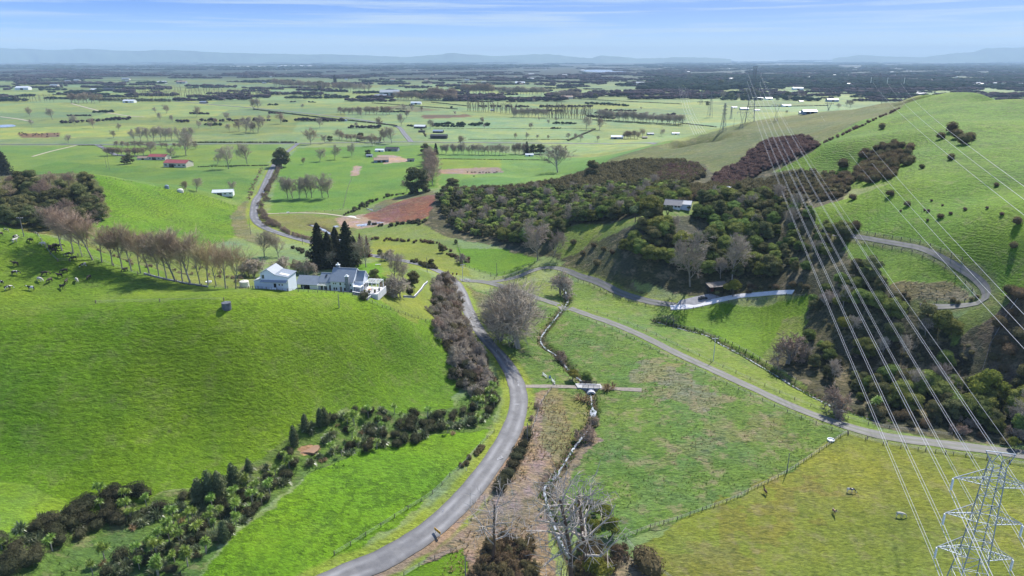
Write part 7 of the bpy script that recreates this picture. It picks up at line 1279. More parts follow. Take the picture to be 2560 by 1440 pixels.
# road wear
M_SCUFF = mat('pale_scuff', (.36, .36, .37), .8, col2=(.15, .15, .155), scale=1.4)
for px, py, sx, sy, rz in ((1243, 1145, 1.7, 1.2, 30), (1290, 1012, 1.3, .5, 0), (1296, 960, .35, 2.0, 3)):
    p = at(px, py); o = MB().box(-sx, sx, -sy, sy, -.02, .006).build('seal_patch', M_SCUFF, kind='structure', label='pale worn patch on the road surface'); o.location = (p.x, p.y, float(tz(p.x, p.y)) + .14 + .085); o.rotation_euler = (0, 0, R(rz))
# ------------------------------------------------------------------ transmission line
M_GALV = mat('galvanised_steel', (0.24, 0.28, 0.35), 0.45, var=0.15, scale=1.5, metal=0.3); M_CABLE = mat('aluminium_cable', (0.66, 0.65, 0.64), 0.5, metal=0.2); M_INS = mat('insulator_glass', (0.72, 0.74, 0.78), 0.2, spec=0.8); M_FARST = mat('dull_steel', (0.17, 0.18, 0.21), 0.6)
def lattice(mb, ring0, ring1, n, t):
    """panels of zigzag bracing between two squares of four corner points"""
    for k in range(4):
        a0, b0 = Vector(ring0[k]), Vector(ring0[(k + 1) % 4]); a1, b1 = Vector(ring1[k]), Vector(ring1[(k + 1) % 4])
        for i in range(n):
            f, g_ = i / n, (i + 1) / n; p, q = a0.lerp(a1, f), b0.lerp(b1, f); r, s = a0.lerp(a1, g_), b0.lerp(b1, g_)
            mb.bar(p, q, t * .8); mb.bar(*((p, s) if (i + k) % 2 else (q, r)), t)
def sq(w, z): return [(-w, -w, z), (w, -w, z), (w, w, z), (-w, w, z)]
def pylon(loc, rz, H=55.0, label='', near=False, m=None, group=None, t=None):
    m = m or M_GALV; o = empty('pylon', loc, rz, label=label, cat='pylon', group=group); f = H / 55.0; t = t or (.095 if near else .26); lv = [(-1.5, 4.6), (14, 3.5), (24, 2.7), (35, 1.75), (42.5, 1.45), (50, 1.2), (54, 1.0)]
    lv = [(z * f, w * f) for z, w in lv]; names = 'main_leg'
    for k in range(4):
        lg = MB()
        for (z0, w0), (z1, w1) in zip(lv[:-1], lv[1:]): lg.bar(sq(w0, z0)[k], sq(w1, z1)[k], t * 1.5)
        lg.build('main_leg', m, o)
    br = MB()
    for (z0, w0), (z1, w1) in zip(lv[:-1], lv[1:]): lattice(br, sq(w0, z0), sq(w1, z1), 4 if near else 2, t * .75)
    link('bracing', br.mesh('bracing', m), o, kind='stuff')
    tips = []
    for z, w in ((35 * f, 1.75 * f), (42.5 * f, 1.45 * f), (50 * f, 1.2 * f)):
        for s in (-1, 1):
            a = MB(); tip = Vector((s * 6.2 * f, 0, z)); rt = 1.9 * f
            for y in (-w, w):
                a.bar((s * w, y, z), tip, t * 1.1); a.bar((s * w, y, z + rt), tip, t)
                if near:
                    for i in range(1, 5): p = Vector((s * w, y, z)).lerp(tip, i / 5); q = Vector((s * w, y, z + rt)).lerp(tip, (i - .5) / 5); a.bar(p, q, t * .55); a.bar(q, Vector((s * w, y, z)).lerp(tip, (i - 1) / 5), t * .55)
            if near:
                for i in range(0, 5): a.bar(Vector((s * w, -w, z)).lerp(tip, i / 5), Vector((s * w, w, z)).lerp(tip, min(1, (i + 1) / 5)), t * .5); a.bar(Vector((s * w, w, z)).lerp(tip, i / 5), Vector((s * w, -w, z)).lerp(tip, min(1, (i + 1) / 5)), t * .5)
            a.build('crossarm', m, o); tips.append((s, z))
            for y in ((-.16, .16) if near else (0,)):
                i_ = MB(); i_.lathe([(.12, z - 2.5 * f), (.12, z - .25)], 8, tip.x, y)
                if near:
                    for j in range(14): zz = z - .35 - j * .155; i_.lathe([(.13, zz), (.15, zz - .05), (.13, zz - .1)], 8, tip.x, y)
                i_.build('insulator', M_INS, o)
    hd = MB(); z = 54 * f; w = 1.0 * f
    for s in (-1, 1):
        hd.bar((s * w, -w, z), (s * 2.3 * f, 0, z + 2.2 * f), t).bar((s * w, w, z), (s * 2.3 * f, 0, z + 2.2 * f), t)
    hd.bar((-2.3 * f, 0, z + 2.2 * f), (2.3 * f, 0, z + 2.2 * f), t * 1.3).bar((-1 * f, 0, z), (0, 0, z + 2.2 * f), t).bar((1 * f, 0, z), (0, 0, z + 2.2 * f), t); hd.build('earth_wire_bracket', m, o)
    return o
def flat_pylon(loc, rz, H, label, t=.24):
    o = empty('pylon', loc, rz, label=label, cat='pylon'); f = H / 34.0
    for k in range(4): MB().bar(sq(4 * f, -2)[k], sq(1.1 * f, 17 * f)[k], t).build('main_leg', M_FARST, o)
    b = MB(); lattice(b, sq(4 * f, -1), sq(1.1 * f, 17 * f), 4, t * .6); b.build('bracing', M_FARST, o, kind='stuff')
    for s in (-1, 1):
        a = MB()
        for y in (-1.1 * f, 1.1 * f): a.bar((s * 1.1 * f, y, 17 * f), (s * 5.4 * f, y * .6, 32 * f), t); a.bar((-s * .2 * f, y, 17 * f), (s * 4.3 * f, y * .6, 32 * f), t * .7)
        a.bar((s * 4.3 * f, 0, 32 * f), (s * 5.2 * f, 0, 36 * f), t * .8).bar((s * 5.4 * f, 0, 32 * f), (s * 5.2 * f, 0, 36 * f), t * .8); a.build('fork_arm', M_FARST, o)
    c = MB(); c.bar((-11 * f, 0, 33 * f), (11 * f, 0, 33 * f), t * 1.2).bar((-11 * f, 0, 32.6 * f), (-4 * f, 0, 31 * f), t * .7).bar((11 * f, 0, 32.6 * f), (4 * f, 0, 31 * f), t * .7).bar((-5 * f, 0, 31.2 * f), (5 * f, 0, 31.2 * f), t * .8); c.build('beam', M_FARST, o)
    for x in (-10.5, 0, 10.5): MB().lathe([(.28, 28.6 * f), (.28, 32.6 * f)], 6, x * f, 0).build('insulator', M_INS, o)
    return o
TOW = Vector((84.6, 103.0, 0)); ridge = at(1873, 313); ridge *= 1.04; FT = Vector((ridge.x, ridge.y, ground(ridge.x, ridge.y) - 1)); TOW.z = ground(TOW.x, TOW.y)
rz_l = math.atan2(FT.y - TOW.y, FT.x - TOW.x) - math.pi / 2
pylon(TOW, rz_l, 54.5, 'tall steel lattice pylon carrying six double conductors at the lower right', near=True)
pylon(FT, rz_l, 64.0, 'far lattice pylon behind the ridge where the double conductors end', m=M_FARST)
def cable(A, B, sag, r, label, group, n=44, twin=0.0, ext=0.0, name='power_cable'):
    A = Vector(A); B = Vector(B); d = (B - A).normalized(); s = Vector((d.y, -d.x, 0)).normalized(); o = empty(name, (0, 0, 0), label=label, cat='cable', group=group)
    for off in ((-twin / 2, twin / 2) if twin else (0,)):
        pts = [A.lerp(B, i / n) + s * off - Vector((0, 0, 4 * sag * (i / n) * (1 - i / n))) for i in range(n + 1)]; MB().tube(pts, r, 4).build('conductor', M_CABLE, o)
sx = Vector((math.cos(rz_l), math.sin(rz_l), 0)); fwd = (FT - TOW).normalized(); back = Vector((-fwd.x, -fwd.y, 0)).normalized()
LV = ['lowest', 'middle', 'highest']
for side in (-1, 1):
    for k, z in enumerate((35, 42.5, 50)):
        f = 54.5 / 55; a = TOW + sx * side * 6.2 * f + Vector((0, 0, (z - 2.6) * f)); b = FT + sx * side * 6.6 + Vector((0, 0, (z - 2.6) * 64 / 55)); w = 'left' if side < 0 else 'right'
        cable(a, b, 6.0, .038, '%s double conductor on the %s side of the near pylon, climbing to the ridge' % (LV[k], w), 'double conductors of the near pylon', 60, .55)
        e = a + back * 420 + Vector((0, 0, 8)); cable(a, e, 12, .06, '%s double conductor on the %s side, running out past the bottom edge' % (LV[k], w), 'conductors leaving past the bottom edge', 30, .55)
    a = TOW + sx * side * 2.25 + Vector((0, 0, 55.7)); b = FT + sx * side * 2.25 + Vector((0, 0, 65.2)); 
    if side > 0: cable(a, b, 7, .028, 'thin single earth wire above the right-hand conductors', 'earth wires', 60)
def on_ray(px, py, D):
    dx, dy, dz = ray(px, py); s = D / math.hypot(dx, dy); return Vector((float(dx * s), float(dy * s), float(CAMZ + dz * s)))
for base, L, lab, sag in ((1, [((2036, 262), (2560, 838)), ((2073, 262), (2560, 790)), ((2105, 262), (2560, 752))], 'first flat pylon', 6), (2, [((2183, 207), (2560, 512)), ((2218, 207), (2560, 473)), ((2252, 207), (2560, 440))], 'second flat pylon', 5)):
    T = on_ray(2073 if base == 1 else 2218, 262 if base == 1 else 207, 1010); z0 = ground(T.x, T.y); flat_pylon(Vector((T.x, T.y, z0)), R(-35), (T.z - z0) * 34 / 29, 'dark flat-topped pylon beyond the ridge, %s' % ('left of the two' if base == 1 else 'right of the two, against the town'), t=.26)
    for i, (A, B) in enumerate(L):
        a = on_ray(*A, 1010 if i == 1 else (1000 if i else 1020)); b = on_ray(*B, 165 if base == 1 else 185); cable(a, b + (b - a) * .12, sag, .042, '%s thin single wire from the %s across the green hill' % (('left', 'middle', 'right')[i], lab), 'single wires across the green hill', 40)
for i, (px, yb, yt, kind) in enumerate([(1807, 328, 262, 0), (1774, 294, 233, 0), (1827, 297, 268, 0), (1752, 262, 226, 0), (1939, 303, 262, 1), (1853, 322, 280, 1)]):
    p = at(px, yb); depth = p.y * CP + (CAMZ - p.z) * SP; H = (yb - yt) / (F / depth); lab = ('left', 'farther left', 'small middle', 'farthest left', 'forked', 'forked near')[i] + ' grey pylon standing on the plain beyond the ridge'
    if kind: flat_pylon(p, R(-20), H, lab, t=.2)
    else: pylon(p, R(20), H, lab, m=M_FARST, t=.2)
for i in range(6):
    a = on_ray(1697 + (i % 3) * 8 + (i // 3) * 4, 214 + 2 * i, 2600); b = on_ray(1736 + i * 6, 338 - i, 760); cable(a, b, 14, .10, 'pale wire sweeping down behind the ridge, left of the big conductors', 'wires sweeping down behind the ridge', 30)
# wooden power poles
M_POLE = mat('grey_pole', (.22, .21, .20), .85, var=.2, scale=1); M_POLEC = mat('concrete_pole', (.58, .59, .60), .8, var=.1, scale=1)
def power_pole(px, py, hpx, label, arms=1, m=None, rz=0.0):
    p = at(px, py); depth = p.y * CP + (CAMZ - p.z) * SP; H = hpx / (F / depth) / .93; o = empty('power_pole', (p.x, p.y, p.z), rz, label=label, cat='pole'); m = m or M_POLE; MB().tube([(0, 0, -.5), (0, 0, H)], [.17, .11], 8).build('pole', m, o)
    for i in range(arms):
        z = H - .4 - i * 1.3; c = MB().box(-1.2, 1.2, -.09, .09, z - .07, z + .07).build('crossarm', m, o)
        for x in (-1.05, -.45, .45, 1.05): MB().lathe([(.07, z + .07), (.09, z + .16), (.05, z + .28)], 6, x, 0).build('insulator', M_INS, c)
    return o, H
PP = [(1157, 704, 42, 'white power pole with two crossarms at the road junction', 2, M_POLEC), (60, 591, 46, 'grey power pole at the top left behind the cows', 1, M_POLE), (1242, 692, 34, 'slim dark power pole beside the bright green lobe', 0, M_POLE), (1318, 1101, 46, 'dark post-like pole on the right verge of the road bend', 0, M_POLE), (1967, 1180, 50, 'dark pole standing on the horse paddock fence', 0, M_POLE),
      (1783, 902, 58, 'pale concrete power pole above the gravel driveway', 1, M_POLEC), (627, 586, 40, 'dark pole left of the far road bend', 0, M_POLE), (757, 611, 26, 'dark pole on the verge by the conifers', 0, M_POLE), (1068, 680, 36, 'brown pole in the hedge behind the garden', 0, M_POLE), (267, 420, 28, 'left pole of the pair in the left plain field', 0, M_POLE), (274, 424, 30, 'right pole of the pair in the left plain field', 1, M_POLE),
      (1164, 1445, 62, 'slim pole at the bottom beside the dead tree', 0, M_POLE), (848, 770, 34, 'leaning thin pole in front of the farmhouse on the hill', 0, M_POLE), (1834, 318, 22, 'tiny pole on the ridge under the conductors', 0, M_POLE), (593, 398, 22, 'thin pole beside the far road', 0, M_POLE), (1593, 432, 20, 'thin pole in the field left of the spur', 0, M_POLE)]
for a in PP: power_pole(*a)
# ------------------------------------------------------------------ fences
M_POST = mat('fence_post', (.17, .14, .115), .9, var=.25, scale=1.5); M_WIRE = mat('fence_wire', (.30, .30, .30), .5)
POSTM = MB().tube([(0, 0, -.4), (0, 0, 1.15)], [.075, .07], 6).mesh('post', M_POST)
def fence(line, label, sp=4.0, near=True, h=1.0, m=None, battens=0, name='fence'):
    L = line if isinstance(line, np.ndarray) else path_px(line, sp); L = catmull(L, sp) if isinstance(line, np.ndarray) else L; z = tz(L[:, 0], L[:, 1]); o = empty(name, (0, 0, 0), label=label, cat='fence'); w = MB(); st = MB()
    for i, (x, y) in enumerate(L):
        if near: q = link('post', POSTM, o, (x, y, z[i])); q.scale = (1.45, 1.45, h)
        else: st.box(x - .11, x + .11, y - .11, y + .11, z[i] - .3, z[i] + 1.15 * h)
        if i:
            for k in (.3, .6, .9, 1.08): w.bar((L[i - 1][0], L[i - 1][1], z[i - 1] + k * h), (x, y, z[i] + k * h), .025)
            if battens:
                for j in range(1, battens + 1): f = j / (battens + 1); a, b, c = L[i - 1][0] * (1 - f) + x * f, L[i - 1][1] * (1 - f) + y * f, z[i - 1] * (1 - f) + z[i] * f; st.box(a - .04, a + .04, b - .04, b + .04, c + .05, c + 1.05 * h)
    w.build('wires', M_WIRE, o)
    if st.v: st.build('battens' if near else 'posts', m or M_POST, o, kind='stuff')
def off(nm, d, a=0.0, b=1.0):
    L = LINES[nm]; t = np.gradient(L, axis=0); t /= np.linalg.norm(t, axis=1)[:, None]; n = len(L); return (L + np.stack([-t[:, 1], t[:, 0]], 1) * d)[int(a * n):int(b * n)]
cz = lambda *P: [(850 + x / 2.88, 940 + y / 2.88) for x, y in P]
fence(cz((-40, 1290), (57, 1235), (172, 1160), (278, 1098), (380, 1030), (470, 975), (558, 920), (632, 880), (690, 825), (750, 770), (805, 705), (850, 680), (960, 560), (1050, 460), (1110, 405)), 'post and wire fence along the left side of the winding road', 4.5, h=1.1)
fence([(2118, 1082), (2060, 1120), (1965, 1183), (1900, 1215), (1830, 1250), (1760, 1275), (1700, 1297), (1625, 1320), (1560, 1345)], 'wire fence with dense battens between the rough paddock and the horses', 4.0, battens=2)
fence(off('drive', -6.0, .32, .99), 'wire fence along the rough-paddock side of the gravel driveway', 5.0); fence(off('drive', 6.5, .3, .93), 'wire fence on the far side of the gravel driveway', 6.0)
fence(off('hairpin', -3.2, 0, .95), 'post fence on the upper side of the hillside track', 4.5, near=False); fence(off('hairpin', 3.0, .0, .62), 'post fence on the lower side of the hillside track', 4.0, near=False)
fence([(590, 722), (640, 722), (700, 727), (780, 731), (850, 733), (890, 742), (925, 755), (960, 770), (1010, 786), (1050, 798), (1084, 810)], 'wire fence along the hill crest in front of the farmhouse', 3.4, battens=1)
fence([(20, 575), (100, 596), (220, 640), (330, 682), (400, 698), (500, 716), (570, 722)], 'wire fence under the row of poplars', 4.5, near=False); fence(off('lane', -3.6, .1, .95), 'wire fence on the near side of the narrow lane', 4.5, near=False); fence(off('lane', 3.6, .05, .4), 'wire fence on the far side of the narrow lane', 4.5, near=False)
fence([(1140, 600), (1150, 630), (1158, 662), (1240, 690)], 'wire fence on the left of the bright green lobe', 4, near=False); fence([(1210, 695), (1290, 675), (1330, 660), (1350, 650)], 'wire fence on the right of the bright green lobe', 4, near=False); fence([(1690, 780), (1780, 765), (1850, 752), (1950, 742), (2010, 742)], 'fence on the lower edge of the concrete drive', 4, near=False); fence([(1690, 812), (1760, 828), (1850, 870), (1930, 915), (1990, 950)], 'wire fence beside the brook', 4, near=False)
fence([(1010, 1440), (1060, 1410), (1110, 1388), (1168, 1368)], 'short fence around the green corner at the bottom', 3.5); fence([(1565, 1350), (1600, 1390), (1640, 1420), (1680, 1450)], 'wooden fence at the lower corner of the horse paddock', 3.0); fence([(2120, 1085), (2210, 1108), (2330, 1128), (2450, 1145), (2580, 1165)], 'wire fence along the top of the horse paddock', 5.0, near=False)
fence([(1318, 1100), (1340, 1050), (1352, 1010), (1380, 970), (1388, 950)], 'old wire fence right of the road bend', 4.0, near=False); fence([(880, 445), (870, 470), (858, 520)], 'fence down the middle paddock towards the cutting', 6, near=False); fence([(700, 535), (800, 530), (870, 522)], 'fence along the pale earth track', 6, near=False); fence([(1100, 470), (1260, 462), (1330, 455)], 'fence in the field behind the spur', 7, near=False); fence([(0, 441), (130, 440), (250, 446), (330, 455)], 'fence along the crest of the left middle hill', 6, near=False)
fence([(2550, 740), (2510, 800), (2480, 850), (2455, 930)], 'dark fence running down the right edge of the hill', 5, near=False); fence([(240, 758), (400, 754), (560, 752)], 'sparse fence over the saddle of the green hill', 14, near=False)
# ------------------------------------------------------------------ animals
def skin_mesh(name, joints, edges, sub=2):
    me = bpy.data.meshes.new(name + '_frame'); me.from_pydata([j[:3] for j in joints], edges, []); o = bpy.data.objects.new(name + '_frame', me); COL.objects.link(o); mo = o.modifiers.new('skin', 'SKIN'); mo.use_smooth_shade = True
    for i, j in enumerate(joints): v = me.skin_vertices[0].data[i]; v.radius = (j[3], j[4] if len(j) > 4 else j[3]); v.use_root = (i == 0)
    s = o.modifiers.new('s', 'SUBSURF'); s.levels = s.render_levels = sub; dg = bpy.context.evaluated_depsgraph_get(); dg.update(); r = bpy.data.meshes.new_from_object(o.evaluated_get(dg)); bpy.data.objects.remove(o); r.name = name; return r
def beast(name, L, H, belly, neck, head, legr, tail, headlen, seed):
    """a four-footed animal standing along +x, feet on z=0"""
    h = L / 2; zb = H - belly * .9; J = [(-h * .75, 0, zb, belly * .78, belly * .82), (-h * .2, 0, zb - .03, belly * .95, belly * 1.0), (h * .35, 0, zb - .01, belly * .9, belly * .98), (h * .75, 0, zb + .02, belly * .7, belly * .8), (*neck, belly * .42, belly * .38), (*head, belly * .34, belly * .34), (head[0] + headlen[0], 0, head[2] + headlen[1], belly * .2, belly * .22),
         (-h * 1.0, 0, zb + belly * .45, .05, .05), (-h * 1.1, 0, zb - belly * .5, .035, .035), (-h * 1.08, 0, zb - belly * 1.5, .05, .05)]; E = [(0, 1), (1, 2), (2, 3), (3, 4), (4, 5), (5, 6), (0, 7), (7, 8), (8, 9)]
    for s in (-1, 1):
        n = len(J); g = random.Random(seed + s); q = g.uniform(-.12, .12); w = belly * .5
        J += [(h * .62, s * w, zb - belly * .5, legr * 1.7), (h * .60 + q, s * w, zb * .42, legr * 1.05), (h * .58 + q, s * w, .10, legr * .85), (h * .64 + q, s * w, .03, legr * .95)]; E += [(3, n), (n, n + 1), (n + 1, n + 2), (n + 2, n + 3)]; n += 4
        J += [(-h * .70, s * w, zb - belly * .4, legr * 2.3), (-h * .58 - q, s * w, zb * .55, legr * 1.4), (-h * .88 - q, s * w, zb * .36, legr * 1.0), (-h * .80 - q, s * w, .10, legr * .85), (-h * .74 - q, s * w, .03, legr * .95)]; E += [(0, n), (n, n + 1), (n + 1, n + 2), (n + 2, n + 3), (n + 3, n + 4)]
    return skin_mesh(name, J, E)
COWG = beast('body', 1.75, 1.45, .38, (1.25, 0, 1.0), (1.5, 0, .62), .075, 1, (.12, -.38), 3); COWS = beast('body', 1.75, 1.45, .38, (1.2, 0, 1.42), (1.42, 0, 1.58), .075, 1, (.38, -.16), 5)
HORG = beast('body', 1.65, 1.5, .34, (1.25, 0, .98), (1.55, 0, .55), .06, 1, (.16, -.42), 7); HORS = beast('body', 1.65, 1.5, .34, (1.15, 0, 1.7), (1.32, 0, 2.02), .06, 1, (.36, -.26), 9)
def hide(name, c1_, c2_, thr, scale=1.3):
    m = bpy.data.materials.new(name); m.use_nodes = True; nt = m.node_tree; N = nt.nodes.new; L = nt.links.new; b = nt.nodes['Principled BSDF']; b.inputs['Roughness'].default_value = .8; tc = N('ShaderNodeTexCoord'); oi = N('ShaderNodeObjectInfo'); ad = N('ShaderNodeVectorMath'); ad.operation = 'ADD'; sc = N('ShaderNodeVectorMath'); sc.operation = 'SCALE'; sc.inputs['Scale'].default_value = 40
    cm = N('ShaderNodeCombineXYZ'); [L(oi.outputs['Random'], cm.inputs[i]) for i in range(3)]; L(cm.outputs[0], sc.inputs[0]); L(tc.outputs['Object'], ad.inputs[0]); L(sc.outputs[0], ad.inputs[1]); n = N('ShaderNodeTexNoise'); n.inputs['Scale'].default_value = scale; n.inputs['Detail'].default_value = 1.5; L(ad.outputs[0], n.inputs[0])
    r = N('ShaderNodeMapRange'); L(n.outputs[0], r.inputs[0]); r.inputs[1].default_value = thr - .01; r.inputs[2].default_value = thr + .01; mx = N('ShaderNodeMix'); mx.data_type = 'RGBA'; L(r.outputs[0], mx.inputs[0]); mx.inputs[6].default_value = (*c1_, 1); mx.inputs[7].default_value = (*c2_, 1); L(mx.outputs[2], b.inputs['Base Color']); return m
H_BW = hide('black_and_white_hide', (.018, .016, .016), (.62, .60, .56), .55); H_BLK = hide('black_hide', (.02, .017, .016), (.06, .04, .03), .5); H_BRN = hide('brown_hide', (.07, .032, .018), (.12, .06, .035), .5); H_WHT = hide('white_hide', (.58, .54, .47), (.42, .38, .33), .58, 2.5); H_PIE = hide('piebald_hide', (.60, .56, .50), (.06, .045, .04), .56, 1.1); H_PIEB = hide('brown_and_white_hide', (.17, .08, .045), (.60, .54, .46), .52, 1.2)
EARM = {}
def creature(kind, me, hd, px, py, rz, label, group=None, s=1.0, mane=None, name=None):
    if (me.name, hd.name) not in EARM: c = me.copy(); c.materials.clear(); c.materials.append(hd); EARM[(me.name, hd.name)] = c
    p = at(px, py); o = empty(name or kind, (p.x, p.y, float(tz(p.x, p.y)) - .02), rz, label=label, cat=kind, group=group); o.scale = (s, s, s); b = link('body', EARM[(me.name, hd.name)], o)
    hx, hz_ = {COWG.name: (1.5, .72), COWS.name: (1.40, 1.68), HORG.name: (1.52, .66), HORS.name: (1.28, 2.14)}[me.name]
    for y in (-.14, .14): MB().quad([(hx, y * .6, hz_), (hx + .04, y * 1.9, hz_ + .05), (hx - .06, y * 1.5, hz_ + .12)]).quad([(hx - .02, y * .6, hz_ + .02), (hx - .06, y * 1.5, hz_ + .13), (hx + .05, y * 1.9, hz_ + .04)]).build('ear', hd, o)
    if mane: MB().bar((.75, 0, 1.5 if me is HORG else 1.6), (hx - .1, 0, hz_ + .1), .07, .22).build('mane', mane, o)
COWS_AT = [(40, 290, 0), (5, 330, 1), (115, 350, 0), (113, 375, 2), (233, 372, 1), (325, 399, 2), (368, 422, 1), (388, 424, 1), (405, 414, 1), (425, 414, 1), (442, 417, 1), (403, 450, 1), (517, 477, 0), (552, 507, 1), (625, 558, 0), (482, 600, 1), (120, 550, 1), (113, 617, 0), (333, 620, 1), (447, 636, 1), (297, 666, 2), (375, 672, 1), (495, 684, 1), (573, 669, 2), (667, 651, 1), (935, 591, 1), (463, 718, 1), (235, 730, 0), (60, 728, 0), (5, 690, 0)]
cg = random.Random(8); place = ['at the top left edge', 'cut by the left edge near the top', 'near the power pole', 'just below the one by the power pole', 'alone below the start of the fence', 'beside the shaded group', 'at the left of the shaded group', 'second in the shaded group', 'third in the shaded group', 'fourth in the shaded group', 'at the right of the shaded group', 'just under the shaded group', 'below the third poplar', 'below the fourth poplar', 'below the fifth poplar', 'upper one in the middle of the herd', 'large one side-on at the left', 'stretching sideways left of centre', 'in the upper middle of the herd', 'right of the herd centre', 'in the centre of the herd', 'right of the white one in the centre', 'at the right side of the herd', 'by itself right of the herd', 'farthest right in open grass', 'resting under the poplars on the right', 'lowest on the right of the herd', 'lowest in the middle of the herd', 'lowest on the left of the herd', 'at the very left edge']
for i, (x, y, c) in enumerate(COWS_AT):
    creature('cow', COWG if cg.random() < .7 else COWS, (H_BW, H_BLK, H_WHT)[c], x / 2.977, 480 + y / 2.977, cg.uniform(0, 6.28) if i not in (16, 17) else (3.1, 0.3)[i - 16], ('black and white cow ', 'black cow ', 'mostly white cow ')[c] + place[i], 'cows grazing on the left hill', 1.12)
M_MANE = mat('dark_mane', (.04, .03, .025), .8)
creature('horse', HORS, H_BRN, 1913, 1235, R(100), 'brown horse standing alert near the paddock fence', s=.98, mane=M_MANE); creature('horse', HORG, H_PIE, 2124, 1231, R(-10), 'grey horse with dark patches grazing under the conductors', s=1.08, mane=M_MANE); creature('horse', HORS, H_PIEB, 2084, 1284, R(-88), 'brown and white horse facing down the paddock', s=.95, mane=M_MANE); creature('horse', HORG, H_WHT, 2248, 1292, R(-8), 'white horse grazing nearest the big pylon', s=1.15)
for i in range(26):
    x = 140 + 300 * cg.random(); y = 690 + 26 * cg.random() + (8 if x > 230 else 0); creature('cow', COWG, H_BLK, x / 2.977, 100 + y / 2.977, cg.uniform(0, 6.28), 'tiny dark cow in the herd on the muddy patch of the left plain', 'far cows on the muddy patch', 1.5, name='far_cow')
for i in range(9):
    x = 950 + 250 * i / 9 + cg.uniform(-8, 8); creature('cow', COWG, H_BLK, 850 + x / 2.977, 100 + (992 + cg.uniform(-5, 3)) / 2.977, cg.uniform(0, 6.28), 'tiny dark cow along the bare strip of the middle paddock', 'far cows along the bare strip', 1.2, name='far_cow')
# ------------------------------------------------------------------ culvert bridge
p = at(1472, 967); zb = float(tz(1.0 * p.x - 6, p.y)) + .35; o = empty('culvert_bridge', (p.x, p.y, zb), R(-3), label='small concrete culvert bridge with timber railings over the stream', cat='bridge')
MB().quad([]) if False else None
d_ = MB().slab([(-4.3, -1.7, .12), (5.4, -1.7, .12), (4.5, 2.0, .12), (-5.2, 2.0, .12)], .45); d_.build('deck', mat('old_concrete', (.40, .40, .40), .85, var=.18, scale=.7), o)
for y, nm in ((-1.55, 0), (1.85, 1)):
    rl = empty('railing', (0, 0, 0)); rl.parent = o
    for x in (-2.4, -.3, 1.8, 3.9): MB().box(x - .07 - nm * .8, x + .07 - nm * .8, y - .07, y + .07, .1, 1.3).build('post', M_DWOOD, rl)
    for z in (.45, .85, 1.22): MB().box(-2.5 - nm * .8, 4.0 - nm * .8, y - .045, y + .045, z - .06, z + .06).build('rail', M_DWOOD, rl)
cb = MB(); n_a = 12; ro, ri = 1.75, 1.15
for k, (rad, inner) in enumerate(((ro, 0),)):
    base = len(cb.v)
    for y in (-3.9, -1.6):
        for i in range(n_a + 1): a = math.pi * i / n_a; sc = 1.0 if y > -2 else 1.12; cb.v.append((.8 + ro * sc * math.cos(a), y, -2.1 + (ro + .1) * math.sin(a)))
        for i in range(n_a + 1): a = math.pi * i / n_a; cb.v.append((.8 + ri * math.cos(a), y, -2.1 + ri * math.sin(a)))
    m1 = n_a + 1; st = 2 * m1
    for i in range(n_a): cb.f += [(base + i, base + i + 1, base + st + i + 1, base + st + i), (base + m1 + i + 1, base + m1 + i, base + st + m1 + i, base + st + m1 + i + 1), (base + i + 1, base + i, base + m1 + i, base + m1 + i + 1)]
cb.build('culvert_pipe', M_CONC, o); MB().box(-.5, 2.1, -2.1, -1.9, -2.6, -.75).build('pipe_mouth', M_DARK, o); MB().box(-4.4, -.9, -1.72, -1.45, -2.6, -.33).box(2.5, 5.4, -1.72, -1.45, -2.6, -.33).build('headwall', M_STONE, o)
# gate and blue sign by the road
p = at(1374, 952); o = empty('blue_sign', p, R(10), label='blue notice board on a post beside the crossing track gate', cat='sign'); MB().box(-.05, .05, -.05, .05, -.3, 1.2).build('post', M_POLEC, o); MB().box(-.42, .42, -.08, -.04, 1.0, 2.3).build('board', mat('blue_board', (.06, .16, .34), .5), o); MB().box(-.3, .3, -.095, -.08, 1.9, 2.1).box(-.3, .2, -.095, -.08, 1.6, 1.68).build('printed_lines', M_TRIM, o)
def gate(px, py, rz, w, label):
    p = at(px, py); o = empty('farm_gate', p, rz, label=label, cat='gate')
    for z in (.25, .55, .85, 1.15): MB().box(0, w, -.04, .04, z - .05, z + .05).build('rail', M_TRIM, o)
    for x in (0, w): MB().box(x - .08, x + .08, -.08, .08, -.4, 1.3).build('post', M_TRIM, o)
    MB().bar((.1, .06, .2), (w - .1, .06, 1.15), .07, .03).build('brace', M_TRIM, o)
gate(1357, 938, R(-62), 3.2, 'white farm gate above the blue sign'); gate(1379, 952, R(-72), 3.6, 'white farm gate below the blue sign'); gate(1162, 700, R(-30), 3.4, 'pale gate at the start of the gravel driveway')
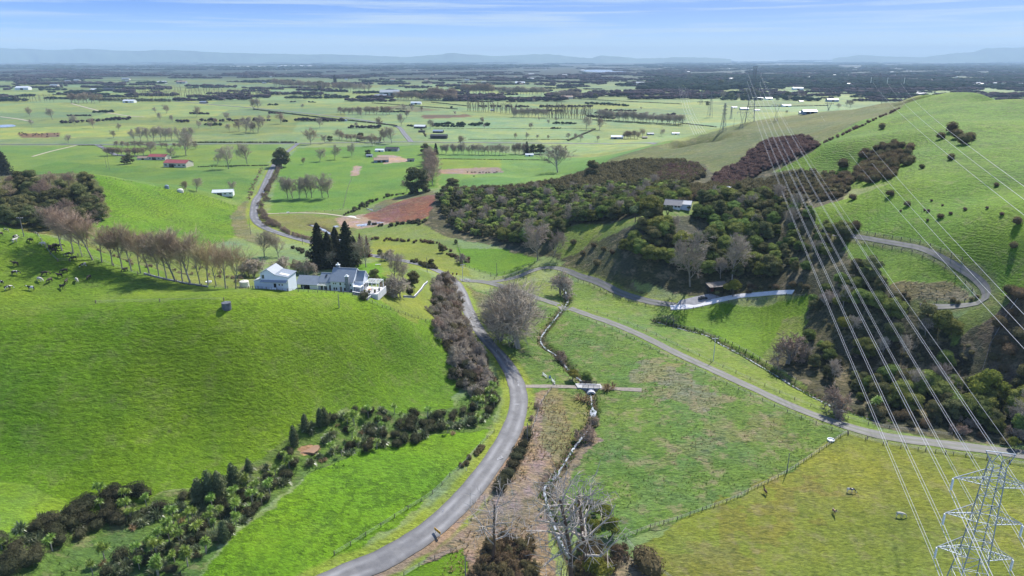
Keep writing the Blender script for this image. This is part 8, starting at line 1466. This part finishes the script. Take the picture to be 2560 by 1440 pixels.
# bend warning board
M_YEL = mat('yellow_sheeting', (.80, .42, .02), .5); M_BLKP = mat('black_paint', (.015, .015, .015), .6); p = at(1094, 1338); o = empty('chevron_sign', p, R(-48), label='yellow bend-warning board with black chevrons beside the road', cat='sign')
MB().box(-1.35, 1.35, -.03, .03, .95, 1.75).build('board', M_YEL, o)
for i in range(3):
    x = -.95 + i * .85; MB().prism([(x + .22, .97), (x + .42, .97), (x + .12, 1.35), (x + .42, 1.73), (x + .22, 1.73), (x - .1, 1.35)], -.05, -.031).build('chevron', M_BLKP, o); MB().prism([(x + .22, .97), (x + .42, .97), (x + .12, 1.35), (x + .42, 1.73), (x + .22, 1.73), (x - .1, 1.35)], .031, .05).build('chevron', M_BLKP, o)
for x in (-.9, .9): MB().box(x - .06, x + .06, .031, .12, -.4, 1.0).build('post', M_TRIM, o)
# edge marker posts, bins, letterbox, troughs
for i, (px, py) in enumerate([(1166, 1177), (1298, 1140), (1242, 880), (1108, 1280)]):
    p = at(px, py); o = empty('marker_post', p, label=['white marker post on the left verge of the bend', 'white marker post on the right verge of the bend', 'white marker post higher up the road', 'white marker post on the right verge near the dead trees'][i], cat='marker'); MB().box(-.06, .06, -.03, .03, -.2, 1.0).build('post', M_TRIM, o); MB().box(-.062, .062, -.035, -.031, .75, .85).build('reflector', M_REDROOF, o)
for px, lab in ((1132, 'left of the two reddish bins at the road junction'), (1142, 'right of the two reddish bins at the road junction')):
    p = at(px, 687); o = empty('wheelie_bin', p, R(15), label=lab, cat='bin'); MB().prism([(-.3, .08), (.3, .08), (.36, 1.1), (-.36, 1.1)], -.3, .3).build('body', mat('bin_red', (.22, .045, .03), .6), o); MB().box(-.4, .4, -.38, .34, 1.1, 1.2).build('lid', M_BLACK, o); [MB().tube([(x, .28, .12), (x + .06, .28, .12)], .12, 8).build('wheel', M_RUBBER, o) for x in (-.33, .27)]
for px, py, lab in ((2077, 1102, 'small white trough in the corner of the rough paddock'), (720, 532, 'white trough beside the pale earth track'), (522, 707, 'pale upturned trough under the poplar row'), (1185, 441, 'dark round bale lying in the middle paddock')):
    p = at(px, py); o = empty('water_trough', p, R(10), label=lab, cat='trough'); b = 'bale' in lab; MB().lathe([(1.0, 0), (1.15, .5), (1.15, .6), (.95, .6), (.9, .25)], 14).build('basin', M_BLACK if b else M_TRIM, o)
p = at(*c3(355, 1128)); q_ = None
# loading yard rails by the bright paddock
fence([(1655, 795), (1672, 792), (1698, 797)], 'old wooden yard rails below the gravel yard', 2.0, h=1.2, battens=1); fence([(1665, 818), (1668, 800), (1684, 804), (1682, 820)], 'small ruined pen below the yard rails', 2.0, h=1.3, battens=2)
